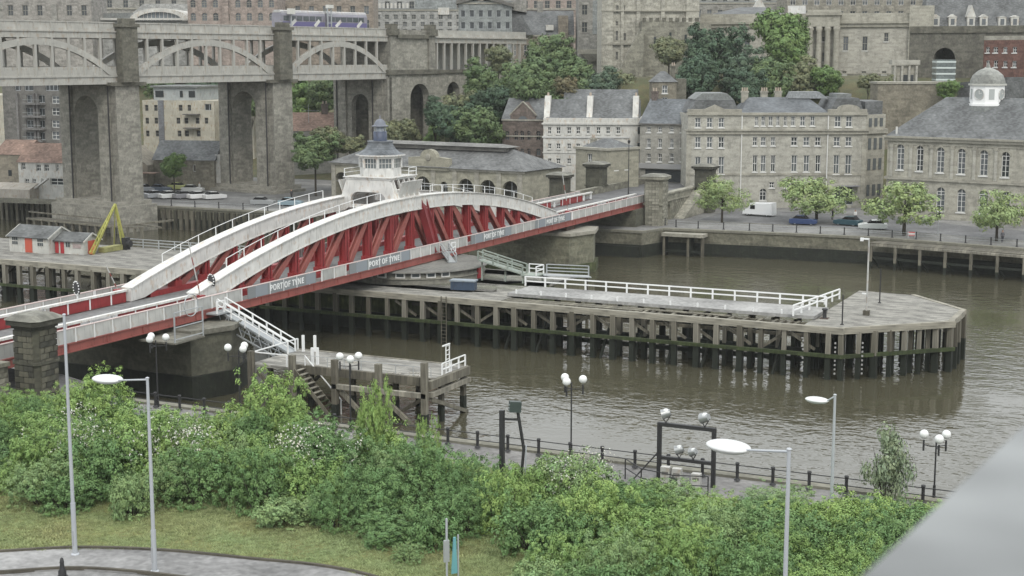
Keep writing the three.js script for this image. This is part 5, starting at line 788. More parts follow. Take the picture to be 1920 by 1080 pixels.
{ const [g, w, win] = bld('stonehouse', 'stone_house', 'small flat-roofed stone house at the top of the bridge approach');
  shell(g, w, 8, 4, 14.2, M('buff stone', [0.43, 0.42, 0.345], 'stone', 0.93), win); band(g, w, 14.1, 0.4, 0.3, trimStone, 0, 8.3); slopeRoof('roof', g, 0.6, w - 0.4, 0.8, 7.4, 14.5, 1.5, 2.4, slateM, 0); chimney(g, 1.4, 3, 0.9, 0.8, 14.4, 16, trimStone, 2);
  openings(g, [[2.4, 10.6, 0.9, 2.2, 0], [5, 10.6, 0.9, 2.2, 0], [2.4, 7, 0.9, 2.2, 0], [5, 7, 0.9, 2.2, 0]], { east: w - 0.1 }); mesh('sign_plate', box(w - 0.9, w - 0.1, 8.3, 9.3, -2.2, -2.1), M('notice white', [0.6, 0.6, 0.58], null, 0.6), g); mesh('sign_post', rod(V(w - 0.5, 7.3, -2.15), V(w - 0.5, 8.4, -2.15), 0.06, 0.06, 6), greyMetalM, g); }
{ // arcaded market hall on the quay
  const [g, w, win] = bld('market', 'market_hall', 'long low arcaded market hall with hipped slate roof behind the swing bridge'), W2 = w + 0.3, D = 13;
  const ar = []; for (let k = 0; k < 9; k++) { const x = 2.2 + k * 4.55; ar.push([x, 4.4, k === 5 ? 1.6 : 3.2, k === 5 ? 4.6 : 5.3, 2]); }
  mesh('arcade_wall', profileX([[0, 3.9], [W2, 3.9], [W2, 11.3], [0, 11.3]], 0, 0.8, ar.map(rectHole)), M('market stone', [0.43, 0.42, 0.345], 'stone', 0.93, { bump: 0.02 }), g);
  mesh('rear_wall', box(0, W2, 3.9, 11.2, D - 0.6, D), M('market stone', [0, 0, 0]), g); for (const x of [0, W2 - 0.6]) mesh('end_wall', box(x, x + 0.6, 3.9, 11.2, 0.8, D - 0.6), M('market stone', [0, 0, 0]), g); mesh('ceiling', box(0.6, W2 - 0.6, 10.4, 11.2, 0.8, D - 0.6), oldWoodM2, g); mesh('hall_floor', box(0.6, W2 - 0.6, 3.9, 4.1, 0.8, D - 0.6), roadM, g);
  for (const q of ar) mesh('arch_glazing', [rod(V(q[0], 5, 0.6), V(q[0], q[1] + q[3] - 0.1, 0.6), 0.05), bar(V(q[0] - q[2] / 2, 8, 0.6), V(q[0] + q[2] / 2, 8, 0.6), 0.1, 0.12)], greyMetalM, g);
  for (let k = 0; k <= 9; k++) mesh('pier_strip', box(clamp(k * 4.55 - 0.45, 0, W2 - 0.9), clamp(k * 4.55 - 0.45, 0, W2 - 0.9) + 0.9, 3.9, 11, -0.16, 0.05), trimStone, g);
  band(g, W2, 11.0, 0.4, 0.3, trimStone); slopeRoof('roof', g, 0, W2, 0, D, 11.4, 3.2, 6, M('market slate', [0.27, 0.27, 0.265], 'slate', 0.85), 0.6);
  mesh('ridge_lantern', [box(5.6, W2 - 6.5, 14.2, 14.9, D / 2 - 1.6, D / 2 + 1.6)], greyW, g); slopeRoof('lantern_roof', g, 5.2, W2 - 6, D / 2 - 1.9, D / 2 + 1.9, 14.9, 0.5, 2, M('lantern felt', [0.36, 0.355, 0.33], 'ground', 0.9), 0.2);
  mesh('centre_pediment', [profileX([[17.6, 10.9], [26.2, 10.9], [26.2, 13], [23.6, 13.2], ...arcPts(21.9, 13.2, 1.7, 1.3, 0, Math.PI, 8), [17.6, 13]], -0.35, 0.7)], M('market stone', [0, 0, 0]), g); mesh('carved_arms', [ball(21.9, 13.1, -0.35, 0.6, 1, 1.1, 0.4, 8)], trimStone, g);
  openings(g, [[3.5, 4.6, 1.6, 4.4, 2], [8.5, 4.6, 2.4, 5.0, 2]], { east: W2 - 0.15, nosill: true, frame: greyMetalM }); }
{ // courthouse on the hill
  const [g, w, win] = bld('moot', 'courthouse', 'large pale classical courthouse on the hill behind the big green tree');
  shell(g, w, 30, 22, 37.4, M('hill sandstone', [0.55, 0.54, 0.49], 'stone', 0.94), win, 0, { frame: trimStone }); band(g, w, 37.2, 0.8, 0.5, trimStone, 0, 30); band(g, w, 38.0, 0.5, 0.9, trimStone, 0, 30); mesh('parapet', box(0, w, 38.5, 40.4, 0.2, 29), paleStone2, g);
  mesh('portico', box(25.6, 33, 37.3, 41.2, -2.2, 3), paleStone2, g); mesh('portico_cornice', box(25.2, 33.4, 39.9, 40.6, -2.6, 3), trimStone, g); for (let k = 0; k < 4; k++) { const x = 26.3 + k * 2; mesh('portico_column', lathe([[0.75, 24], [0.7, 30], [0.58, 36.2], [0.85, 36.6], [0.85, 37.3], [0, 37.3]], x, 0, -1.5, 12), paleStone2, g); } mesh('portico_floor', box(25.2, 33.4, 22, 25.5, -2.5, 0.2), trimStone, g);
  band(g, w, 26.2, 0.35, 0.2, trimStone); mesh('east_wing', box(w, w + 5.5, 22, 42, -1, 22), paleStone2, g); mesh('roof_vent', box(20, 24, 40.4, 42.5, 8, 12), whiteM, g); mesh('roof_flat', box(0.5, w, 40.3, 40.42, 0.6, 29), leadM, g); slopeRoof('west_roof', g, 2, 20, 2, 24, 40.4, 2, 6, slateM, 0); }
{ // castle keep and its forebuilding
  const [g, w, win] = bld('keep', 'castle_keep', 'square medieval stone castle keep with flat buttresses on the hill');
  const kM = M('keep stone', [0.53, 0.52, 0.465], 'soot', 0.95, { bump: 0.03 }); shell(g, w, 20, 22, 54, kM, win, 0, { nosill: true, frame: trimStone });
  for (const [a, b] of [[0, 2.6], [4.4, 5.1], [8, 8.9], [13.7, 14.6], [w - 3, w]]) mesh('buttress', box(a, b, 22, 54, -0.55, 0.05), kM, g); for (const y of [33.1, 40.7]) mesh('string_course', box(-0.1, w + 0.1, y, y + 0.35, -0.68, 0.1), trimStone, g);
  const hM = M('forebuilding stone', [0.34, 0.335, 0.285], 'soot', 0.95, { bump: 0.03 }); mesh('forebuilding', profileX([[8.4, 22], [w + 2, 22], [w + 2, 37.6], [14, 38.5], [8.8, 38.5]], -7, -0.6), hM, g); for (let k = 0; k < 9; k++) mesh('battlement', box(8.9 + k * 1.5, 9.7 + k * 1.5, 38.2, 39.1, -7.1, -6.2), M('blackened sandstone', [0, 0, 0]), g);
  mesh('outer_stair', profileX([[1, 22], [9, 22], [9, 36], [7.8, 36]], -9.5, -7.1), hM, g); for (const [x, y] of [[11.5, 33], [15, 34], [18.5, 33.5], [20, 31]]) mesh('loop_window', box(x, x + 0.5, y, y + 1.8, -7.06, -6.9), paneD, g); }
{ const [g, w, win] = bld('hillhouse', 'hill_house', 'small grey stone house with hipped roof below the castle keep'); shell(g, w, 6, 14, 25.4, M('brown grey stone', [0.29, 0.27, 0.22], 'soot', 0.95), win); slopeRoof('roof', g, 0, w, 0, 6, 25.4, 2.1, 2, slateM, 0.25); mesh('side_tower', box(w, w + 2, 14, 26, 0.5, 5), hStoneD, g); chimney(g, w - 0.4, 3, 0.8, 0.8, 26, 28.6, hStoneD, 2); }
{ const [g, w, win] = bld('redbrick', 'red_brick_house', 'red brick house with white sash windows behind the clock turret'); shell(g, w, 10, 18, 33.6, brickR, win, 0, { dark: 0.6 }); mesh('parapet', box(0, w, 33.6, 34.4, 0, 0.5), trimStone, g); mesh('flat_roof', box(0, w, 33.5, 33.7, 0.5, 10), slateM, g); mesh('low_roof', profileX([[-2, 20], [w, 20], [w, 26.5], [-2, 25.2]], -6, -0.3), slateM, g); }
{ const [g, w] = bld('viaduct', 'railway_viaduct', 'dark stone railway viaduct with an arch at the top right', 'viaduct'); const h = [[1.2, 22], [5.6, 22], [5.6, 30], ...arcPts(3.4, 30, 2.2, 2.2, 0, Math.PI, 8)]; mesh('wall', profileX([[-4, 20], [w + 20, 20], [w + 20, 35.2], [-4, 35.2]], 0, 1.5, [h]), M('viaduct stone', [0.19, 0.185, 0.16], 'soot', 0.95, { bump: 0.03 }), g); mesh('arch_back', box(-4, 10, 20, 35, 9, 9.4), M('viaduct stone', [0, 0, 0]), g); mesh('arch_side', box(0, 0.9, 20, 35, 1.5, 9), M('viaduct stone', [0, 0, 0]), g); mesh('arch_vault', box(0.9, 6.2, 32.6, 35, 1.5, 9), M('viaduct stone', [0, 0, 0]), g); mesh('parapet', [box(-4, w + 20, 35.2, 36.6, -0.3, 0.7)], M('blackened sandstone', [0, 0, 0]), g); mesh('body', box(6.2, w + 20, 20, 35.1, 1.5, 9), hStoneD, g); }
{ const [g, w] = bld('right1', 'dormered_terrace', 'slate roofed terrace with a row of white dormers above the railway viaduct'); mesh('wall', box(0, w + 8, 26, 37, 0, 10), brickM, g); slopeRoof('roof', g, 0, w + 8, 0, 10, 37, 9, 0, slateM, 0.3); for (const [x, s] of [[1.2, 1], [5.2, 1], [9.6, 1.9], [12.6, 1], [17, 0.8], [20, 0.9]]) { const d = mesh('dormer', [box(x - 0.9, x + 0.9, 37.4, 39.6, -0.1, 2.6), profileX([[x - 1.1, 39.6], [x + 1.1, 39.6], [x, 40.3 + (s - 1) * 2.4]], -0.2, 2.6)], renderW, g); mesh('dormer_pane', box(x - 0.45, x + 0.45, 37.8, 39.2, -0.16, -0.08), paneM, d); } chimney(g, 4, 5, 1.6, 1, 44, 48, brickR, 3); chimney(g, 15, 5, 1.6, 1, 44, 48, brickR, 3); }
{ const t = group('glass_office', 'small pale green glazed office below the railway viaduct', 'building', 38.4, 0, 151.4, 0.35); mesh('block', box(-1.8, 1.8, 18, 29.8, 0, 5), M('green glass wall', [0.28, 0.33, 0.32], 'ground', 0.3), t); for (let y = 20; y < 29.5; y += 1.15) mesh('floor_band', box(-1.85, 1.85, y, y + 0.3, -0.08, 5.05), M('pale green band', [0.47, 0.52, 0.5], null, 0.6), t); }
{ const t = group('white_pavilion', 'little white classical pavilion beside the courthouse', 'building', 30.5, 0, 152, 0.35); mesh('room', box(-2.2, 2.2, 18, 28.6, 0.3, 4), paleStone2, t); mesh('entablature', box(-2.7, 2.7, 28.8, 29.7, -0.4, 4.3), paleStone, t); for (let k = 0; k < 4; k++) mesh('column', rod(V(-2.1 + k * 1.4, 23.5, -0.1), V(-2.1 + k * 1.4, 28.6, -0.1), 0.28, 0.24, 9), paleStone, t); mesh('porch', box(-2.6, 2.6, 18, 23.6, -0.6, 4), trimStone, t); mesh('dark_doorway', box(-0.4, 1.6, 23.7, 26.8, 0.1, 0.28), paneD, t); }
{ const t = group('stone_stub_wall', 'plain brown stone retaining wall on the hillside below the pavilion', 'wall', 33.4, 0, 141.5, 0.42); mesh('wall_body', box(-6, 9, 12, 25.2, 0, 7), M('brown grey stone', [0, 0, 0]), t); mesh('wall_cap', box(-6.2, 9.2, 25.2, 25.6, -0.2, 7.2), trimStone, t); }
// west of the high bridge
{ const [g, w, win] = bld('creamflats', 'cream_flats', 'cream apartment block with pale blue top storey seen between the high bridge piers'); shell(g, w, 14, 6, 20.2, creamM, win.filter(q => q[1] < 19), 0, { nosill: true, frame: greyW }); mesh('top_storey', box(2.4, 13.6, 20.2, 23.2, 1.2, 13), M('pale blue cladding', [0.45, 0.49, 0.5], 'paint', 0.7), g); for (const [a, b] of [[2.9, 5], [9.3, 10], [11.6, 13.2]]) mesh('top_window', box(a, b, 20.9, 22.4, 1.1, 1.22), paneD, g); mesh('top_roof', box(1.8, 14.2, 23.2, 23.6, 0.6, 13.4), leadM, g); mesh('stair_strip', box(4.2, 5.6, 6, 20.2, -0.25, 0.05), M('grey glazing', [0.3, 0.31, 0.33], 'ground', 0.4), g); for (const y of [13.7, 16.9]) mesh('balcony', box(11.2, 15, y, y + 0.25, -1.6, 0), greyW, g); mesh('east_range', box(w - 0.1, w + 9, 6, 19, 2, 14), creamM, g); }
{ const [g, w, win] = bld('greyflats', 'grey_flats', 'brown grey apartment block with deep balconies at the left edge'); shell(g, w, 14, 4, 25.6, greyW, win, 0, { nosill: true, dark: 0.2 }); for (const q of win.slice(0, 4)) { mesh('balcony_slab', box(q[0] - q[2] / 2 - 0.2, q[0] + q[2] / 2 + 0.2, q[1] - 0.45, q[1] - 0.05, -1.2, 0), M('balcony concrete', [0.3, 0.29, 0.275], 'ground', 0.9), g); mesh('balcony_rail', [bar(V(q[0] - q[2] / 2, q[1] + 0.6, -1.15), V(q[0] + q[2] / 2, q[1] + 0.6, -1.15), 0.06, 0.06)], greyMetalM, g); } for (const x of [4.6, 9.4, 10.4]) mesh('fin', box(x - 0.25, x + 0.25, 4, 22.5, -0.5, 0.05), M('balcony concrete', [0, 0, 0]), g); mesh('penthouse', box(0, w + 1, 25.5, 28, 2, 12), M('penthouse grey', [0.3, 0.31, 0.31], 'ground', 0.6), g); mesh('west_part', box(-14, 0.05, 4, 22, 1, 12), creamM, g); }
{ const [g, w, win] = bld('pub', 'riverside_pub', 'white riverside pub with red tiled roofs beside the nearest high bridge pier'); shell(g, w, 8, 4, 11.0, renderW, win, 0, { nosill: true }); slopeRoof('roof', g, 0, w + 6, 0, 8, 11.0, 3.4, 0, tileM, 0.3); mesh('east_part', box(w, w + 6, 4, 11, 0.4, 8), renderW, g); mesh('west_wing', box(-6.5, -0.05, 4, 12.2, 2, 10), M('stone wing', [0.36, 0.33, 0.27], 'stone', 0.93), g); slopeRoof('wing_roof', g, -6.5, 0, 2, 10, 12.2, 2.6, 0, tileM, 0.2); for (const [x, y] of [[-3.6, 8.2], [-3.4, 6]]) mesh('wing_window', box(x, x + 0.7, y, y + 1.1, 1.92, 2.01), paneD, g); mesh('lean_to', profileN([[-3, 4], [0, 4], [0, 7.2], [-3, 6.2]], -4, 4.2), M('porch', [0.5, 0.47, 0.42], 'paint', 0.9), g); mesh('fire_stair', [bar(V(1.6, 4.6, -1), V(7, 8.2, -1), 0.9, 0.2)], whiteM, g); mesh('terrace_wall', box(-8, w + 3, 4, 4.9, -6, -5.7), ashlarMs[1], g); }
{ const [g, w, win] = bld('lowbuild', 'low_stone_building', 'low stone building with grey slate roof behind the car park tree'); shell(g, w, 9, 4, 9.9, M('brown grey stone', [0, 0, 0]), win, 0, {}); slopeRoof('roof', g, 0, w, 0, 9, 9.9, 3.7, 0, slateM, 0.3); mesh('white_end', box(w - 0.2, w + 3, 4, 11, 1, 7), renderW, g); mesh('gable_wing', profileX([[-9, 4], [-0.1, 4], [-0.1, 9], [-4.5, 12.5], [-9, 9]], -3, 6), M('stone wing', [0, 0, 0]), g); mesh('porch_roof', [bar(V(-1, 7.6, -4.2), V(2.4, 7.6, -4.2), 2.6, 0.16)], tileM, g); }
{ const [g, w, win] = bld('redroof', 'red_roofed_house', 'grey house with red tile roof seen right of the second high bridge pier'); shell(g, w, 9, 4, 14.2, M('grey render', [0, 0, 0]), win, 0, {}); slopeRoof('roof', g, 0, w, 0, 9, 14.2, 3.9, 0, tileM, 0.3); chimney(g, 7.6, 4.5, 1.4, 1, 16, 20, brickM, 2); mesh('aerial', [rod(V(4.6, 16, 0), V(4.6, 20, 0), 0.05, 0.05, 5), bar(V(3.4, 18.6, 0), V(7, 18.6, 0), 0.06, 0.06)], greyMetalM, g); }
// far skyline: each block a thing with its own windows
function skyline(key, name, label, y1, y0, m, rows, cols, o = {}) { const [g, w] = bld(key, name, label, 'building', 'buildings on the skyline'); const W = w * (o.ws || 1);
  const wins = []; const t = o.top || y1 - 1.2, b = o.bot || y0; for (let r = 0; r < rows; r++) for (let c = 0; c < cols; c++) wins.push([(c + 0.5) * W / cols, t - (r + 1) * (t - b) / rows + 0.5, Math.min(1.5, W / cols * 0.5), (t - b) / rows * 0.6, o.st ?? 1]);
  shell(g, W, o.d || 16, o.base || 22, y1, m, wins, 0, { nosill: true, frame: o.frame || trimStone, dark: 0.3 }); if (o.roof) slopeRoof('roof', g, 0, W, 0, o.d || 16, y1, o.roof, o.inset || 0, o.rm || slateM, 0.3); else mesh('flat_roof', box(-0.2, W + 0.2, y1, y1 + 0.4, -0.2, (o.d || 16) + 0.2), leadM, g); band(g, W, y1 - 0.4, 0.4, 0.25, trimStone); return g; }
const farGrey = M('far grey stone', [0.38, 0.375, 0.355], 'soot', 0.95), farPink = M('far pinkish brick', [0.42, 0.355, 0.325], 'soot', 0.95), farPale = M('far pale cladding', [0.46, 0.47, 0.47], 'soot', 0.9), farBlue = M('far blue grey cladding', [0.33, 0.36, 0.37], 'soot', 0.7);
{ const g = skyline('graymass', 'warehouse', 'plain grey rendered warehouse above the left end of the high bridge', 47, 41, M('warehouse render', [0.40, 0.385, 0.365], 'soot', 0.95), 1, 6, { ws: 1.08, st: 1 }); mesh('pipe_duct', box(13.5, 15, 36, 44.6, -0.6, 0.05), farGrey, g); mesh('roof_plant', box(2, 9, 47.3, 50, 3, 8), farGrey, g); }
{ const [g, w] = bld('station', 'station_roof', 'white arched station roof with glazed end beyond the high bridge', 'building'); g.position.y = 3.1; mesh('shed_wall', box(0, w, 24, 37.5, 0.5, 30), farPale, g); const out = arcPts(w * 0.72, 37.2, 8.5, 3.6, 0, Math.PI, 14), inn = arcPts(w * 0.72, 37.2, 6.6, 2.5, Math.PI, 0, 14); mesh('arch_roof', profileX([...out, ...inn], -1, 30), renderW, g); mesh('glazed_end', profileX(arcPts(w * 0.72, 37.2, 6.6, 2.5, 0, Math.PI, 14), 0, 0.3), M('end glazing', [0.14, 0.16, 0.17], null, 0.2), g); for (let k = -5; k <= 5; k++) mesh('glazing_bar', box(w * 0.72 + k * 1.15 - 0.07, w * 0.72 + k * 1.15 + 0.07, 37.2, 37.2 + 2.5 * Math.sqrt(1 - (k * 1.15 / 6.6) ** 2), -0.2, 0), renderW, g); mesh('eaves', box(-1, w + 1, 37.4, 38, -1.2, 0.6), renderW, g); mesh('side_roof', profileX([[-2, 38], [w * 0.5, 38], [w * 0.45, 39.6], [0, 39.2]], 2, 28), leadM, g); mesh('far_shed', profileX([[4, 38], [w, 38], [w - 4, 43], [10, 43]], 30, 44), farPale, g); }
{ const g = skyline('hotel', 'brick_hotel', 'pinkish brick station hotel with arched windows behind the high bridge', 48, 36, farPink, 3, 8, { st: 2 }); mesh('corner_strip', box(9.6, 11.4, 24, 48, -0.5, 0.1), farPink, g); }
skyline('hotel2', 'brick_hotel', 'brown brick building behind the purple train', 51, 38, M('far brown brick', [0.38, 0.33, 0.285], 'soot', 0.95), 3, 7, { st: 0 });
{ const g = skyline('c1', 'office_block', 'pale grey office block with a row of white roof lights above the abutment', 45, 37, farPale, 3, 10, { st: 0, ws: 1.05 }); for (let k = 0; k < 9; k++) mesh('roof_light', box(0.5 + k * 1.25, 1.1 + k * 1.25, 45.4, 47, -0.2, 0.8), renderW, g); mesh('plant_room', box(13, 26, 45.3, 53, 2, 12), farBlue, g); mesh('white_panel', box(20.5, 24, 43.4, 45.6, -0.4, -0.1), renderW, g); }
{ const g = skyline('c2', 'glass_office_block', 'grey glazed office block right of the bridge viaduct end', 44.4, 34, farBlue, 3, 6, { st: 4, d: 12 }); mesh('roof_fascia', profileX([[-0.6, 44], [6, 45.6], [14.6, 43.2], [14.6, 44], [6, 46.6], [-0.6, 44.9]], -0.8, 12), greyW, g); mesh('grey_gable', profileX([[6, 44], [18, 42], [18, 52], [9, 52]], 6, 14), farGrey, g); }
{ const g = skyline('roofs1', 'slate_roofed_block', 'cluster of dark slate roofs with white windows left of the castle keep', 36, 30, M('far brown stone', [0.28, 0.25, 0.21], 'soot', 0.95), 1, 5, { roof: 6.5, d: 16, st: 0, frame: renderW, base: 20 }); mesh('cross_gable', profileX([[1, 36], [7, 36], [4, 41]], -1.2, 8), slateM, g); mesh('stair_gable', box(13.6, 16.2, 20, 41, -1.4, 6), M('far brown stone', [0, 0, 0]), g); mesh('dormer', box(10.4, 12.4, 37.2, 38.6, 0, 3), renderW, g); chimney(g, 9, 8, 1.6, 1, 40, 45, farGrey, 3); }
{ const g = skyline('tower1', 'narrow_office', 'narrow grey building with a tall dark window squeezed left of the keep', 46, 36, farGrey, 2, 2, { st: 1, base: 20 }); mesh('tall_window', box(3.6, 5.6, 36, 44.6, -0.15, 0), farBlue, g); mesh('arch_canopy', [profileX([[0.5, 31], [6.6, 31], [5.6, 29.6], [2.4, 29]], -4, 0)], hStoneD, g); mesh('balustrade', box(-0.4, 6.8, 31, 32.2, -4, -3.7), trimStone, g); }
{ const g = skyline('rear1', 'grey_town_block', 'grey town buildings with chimneys behind the courthouse roof', 46.5, 38, farGrey, 2, 9, { st: 0 }); mesh('white_gable', profileX([[16, 42], [23, 42], [19.5, 48]], -3, 4), renderW, g); chimney(g, 12, 6, 2, 1, 46, 50, farGrey, 4); }
skyline('rear2', 'stone_town_block', 'long stone town block with regular windows above the courthouse', 49, 40, M('far stone', [0.36, 0.345, 0.3], 'soot', 0.95), 2, 12, { st: 0, frame: renderW });
// rearmost row closing the view uphill
for (const [i, [x, n, w, h, t, l]] of [[-395, 205, 110, 64, 0.45, 'hazy far block left of everything on the skyline'], [-300, 250, 90, 64, 0.45, 'hazy far block at the extreme left of the skyline'], [-228, 300, 70, 66, 0.45, 'hazy far block above the station roof'], [-165, 322, 62, 68, 0.45, 'hazy far block above the station hotel'], [-108, 340, 60, 69, 0.45, 'hazy far block above the office block with roof lights'], [-54, 366, 60, 70, 0.45, 'hazy far block left of the keep'], [0, 392, 56, 72, 0.45, 'hazy far block behind the keep'], [50, 416, 56, 74, 0.45, 'hazy far block above the courthouse'], [100, 440, 70, 76, 0.45, 'hazy far block above the dormered terrace']].entries()) {
  const g = group('far_block', l, 'building', x, 0, n, t, 'far blocks on the horizon'), m = [farGrey, farGrey, farPale, farPink, farGrey, farBlue, farGrey, farPale, farGrey][i], wins = []; for (let r = 0; r < 3; r++) for (let c = 0; c < 16; c++) wins.push([(c + 0.5) * w / 16, 42 + r * 5.2, 1.8, 2.6, 1]);
  shell(g, w, 20, 20, h, m, wins, 0, { nosill: true, frame: trimStone }); band(g, w, 46.6, 0.5, 0.3, trimStone);
}
// ---------------------------------------------------------------- foliage: leaf-sized faces gathered in clumps
function leafGeo(seed, lobes, clumps, per, leaf, spread, hue = 0.25, upright = 0.3) {
  const R = rng(seed), n = clumps * per, pos = new Float32Array(n * 12), col = new Float32Array(n * 12), idx = new Uint32Array(n * 6);
  const vol = lobes.map(l => l[3] * l[4] * l[5]), tot = vol.reduce((a, b) => a + b, 0), N = new THREE.Vector3(), T = new THREE.Vector3(), B = new THREE.Vector3(), C = new THREE.Vector3(), O = new THREE.Vector3();
  let k = 0;
  for (let c = 0; c < clumps; c++) {
    let q = R() * tot, li = 0; while (q > vol[li] && li < lobes.length - 1) q -= vol[li++];
    const L = lobes[li]; O.set(R() * 2 - 1, R() * 2 - 1, R() * 2 - 1).normalize(); const rad = 0.45 + 0.55 * Math.pow(R(), 0.45);
    C.set(L[0] + O.x * L[3] * rad, L[1] + O.y * L[4] * rad, L[2] + O.z * L[5] * rad); const cs = spread * (0.6 + 0.8 * R()), tone = 1 + (R() - 0.5) * hue * 2, yel = (R() - 0.5) * hue;
    for (let i = 0; i < per; i++, k++) {
      N.set(R() * 2 - 1, R() * 2 - 1, R() * 2 - 1).normalize(); const r = cs * Math.cbrt(R()), px = C.x + N.x * r, py = C.y + N.y * r * 0.75, pz = C.z + N.z * r;
      N.addScaledVector(O, 0.7); N.y += upright; N.normalize(); T.set(R() - 0.5, R() - 0.5, R() - 0.5).cross(N).normalize(); B.crossVectors(N, T);
      const s = leaf * (0.6 + 0.8 * R()), w = s * 0.55, b = k * 12, t = tone * (0.85 + 0.3 * R()), dr = s * 0.25;
      const P = [[-s, 0, 0], [0, -w, dr], [s, 0, 0], [0, w, dr]];
      for (let j = 0; j < 4; j++) { pos[b + j * 3] = px + T.x * P[j][0] + B.x * P[j][1] + N.x * P[j][2]; pos[b + j * 3 + 1] = py + T.y * P[j][0] + B.y * P[j][1] + N.y * P[j][2]; pos[b + j * 3 + 2] = pz + T.z * P[j][0] + B.z * P[j][1] + N.z * P[j][2]; col[b + j * 3] = t * (1 + yel); col[b + j * 3 + 1] = t; col[b + j * 3 + 2] = t * (1 - yel); }
      idx.set([k * 4, k * 4 + 1, k * 4 + 2, k * 4, k * 4 + 2, k * 4 + 3], k * 6);
    }
  }
  const g = new THREE.BufferGeometry(); g.setAttribute('position', new THREE.BufferAttribute(pos, 3)); g.setAttribute('color', new THREE.BufferAttribute(col, 3)); g.setIndex(new THREE.BufferAttribute(idx, 1)); g.computeVertexNormals(); return g;
}
function leafMat(key, rgb) { const m = M('leaves ' + key, rgb, null, 0.75, { double: true }); m.vertexColors = true; return m; }
const barkM = M('bark', [0.085, 0.075, 0.058], 'wood', 0.95);
function limbs(seed, h, r, spread, k = 6) { const R = rng(seed), g = [rod(V(0, 0, 0), V(0, h * 0.45, 0), r, r * 0.75, 8)]; const t = V(0, h * 0.45, 0); g.push(rod(t, V(0, h * 0.85, 0), r * 0.75, r * 0.25, 7)); for (let i = 0; i < k; i++) { const a = i * 6.283 / k + R(), s = spread * (0.6 + 0.4 * R()), y = h * (0.4 + 0.25 * R()); g.push(rod(V(0, y, 0), V(s * Math.cos(a), y + h * (0.18 + 0.25 * R()), s * Math.sin(a)), r * 0.45, r * 0.12, 6)); } return join(g); }
const crownGeo = [0, 1, 2, 3].map(i => { const R = rng(300 + i), lobes = []; for (let k = 0; k < 9; k++) { const a = R() * 6.283, q = 0.5 * Math.sqrt(R()), y = (R() - 0.45) * 0.85; lobes.push([q * Math.cos(a), y, q * Math.sin(a), 0.32 + 0.24 * R(), 0.28 + 0.2 * R(), 0.32 + 0.24 * R()]); } return leafGeo(310 + i, lobes, 330, 44, 0.04, 0.12, 0.14); }); // unit crowns
const trunkGeo = [0, 1].map(i => limbs(330 + i, 1, 0.035, 0.3, 7));
function addTree(name, label, x, y0, n, yc, r, ry, geo, m, grp, cat = 'tree') { // crown centred at yc above ground y0
  const t = group(name, label, cat, x, y0, n, 0, grp), H = yc - y0;
  const tr = new THREE.Mesh(trunkGeo[Math.floor(rnd() * 2)], barkM); tr.name = 'trunk'; tr.castShadow = tr.receiveShadow = true; tr.scale.set(r * 1.6, H + ry * 0.5, r * 1.6); t.add(tr);
  const c = new THREE.Mesh(geo, m); c.name = 'crown'; c.castShadow = c.receiveShadow = true; c.position.y = H; c.scale.set(r * 1.36, ry * 1.36, r * 1.36); c.rotation.y = rnd() * 6.28; t.add(c); return t;
}
const LG = { mid: leafMat('mid', [0.105, 0.155, 0.062]), dark: leafMat('dark', [0.055, 0.095, 0.052]), bright: leafMat('bright', [0.12, 0.19, 0.055]), olive: leafMat('olive', [0.16, 0.175, 0.09]), tan: leafMat('tan', [0.14, 0.125, 0.065]), lime: leafMat('lime', [0.24, 0.31, 0.125]), blue: leafMat('blue green', [0.075, 0.115, 0.07]) };
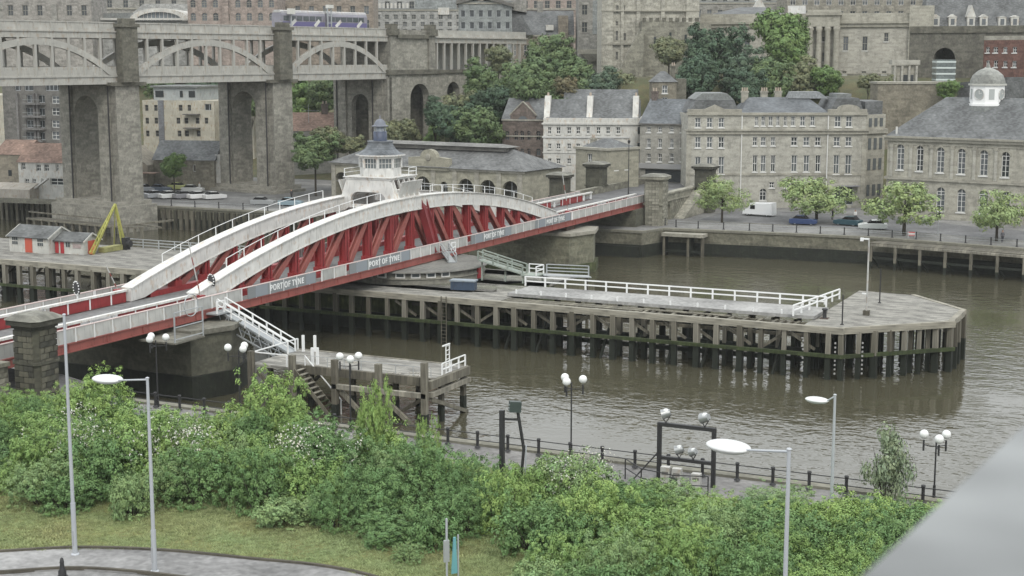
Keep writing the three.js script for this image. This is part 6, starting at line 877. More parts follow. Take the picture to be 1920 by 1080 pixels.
const hillTrees = [ // x, n, crown height, crown radius, tone, where it stands
  [-55.0, 134.0, 25.5, 4.0, 'mid', 'leafy green tree against the end of the high bridge viaduct'], [-55.8, 144.7, 29.9, 3.1, 'olive', 'thin olive tree in front of the last viaduct columns'], [-47.4, 154.4, 29.0, 5.7, 'mid', 'broad round tree below the slate roofs left of the keep'], [-45.5, 136.4, 24.9, 5.1, 'mid', 'broad green tree at the middle of the wooded slope'], [-39.1, 147.2, 26.5, 4.9, 'mid', 'green tree below the arched canopy left of the keep'], [-45.3, 122.1, 20.9, 3.9, 'dark', 'dark green tree just above the brick house chimney'], [-30.4, 123.7, 23.5, 3.2, 'tan', 'tan blossoming tree above the white building roof'], [-36.4, 120.8, 22.6, 4.5, 'mid', 'green tree above the brick house roof'], [-28.5, 137.9, 24.0, 4.2, 'blue', 'bluish green tree below the foot of the keep'], [-27.2, 145.2, 24.6, 3.2, 'olive', 'small olive tree right below the keep wall'],
  [-47.0, 106.8, 17.2, 4.0, 'dark', 'dark tree against the viaduct arches'], [-41.9, 107.1, 16.7, 4.7, 'mid', 'round green tree left of the brick house'], [-53.1, 110.5, 19.5, 2.8, 'dark', 'small dark tree between two viaduct arches'], [-19.6, 153.3, 31.6, 3.5, 'olive', 'tall pale olive tree in front of the castle forebuilding'], [-11.8, 160.4, 30.5, 6.0, 'dark', 'big dark green tree left of the courthouse'], [-11.6, 146.1, 25.6, 4.5, 'dark', 'dark bushy tree right of the hipped stone house'], [-3.1, 153.5, 26.6, 5.2, 'blue', 'dense tree in the middle of the courthouse slope'], [-1.7, 176.4, 35.2, 5.7, 'bright', 'tall bright green tree in front of the courthouse portico, upper crown'], [1.9, 168.1, 29.7, 5.8, 'bright', 'bright green tree below the tall crown at the courthouse'], [3.5, 148.9, 25.1, 4.6, 'mid', 'green tree above the stone range chimneys'], [9.3, 151.7, 25.7, 4.4, 'olive', 'olive tree above the glazed roof of the stone range'], [14.6, 152.0, 25.5, 3.7, 'bright', 'bright bush right of the courthouse trees'], [1.9, 139.3, 23.9, 3.9, 'dark', 'dark tree directly behind the stone range roof'],
  [23.7, 149.8, 25.3, 1.9, 'olive', 'small bush under the courthouse wall'], [27.5, 151.6, 24.7, 1.9, 'olive', 'small bush left of the white pavilion'], [40.7, 141.3, 24.2, 2.2, 'bright', 'small green bush left of the clock turret'], [-67.5, 89.2, 12.4, 4.1, 'mid', 'green street tree left of the lookout cupola'], [-67.3, 94.8, 13.9, 3.7, 'olive', 'paler tree behind the green street tree'], [-110.5, 151.7, 20.4, 5.1, 'bright', 'bushy green mass between the second pier and the abutment'], [-103.5, 149.5, 21.8, 4.3, 'mid', 'taller green bush right of that mass'], [-55.8, 98.2, 15.3, 2.5, 'olive', 'olive treetop right of the cupola lantern'], [-147.7, 161.5, 22.4, 4.7, 'dark', 'dark trees above the cream flats'], [-113.7, 133.5, 19.0, 3.0, 'mid', 'ivy green tree seen through the pier opening'], [-96.3, 83.1, 9.4, 2.7, 'bright', 'small bright tree in the car park'], [-64.8, 98.2, 13.0, 2.5, 'olive', 'olive treetop left of the cupola'], [-56.4, 104.5, 15.5, 2.9, 'olive', 'olive shrub mass at the foot of the abutment'], [-167.8, 168.5, 23.1, 4.3, 'mid', 'green trees above the blue top storey']];
for (const [i, [x, n, yc, r, k, l]] of hillTrees.entries()) addTree(i === 33 ? 'car_park_tree' : 'hillside_tree', l, x, Math.max(4, Math.min(hillH(x, n), yc - r * 0.9)), n, yc, r, r * rr(0.88, 1.1), crownGeo[i % 4], LG[k], 'trees on the town side');
// further trees filling the wooded bank above the market hall
{ const R = rng(900), tones = ['mid', 'mid', 'bright', 'olive', 'dark', 'mid']; for (let i = 0; i < 22; i++) { const x = -57 + (i % 8) * 4.9 + (R() - 0.5) * 3, row = Math.floor(i / 8), n = 109 + row * 10 + (R() - 0.5) * 5, skip = row === 0 && x > -41 || x > -24, y0 = Math.max(4, hillH(x, n)), r = 2.9 + 1.7 * R(); if (!skip) addTree('hillside_tree', ['leafy tree in the lowest row of the wooded bank left of the brick house', 'leafy tree in the middle row of the wooded bank below the viaduct', 'leafy tree in the top row of the wooded bank below the slate roofs'][row], x, y0, n, y0 + r * 1.35, r, r * rr(0.9, 1.15), crownGeo[Math.floor(R() * 4)], LG[tones[Math.floor(R() * 6)]], 'trees of the wooded bank'); } }
// young limes on the quay
const limeGeo = [0, 1, 2, 3].map(i => { const R = rng(360 + i * 7), lobes = []; for (let k = 0; k < [7, 11, 9, 6][i]; k++) { const a = k * 0.9, q = 0.6 * Math.sqrt(R()); lobes.push([q * Math.cos(a), (R() - 0.4) * 0.7, q * Math.sin(a), 0.34 + 0.16 * R(), 0.2 + 0.14 * R(), 0.34 + 0.16 * R()]); } return leafGeo(370 + i, lobes, [300, 380, 340, 260][i], [18, 20, 22, 18][i], [0.03, 0.026, 0.03, 0.034][i], 0.11, 0.12, 0.5); });
for (const [x, n, r, ry, l] of [[16.6, 79, 3.7, 3.4, 'young lime tree beside the white van'], [30.2, 86, 4.9, 3.9, 'young lime tree above the blue car'], [46.6, 73.5, 5.2, 3.9, 'young lime tree right of the silver car'], [60.0, 72.6, 3.9, 3.8, 'young lime tree at the right edge of the quay']]) addTree('lime_tree', l, x, 4, n, 4 + 1.3 + ry * 0.8, r * 1.02, ry * 1.05 * rr(0.85, 1.1), limeGeo[Math.round(x) % 4], LG.lime, 'young limes along the quay');
// ---------------------------------------------------------------- shrubs of the south bank
const shrubGeo = [0, 1, 2, 3, 4].map(i => { const R = rng(400 + i), lobes = []; for (let k = 0; k < 10; k++) { const a = R() * 6.283, q = 0.62 * Math.sqrt(R()); lobes.push([q * Math.cos(a), 0.35 + 0.45 * R(), q * Math.sin(a), 0.3 + 0.2 * R(), 0.24 + 0.18 * R(), 0.3 + 0.2 * R()]); } lobes.push([0, 0.2, 0, 0.75, 0.25, 0.75]); for (let k = 0; k < 12; k++) { const a = R() * 6.283, q = 0.75 * Math.sqrt(R()); lobes.push([q * Math.cos(a), 0.72 + 0.25 * R(), q * Math.sin(a), 0.11, 0.3, 0.11]); } return leafGeo(410 + i, lobes, [640, 560, 460, 600, 420][i], [32, 30, 26, 30, 24][i], [0.017, 0.021, 0.026, 0.019, 0.029][i], [0.06, 0.068, 0.085, 0.062, 0.09][i], 0.12, 0.75); });
const blossomGeo = [0, 1].map(i => { const R = rng(430 + i), lobes = []; for (let k = 0; k < 10; k++) { const a = R() * 6.283, q = 0.6 * Math.sqrt(R()); lobes.push([q * Math.cos(a), 0.45 + 0.4 * R(), q * Math.sin(a), 0.36, 0.3, 0.36]); } return leafGeo(440 + i, lobes, 620, 2, 0.017, 0.03, 0.1, 0.8); });
const stemGeo = join(Array.from({ length: 9 }, (_, i) => rod(V(0.04 * Math.cos(i * 0.7), 0, 0.04 * Math.sin(i * 0.7)), V(0.5 * Math.cos(i * 0.7), 0.55 + 0.1 * (i % 3), 0.5 * Math.sin(i * 0.7)), 0.018, 0.006, 5)));
const SG = { g1: leafMat('shrub green', [0.175, 0.275, 0.078]), g2: leafMat('shrub deep green', [0.115, 0.205, 0.068]), g3: leafMat('shrub yellow green', [0.215, 0.32, 0.09]), g4: leafMat('shrub grey green', [0.19, 0.28, 0.11]) }, blossomM = leafMat('hawthorn blossom', [0.5, 0.5, 0.43]);
function shrub(name, label, x, n, r, h, m, gi, bloom, grp, y = 4.7) {
  const t = group(name, label, 'shrub', x, y, n, rnd() * 6.28, grp); const st = new THREE.Mesh(stemGeo, barkM); st.name = 'stems'; st.scale.set(r, h, r); st.castShadow = true; t.add(st);
  const f = new THREE.Mesh(shrubGeo[gi % 5], m); f.name = 'foliage'; f.scale.set(r, h, r); f.castShadow = f.receiveShadow = true; t.add(f);
  if (bloom) { const b = new THREE.Mesh(blossomGeo[gi % 2], blossomM); b.name = 'blossom'; b.scale.set(r * 1.06, h * 1.06, r * 1.06); b.receiveShadow = true; t.add(b); }
}
for (const a of [
  ['flowering_shrub', 'tall hawthorn covered in white blossom left of the tallest lamp post', 27.5, -83, 3.6, 3.9, SG.g1, 0, 1], ['flowering_shrub', 'hawthorn with white blossom behind the round bush', 33.0, -81.5, 3.7, 4.2, SG.g1, 1, 1], ['flowering_shrub', 'hawthorn with sparse white blossom in the middle of the thicket', 42.5, -79, 3.5, 4.2, SG.g2, 3, 1], ['flowering_shrub', 'white flowering elder at the right of the black floodlight post', 57.2, -75.5, 2.8, 3.4, SG.g4, 2, 1],
  ['round_shrub', 'neat round light green bush at the edge of the lawn', 35.6, -87.6, 1.75, 2.9, SG.g4, 4, 0], ['pointed_sapling', 'young pointed sapling standing above the thicket', 44.0, -75.0, 1.3, 6.0, SG.g3, 2, 0], ['tall_shrub', 'tall pale green shrub in front of the landing stage', 34.6, -72.8, 3.1, 4.9, SG.g3, 1, 0], ['tall_shrub', 'tall shrub below the left lamp head and the stone tower', 22.5, -76, 3.2, 4.6, SG.g3, 3, 0], ['small_shrub', 'low grey green shrub at the left edge of the lawn', 27.2, -91.4, 1.3, 1.9, SG.g4, 0, 0], ['pointed_sapling', 'second slim sapling left of the landing stage corner', 47.2, -74.2, 1.0, 3.9, SG.g3, 0, 0], ['small_shrub', 'low tuft at the right end of the lawn', 53.4, -87.6, 1.0, 1.1, SG.g4, 1, 0]]) shrub(...a);
{ // the rest of the thicket, one shrub after another
  const R = rng(77), mats = [SG.g1, SG.g1, SG.g1, SG.g2, SG.g3, SG.g4, SG.g2]; let i = 0;
  const EP = [[14, -90.5], [30, -90], [38, -88], [46, -87.3], [52, -87.4], [54, -85.5], [58.5, -86.5], [60.5, -93], [63, -96], [90, -97]], edge = x => { for (let i = 0; i + 1 < EP.length; i++) if (x <= EP[i + 1][0]) return lerp(EP[i][1], EP[i + 1][1], clamp((x - EP[i][0]) / (EP[i + 1][0] - EP[i][0]), 0, 1)); return -97; }; // lawn side
  for (let n = -69; n > -100; n -= 3.1) for (let x = 14; x < 84; x += 3.0) {
    const px = x + (R() - 0.5) * 1.8, pn = n + (R() - 0.5) * 1.6, top = px < 30 ? -71.5 : px < 36 ? -69.5 : px < 48 ? -71 : px < 58 ? lerp(-71, -73, (px - 48) / 10) : px < 66 ? -72.5 : -68.5;
    const t = R(), q = R(), m = mats[Math.floor(R() * 7)], gi = Math.floor(R() * 5);
    if (pn > top || pn < edge(px) + 1.2) continue; if (px > 80 && pn < -75) continue;
    const near = sstep(-70, -78, pn), low = pn > -74.5 ? (px > 30 && px < 36 ? 1 : 0.62) : px > 54 && px < 66 && pn > -77 ? 0.7 : 1, h = lerp(2.2, 2.85, near) * (0.75 + 0.55 * t) * low * (pn < edge(px) + 3.5 ? 0.75 : 1), r = 1.9 + 0.9 * q;
    const side = px < 45 ? 'left half of the thicket, behind the lawn' : px < 58 ? 'middle of the thicket, round the floodlight post' : 'right hand thicket below the two white street lamps';
    shrub('thicket_shrub', ({ [SG.g1.name]: 'mid green', [SG.g2.name]: 'deep green', [SG.g3.name]: 'yellow green', [SG.g4.name]: 'grey green' })[m.name] + ' leafy shrub in the ' + side, px, pn, r, h, m, gi, 0, 'shrubs in the ' + side.split(',')[0]); i++;
  }
}

{ // airy willow, sparse drooping sprays
  const R = rng(501), lobes = []; for (let k = 0; k < 12; k++) { const a = R() * 6.283, q = 0.55 * Math.sqrt(R()) * (1 - k / 16); lobes.push([q * Math.cos(a), 0.3 + k / 16, q * Math.sin(a), 0.34 - k * 0.015, 0.16, 0.34 - k * 0.015]); }
  const t = group('willow_tree', 'airy grey green young willow beside the right hand globe lamp', 'tree', 73.2, 4.5, -66.6); const st = new THREE.Mesh(stemGeo, barkM); st.name = 'stems'; st.scale.set(1.6, 5, 1.6); st.castShadow = true; t.add(st);
  const f = new THREE.Mesh(leafGeo(502, lobes, 190, 16, 0.035, 0.13, 0.1, 0.4), leafMat('willow', [0.2, 0.25, 0.15])); f.name = 'foliage'; f.scale.set(2.3, 4.6, 2.3); f.castShadow = f.receiveShadow = true; t.add(f);
}
// ---------------------------------------------------------------- far quay: timber facing, posts, cars, people
const blackM = M('black iron', [0.02, 0.02, 0.021], null, 0.6);
{ const q = group('quay_piling', 'row of tarred upright timber piles facing the far quay west of the bridge', 'quay facing'); const R = rng(5); for (let x = -136; x < -12; x += 1.25) { if (x > -101 && x < -84) continue; const n = (x < -60 ? lerp(60, 61.4, (x + 130) / 70) : 61.45) - 0.3; const o = mesh('pile', box(x - 0.3, x + 0.3, -2, 3.45, n - 0.25, n + 0.2), R() < 0.5 ? oldWoodM2 : M('tarred timber', [0.1, 0.1, 0.075], 'wood', 0.95), q); } }
{ const q = group('quay_fender', 'open timber fender frame in front of the quay wall at the right edge', 'quay facing'), a = [43.6, 65.2], b = [69, 60.2], P = (t, y, d = 0) => V(lerp(a[0], b[0], t) , y, lerp(a[1], b[1], t) + d);
  mesh('top_beam', bar(P(0, 3.45), P(1, 3.45), 0.4, 0.34), oldWoodM3, q); mesh('walkway_boards', bar(P(0, 3.66, 1.6), P(1, 3.66, 2.4), 3.6, 0.1), oldWoodM2, q); mesh('mid_beam', bar(P(0, 1.55), P(1, 1.55), 0.3, 0.3), weedWoodM, q);
  for (let i = 0; i < 8; i++) { const p = P(i / 7, 0); mesh('post', box(p.x - 0.2, p.x + 0.2, 1.0, 3.3, -p.z - 0.2, -p.z + 0.2), oldWoodM, q); mesh('post_foot', box(p.x - 0.21, p.x + 0.21, -3, 1.0, -p.z - 0.21, -p.z + 0.21), weedWoodM, q); if (i < 7) mesh('brace', bar(P(i / 7 + 0.01, 1.4, 0.3), P(i / 7 + 0.05, -0.4, 1.2), 0.2, 0.2), weedWoodM, q); } }
{ const q = group('outfall_chamber', 'square dark outfall opening with timber posts in the quay wall below the arch', 'outfall', 14.6, 0, 67.2); mesh('frame', [box(-3.3, 3.4, 3.0, 3.5, -1.9, 1.6)], stoneM, q); mesh('cheek_wall', box(0.7, 1.3, -2, 3.0, -1.5, 1.4), tideM, q); mesh('cheek_wall', box(-3.3, -2.8, -2, 3.0, -1.5, 1.4), tideM, q); for (const x of [-3, 0.9, 3.2]) mesh('post', box(x - 0.2, x + 0.2, -3, 3.0, -1.6, -1.2), oldWoodM2, q); mesh('cross_rail', box(-3, 3.2, 0.6, 0.9, -1.5, -1.2), weedWoodM, q); }
{ const proto = group('quay_bollard', '', 'bollard', 0, 0, 0, 0, 'black posts along the far quay edge'); mesh('post', lathe([[0.13, 0], [0.11, 0.2], [0.09, 0.25], [0.09, 0.95], [0.12, 1.0], [0.1, 1.12], [0, 1.15]], 0, 0, 0, 8), blackM, proto); mesh('foot', lathe([[0.2, 0], [0.2, 0.08], [0, 0.08]], 0, 0, 0, 8), blackM, proto);
  const spots = []; const line = [[9.8, 71], [12.2, 69.4], [16, 68.9], [20, 69.2], [24, 69.6], [27.6, 69.8], [31.2, 70.1], [34.8, 70.3], [38.4, 70.4], [42, 70.4], [45.6, 69.9], [49.2, 69.2], [52.8, 68.5], [56.4, 67.9], [60, 67.2], [63.6, 66.5], [67.2, 65.5]]; for (const p of line) spots.push([...p, 'e']); for (let x = -131; x < -30; x += 5.1) { if (x > -102 && x < -83) continue; spots.push([x, x < -60 ? lerp(60, 61.4, (x + 130) / 70) + 0.6 : 62, 'w']); }
  for (const [i, [x, n, s]] of spots.entries()) { const l = s === 'e' ? 'black iron post on the far quay edge right of the bridge' : 'black iron post on the far quay edge left of the bridge'; if (!i) { proto.position.set(x, 4.06, -n); proto.userData.label = l; } else copy(proto, l, x, 4.06, n); }
  for (let i = 0; i + 1 < spots.length; i++) { const a = spots[i], b = spots[i + 1]; if (a[2] !== b[2] || Math.abs(b[0] - a[0]) > 6) continue; tag(mesh('quay_rail', [bar(V(a[0], 4.95, a[1]), V(b[0], 4.95, b[1]), 0.035, 0.035), bar(V(a[0], 4.6, a[1]), V(b[0], 4.6, b[1]), 0.03, 0.03)], greyMetalM), a[2] === 'e' ? 'thin rails between two black posts right of the bridge' : 'thin rails between two black posts left of the bridge', 'railing', 'thin rails along the far quay ' + a[2]); } }
function car(name, label, x, n, turn, rgb, o = {}) { // x runs along the car, nose at +x
  const c = group(name, label, o.van ? 'van' : 'car', x, 4.02, n, turn, 'vehicles on the far quay'), p = M('car paint ' + rgb.join(), rgb, null, 0.25), L = o.van ? 5.2 : 4.2, W = o.van ? 1.95 : 1.72, h = L / 2;
  const low = o.van ? [[-h, 0.35], [h, 0.35], [h, 0.95], [h - 0.85, 1.15], [h - 1.35, 2.1], [-h + 0.05, 2.25], [-h, 1.0]] : [[-h, 0.32], [-h + 0.3, 0.25], [h - 0.3, 0.25], [h, 0.38], [h, 0.72], [h - 0.9, 0.92], [-h + 0.5, 0.95], [-h, 0.85]];
  const ext = (pts, w, b) => { const s = new THREE.Shape(pts.map(q => new THREE.Vector2(q[0], q[1]))); const g = new THREE.ExtrudeGeometry(s, { depth: w - 2 * b, bevelEnabled: true, bevelSize: b, bevelThickness: b, bevelSegments: 2 }); g.translate(0, 0, -(w - 2 * b) / 2); return g.index ? g.toNonIndexed() : g; };
  mesh('body', ext(low, W, 0.08), p, c);
  const wh = [[h - 0.8], [-h + 0.85]];
  if (!o.van) { mesh('cabin', ext([[h - 1.25, 0.9], [h - 1.9, 1.36], [-h + 1.0, 1.4], [-h + 0.35, 0.92]], W - 0.14, 0.1), M('car glass', [0.03, 0.035, 0.038], null, 0.08), c); mesh('roof', ext([[h - 1.75, 1.32], [h - 1.95, 1.42], [-h + 1.05, 1.45], [-h + 0.85, 1.34]], W - 0.2, 0.06), p, c); }
  else { mesh('windscreen', bar(V(h - 0.82, 1.2, 0), V(h - 1.28, 2.02, 0), W - 0.25, 0.06, new THREE.Vector3(1, 0.5, 0)), M('car glass', [0, 0, 0]), c); for (const s of [-1, 1]) mesh('side_window', box(h - 2.2, h - 1.35, 1.2, 1.85, s * W / 2 - 0.04, s * W / 2 + 0.04), M('car glass', [0, 0, 0]), c); }
  for (const [a] of wh) for (const s of [-1, 1]) { const w = mesh('wheel', rod(V(a, 0.32, s * (W / 2 - 0.02)), V(a, 0.32, s * (W / 2 - 0.24)), 0.32, 0.32, 14), M('tyre', [0.018, 0.018, 0.018], null, 0.9), c); mesh('hub', rod(V(a, 0.32, s * (W / 2 - 0.01)), V(a, 0.32, s * (W / 2 - 0.05)), 0.18, 0.18, 10), greyMetalM, w); }
  for (const s of [-1, 1]) { mesh('headlight', box(h - 0.04, h + 0.05, 0.58, 0.72, s * (W / 2 - 0.32) - 0.16, s * (W / 2 - 0.32) + 0.16), M('lamp glass', [0.6, 0.6, 0.58], null, 0.2), c); mesh('tail_light', box(-h - 0.05, -h + 0.04, 0.62, 0.8, s * (W / 2 - 0.3) - 0.14, s * (W / 2 - 0.3) + 0.14), M('tail lamp', [0.3, 0.02, 0.02], null, 0.3), c); }
}
car('parked_van', 'white panel van beside the first lime tree', 19.2, 91.2, Math.PI - 0.15, [0.68, 0.69, 0.69], { van: true });
car('parked_car', 'navy blue car under the second lime tree', 29.3, 81.4, 0.1, [0.03, 0.05, 0.12]); car('parked_car', 'dark teal saloon car on the quay road', 35.9, 83.4, Math.PI - 0.2, [0.025, 0.06, 0.075]); car('parked_car', 'silver car driving on the quay road near the third lime', 40.6, 79.6, Math.PI + 0.25, [0.5, 0.52, 0.5]);
for (const [i, [x, n, t, c, l]] of [[-92.4, 72.6, 1.2, [0.32, 0.33, 0.34], 'grey hatchback at the left end of the front row of parked cars'], [-89.5, 73.2, 1.15, [0.55, 0.56, 0.55], 'silver hatchback, second in the front row of parked cars'], [-86.9, 74.2, 1.15, [0.2, 0.2, 0.21], 'dark grey hatchback, third in the front row of parked cars'], [-84.0, 74.8, 1.1, [0.62, 0.62, 0.61], 'white estate car, fourth in the front row of parked cars'], [-80.9, 75.4, 1.1, [0.5, 0.5, 0.49], 'silver estate car at the right end of the front row'], [-96.6, 94.5, 0.9, [0.72, 0.72, 0.72], 'white hatchback driving through the car park'], [-105.5, 88.5, 0.4, [0.22, 0.27, 0.3], 'blue grey car behind the nearest pier'], [-99.6, 88.8, 0.2, [0.45, 0.47, 0.2], 'yellow marked car below the car park tree'], [-108.5, 97, 0.3, [0.12, 0.13, 0.13], 'dark car at the back of the car park'], [-66.5, 70.4, 0.3, [0.25, 0.26, 0.26], 'grey car by the quay behind the far arch railing'], [-61.2, 71.4, 0.3, [0.2, 0.27, 0.3], 'blue grey car by the quay, right of the grey one'], [-103, 82.5, 0.35, [0.3, 0.31, 0.32], 'grey car, left in the middle row of the car park'], [-100.2, 83.6, 0.35, [0.1, 0.12, 0.15], 'dark blue car, second in the middle row of the car park'], [-93.8, 85.6, 0.35, [0.42, 0.43, 0.42], 'silver car right of the car park tree'], [-107, 92.5, 0.3, [0.5, 0.5, 0.5], 'light grey car in the back row of the car park'], [-103, 94, 0.3, [0.06, 0.07, 0.07], 'black car in the back row of the car park'], [-132, 70.5, 0.1, [0.66, 0.66, 0.66], 'white car outside the riverside pub']].entries()) car('parked_car', l, x, n, t, c);
// people: one body surface from tapered capsules, meshed on a grid
const personGeo = await (async () => {
  const { MarchingCubes } = await import('three/addons/objects/MarchingCubes.js');
  const N = 64, mc = new MarchingCubes(N, new THREE.MeshBasicMaterial(), false, false, 60000); mc.isolation = 0; mc.reset();
  const J = [[0, 1.62, 0, 0.1, 0, 1.7, 0.01, 0.1], [0, 1.42, 0, 0.06, 0, 1.56, 0, 0.055], [0, 1.0, 0, 0.15, 0, 1.38, 0, 0.17], [-0.13, 1.4, 0, 0.08, 0.13, 1.4, 0, 0.08], [-0.2, 1.38, 0, 0.06, -0.25, 1.1, 0.02, 0.048], [-0.25, 1.1, 0.02, 0.046, -0.24, 0.86, 0.1, 0.04], [0.2, 1.38, 0, 0.06, 0.25, 1.1, 0.02, 0.048], [0.25, 1.1, 0.02, 0.046, 0.24, 0.86, 0.1, 0.04], [-0.09, 0.95, 0, 0.1, -0.1, 0.5, 0.08, 0.07], [-0.1, 0.5, 0.08, 0.065, -0.1, 0.09, -0.02, 0.045], [0.09, 0.95, 0, 0.1, 0.1, 0.5, -0.04, 0.07], [0.1, 0.5, -0.04, 0.065, 0.1, 0.09, -0.18, 0.045], [-0.1, 0.06, -0.03, 0.05, -0.1, 0.04, 0.12, 0.04], [0.1, 0.06, -0.19, 0.05, 0.1, 0.04, -0.04, 0.04]];
  for (let k = 0; k < N; k++) for (let j = 0; j < N; j++) for (let i = 0; i < N; i++) { const x = (i / N * 2 - 1) * 0.92, y = 0.9 + (j / N * 2 - 1) * 0.92, z = (k / N * 2 - 1) * 0.92; let d = 9;
    for (const [ax, ay, az, ar, bx, by, bz, br] of J) { const vx = bx - ax, vy = by - ay, vz = bz - az, t = clamp(((x - ax) * vx + (y - ay) * vy + (z - az) * vz) / (vx * vx + vy * vy + vz * vz), 0, 1), q = Math.hypot(x - ax - vx * t, y - ay - vy * t, z - az - vz * t) - lerp(ar, br, t), h = Math.max(0.035 - Math.abs(d - q), 0) / 0.035; d = Math.min(d, q) - h * h * 0.035 * 0.25; }
    mc.field[i + j * N + k * N * N] = -d; }
  mc.update(); const c = mc.count, p = mc.positionArray.slice(0, c * 3), nn = mc.normalArray.slice(0, c * 3); for (let i = 0; i < c; i++) { p[i * 3] *= 0.92; p[i * 3 + 1] = 0.9 + p[i * 3 + 1] * 0.92; p[i * 3 + 2] *= 0.92; }
  const g = new THREE.BufferGeometry(); g.setAttribute('position', new THREE.BufferAttribute(new Float32Array(p), 3)); g.setAttribute('normal', new THREE.BufferAttribute(new Float32Array(nn), 3)); return g;
})();
function person(label, x, n, turn, coat, legs, y = 4.02) { const g = personGeo.clone(), p = g.attributes.position, col = new Float32Array(p.count * 3); for (let i = 0; i < p.count; i++) { const Y = p.getY(i), c = Y > 1.5 ? [0.4, 0.25, 0.18] : Y > 0.9 ? (Math.abs(p.getX(i)) > 0.2 && Y < 0.95 ? [0.4, 0.25, 0.18] : coat) : Y > 0.1 ? legs : [0.02, 0.02, 0.02]; col.set(c, i * 3); } g.setAttribute('color', new THREE.BufferAttribute(col, 3)); const o = group('person', label, 'person', x, y, n, turn, 'people on the far quay'), m = M('clothes', [1, 1, 1], null, 0.9); m.vertexColors = true; const b = new THREE.Mesh(g, m); b.name = 'body'; b.castShadow = b.receiveShadow = true; o.add(b); mesh('hair', ball(0, 1.71, 0.012, 0.108, 1, 0.85, 1.02, 10), M('dark hair', [0.02, 0.015, 0.012], null, 0.8), o); }
person('person in a white top walking beside the dark teal car', 35.4, 90.6, 0.8, [0.6, 0.6, 0.58], [0.05, 0.06, 0.09]); person('person in black standing under the second lime tree', 31.6, 91, 2, [0.03, 0.03, 0.03], [0.03, 0.03, 0.035]); person('person in dark clothes by the foot of the second bridge pier', -68.4, 82.3, 1, [0.04, 0.04, 0.045], [0.03, 0.03, 0.03]); person('person in grey at the foot of the right hand lime', 61, 71.2, 0.4, [0.12, 0.12, 0.13], [0.04, 0.04, 0.05]); person('person in a pale jacket by the car park tree', -94, 88, 1.5, [0.5, 0.5, 0.48], [0.06, 0.06, 0.07]);
{ const s = group('road_sign', 'black backed traffic sign on a slim post right of the third lime', 'sign', 51.2, 4.02, 75.5); mesh('post', rod(V(0, 0, 0), V(0, 2.9, 0), 0.05, 0.05, 7), greyMetalM, s); mesh('plate', [box(-0.32, 0.32, 2.6, 3.5, -0.05, 0.05)], blackM, s); }
{ const s = group('barrier_board', 'small red and white barrier board on the quay edge', 'barrier', 48.3, 4.06, 70.6, 0.2); rep('foot', box(-0.05, 0.05, 0, 0.9, -0.2, 0.2), greyMetalM, s, [[-0.5, 0, 0], [0.5, 0, 0]]); for (const [y, m] of [[0.72, M('barrier red', [0.45, 0.09, 0.08], null, 0.6)], [0.52, frameM], [0.32, M('barrier red', [0, 0, 0])]]) mesh('stripe', box(-0.6, 0.6, y, y + 0.18, -0.04, 0.04), m, s); }
{ const s = group('red_road_barrier', 'red plastic road barrier on the far bridge approach', 'barrier', 6.2, 7.42, 76.5); for (const d of [-0.9, 0.3, 1.5]) mesh('panel', [box(-0.2, 0.2, 0.05, 1.0, d - 0.5, d + 0.5)], M('barrier red', [0, 0, 0]), s); }
for (const [x, n, y, h, l] of [[-1.6, 84.2, 7.4, 8.5, 'tall black lamp column in front of the small stone house'], [-6.2, 99, 7.4, 6.4, 'black lamp column left of the grey house front'], [2.4, 106, 7.2, 8, 'black lamp column before the grey house windows']]) { const p = group('lamp_column', l, 'lamp post', x, y, n, 0, 'black lamp columns on the far approach'); mesh('column', [rod(V(0, 0, 0), V(0, 1, 0), 0.13, 0.1, 8), rod(V(0, 1, 0), V(0, h, 0), 0.085, 0.06, 8)], blackM, p); mesh('lantern', [lathe([[0.05, 0], [0.2, 0.15], [0.26, 0.5], [0.12, 0.62], [0, 0.8]], 0, h, 0, 8)], blackM, p); }
for (const [x, n, l] of [[-4.2, -47.2, 'round black warning lamp ringed with white studs on the far footway'], [4.1, -38.2, 'round black warning lamp ringed with white studs on the near footway']]) { const p = group('signal_lamp', l, 'signal', x, 7.46, n, -0.45, 'wig-wag lamps on the bridge'); mesh('post', rod(V(0, 0, 0), V(0, 1.7, 0), 0.1, 0.08, 8), railM, p); mesh('disc', rod(V(0, 2.1, -0.08), V(0, 2.1, 0.08), 0.62, 0.62, 18), blackM, p); rep('stud', ball(0, 0, 0, 0.07, 1, 1, 1, 6), railM, p, Array.from({ length: 14 }, (_, i) => [0.62 * Math.cos(i * 0.4488), 2.1 + 0.62 * Math.sin(i * 0.4488), -0.1])); mesh('base', box(-0.3, 0.3, 0, 0.35, -0.3, 0.3), railM, p); }
for (const [x, n, h, l] of [[-4.8, -41, 3.4, 'red road barrier pole standing upright on the far side'], [4.6, -40.6, 6.2, 'striped lifting barrier pole standing upright at the near truss end'], [4.6, 44.5, 6.4, 'striped lifting barrier pole leaning at the far truss end']]) { const p = group('lifting_barrier', l, 'barrier', x, 7.46, n); mesh('pedestal', [box(-0.3, 0.3, 0, 1.1, -0.35, 0.35)], redM, p); const a = V(0, 1, 0), b = V(-0.5, h, -0.9), k = 7; for (let i = 0; i < k; i++) mesh('pole_section', rod(a.clone().lerp(b, i / k), a.clone().lerp(b, (i + 1) / k), 0.06, 0.055, 7), i % 3 === 1 ? redM2 : panelM, p); }
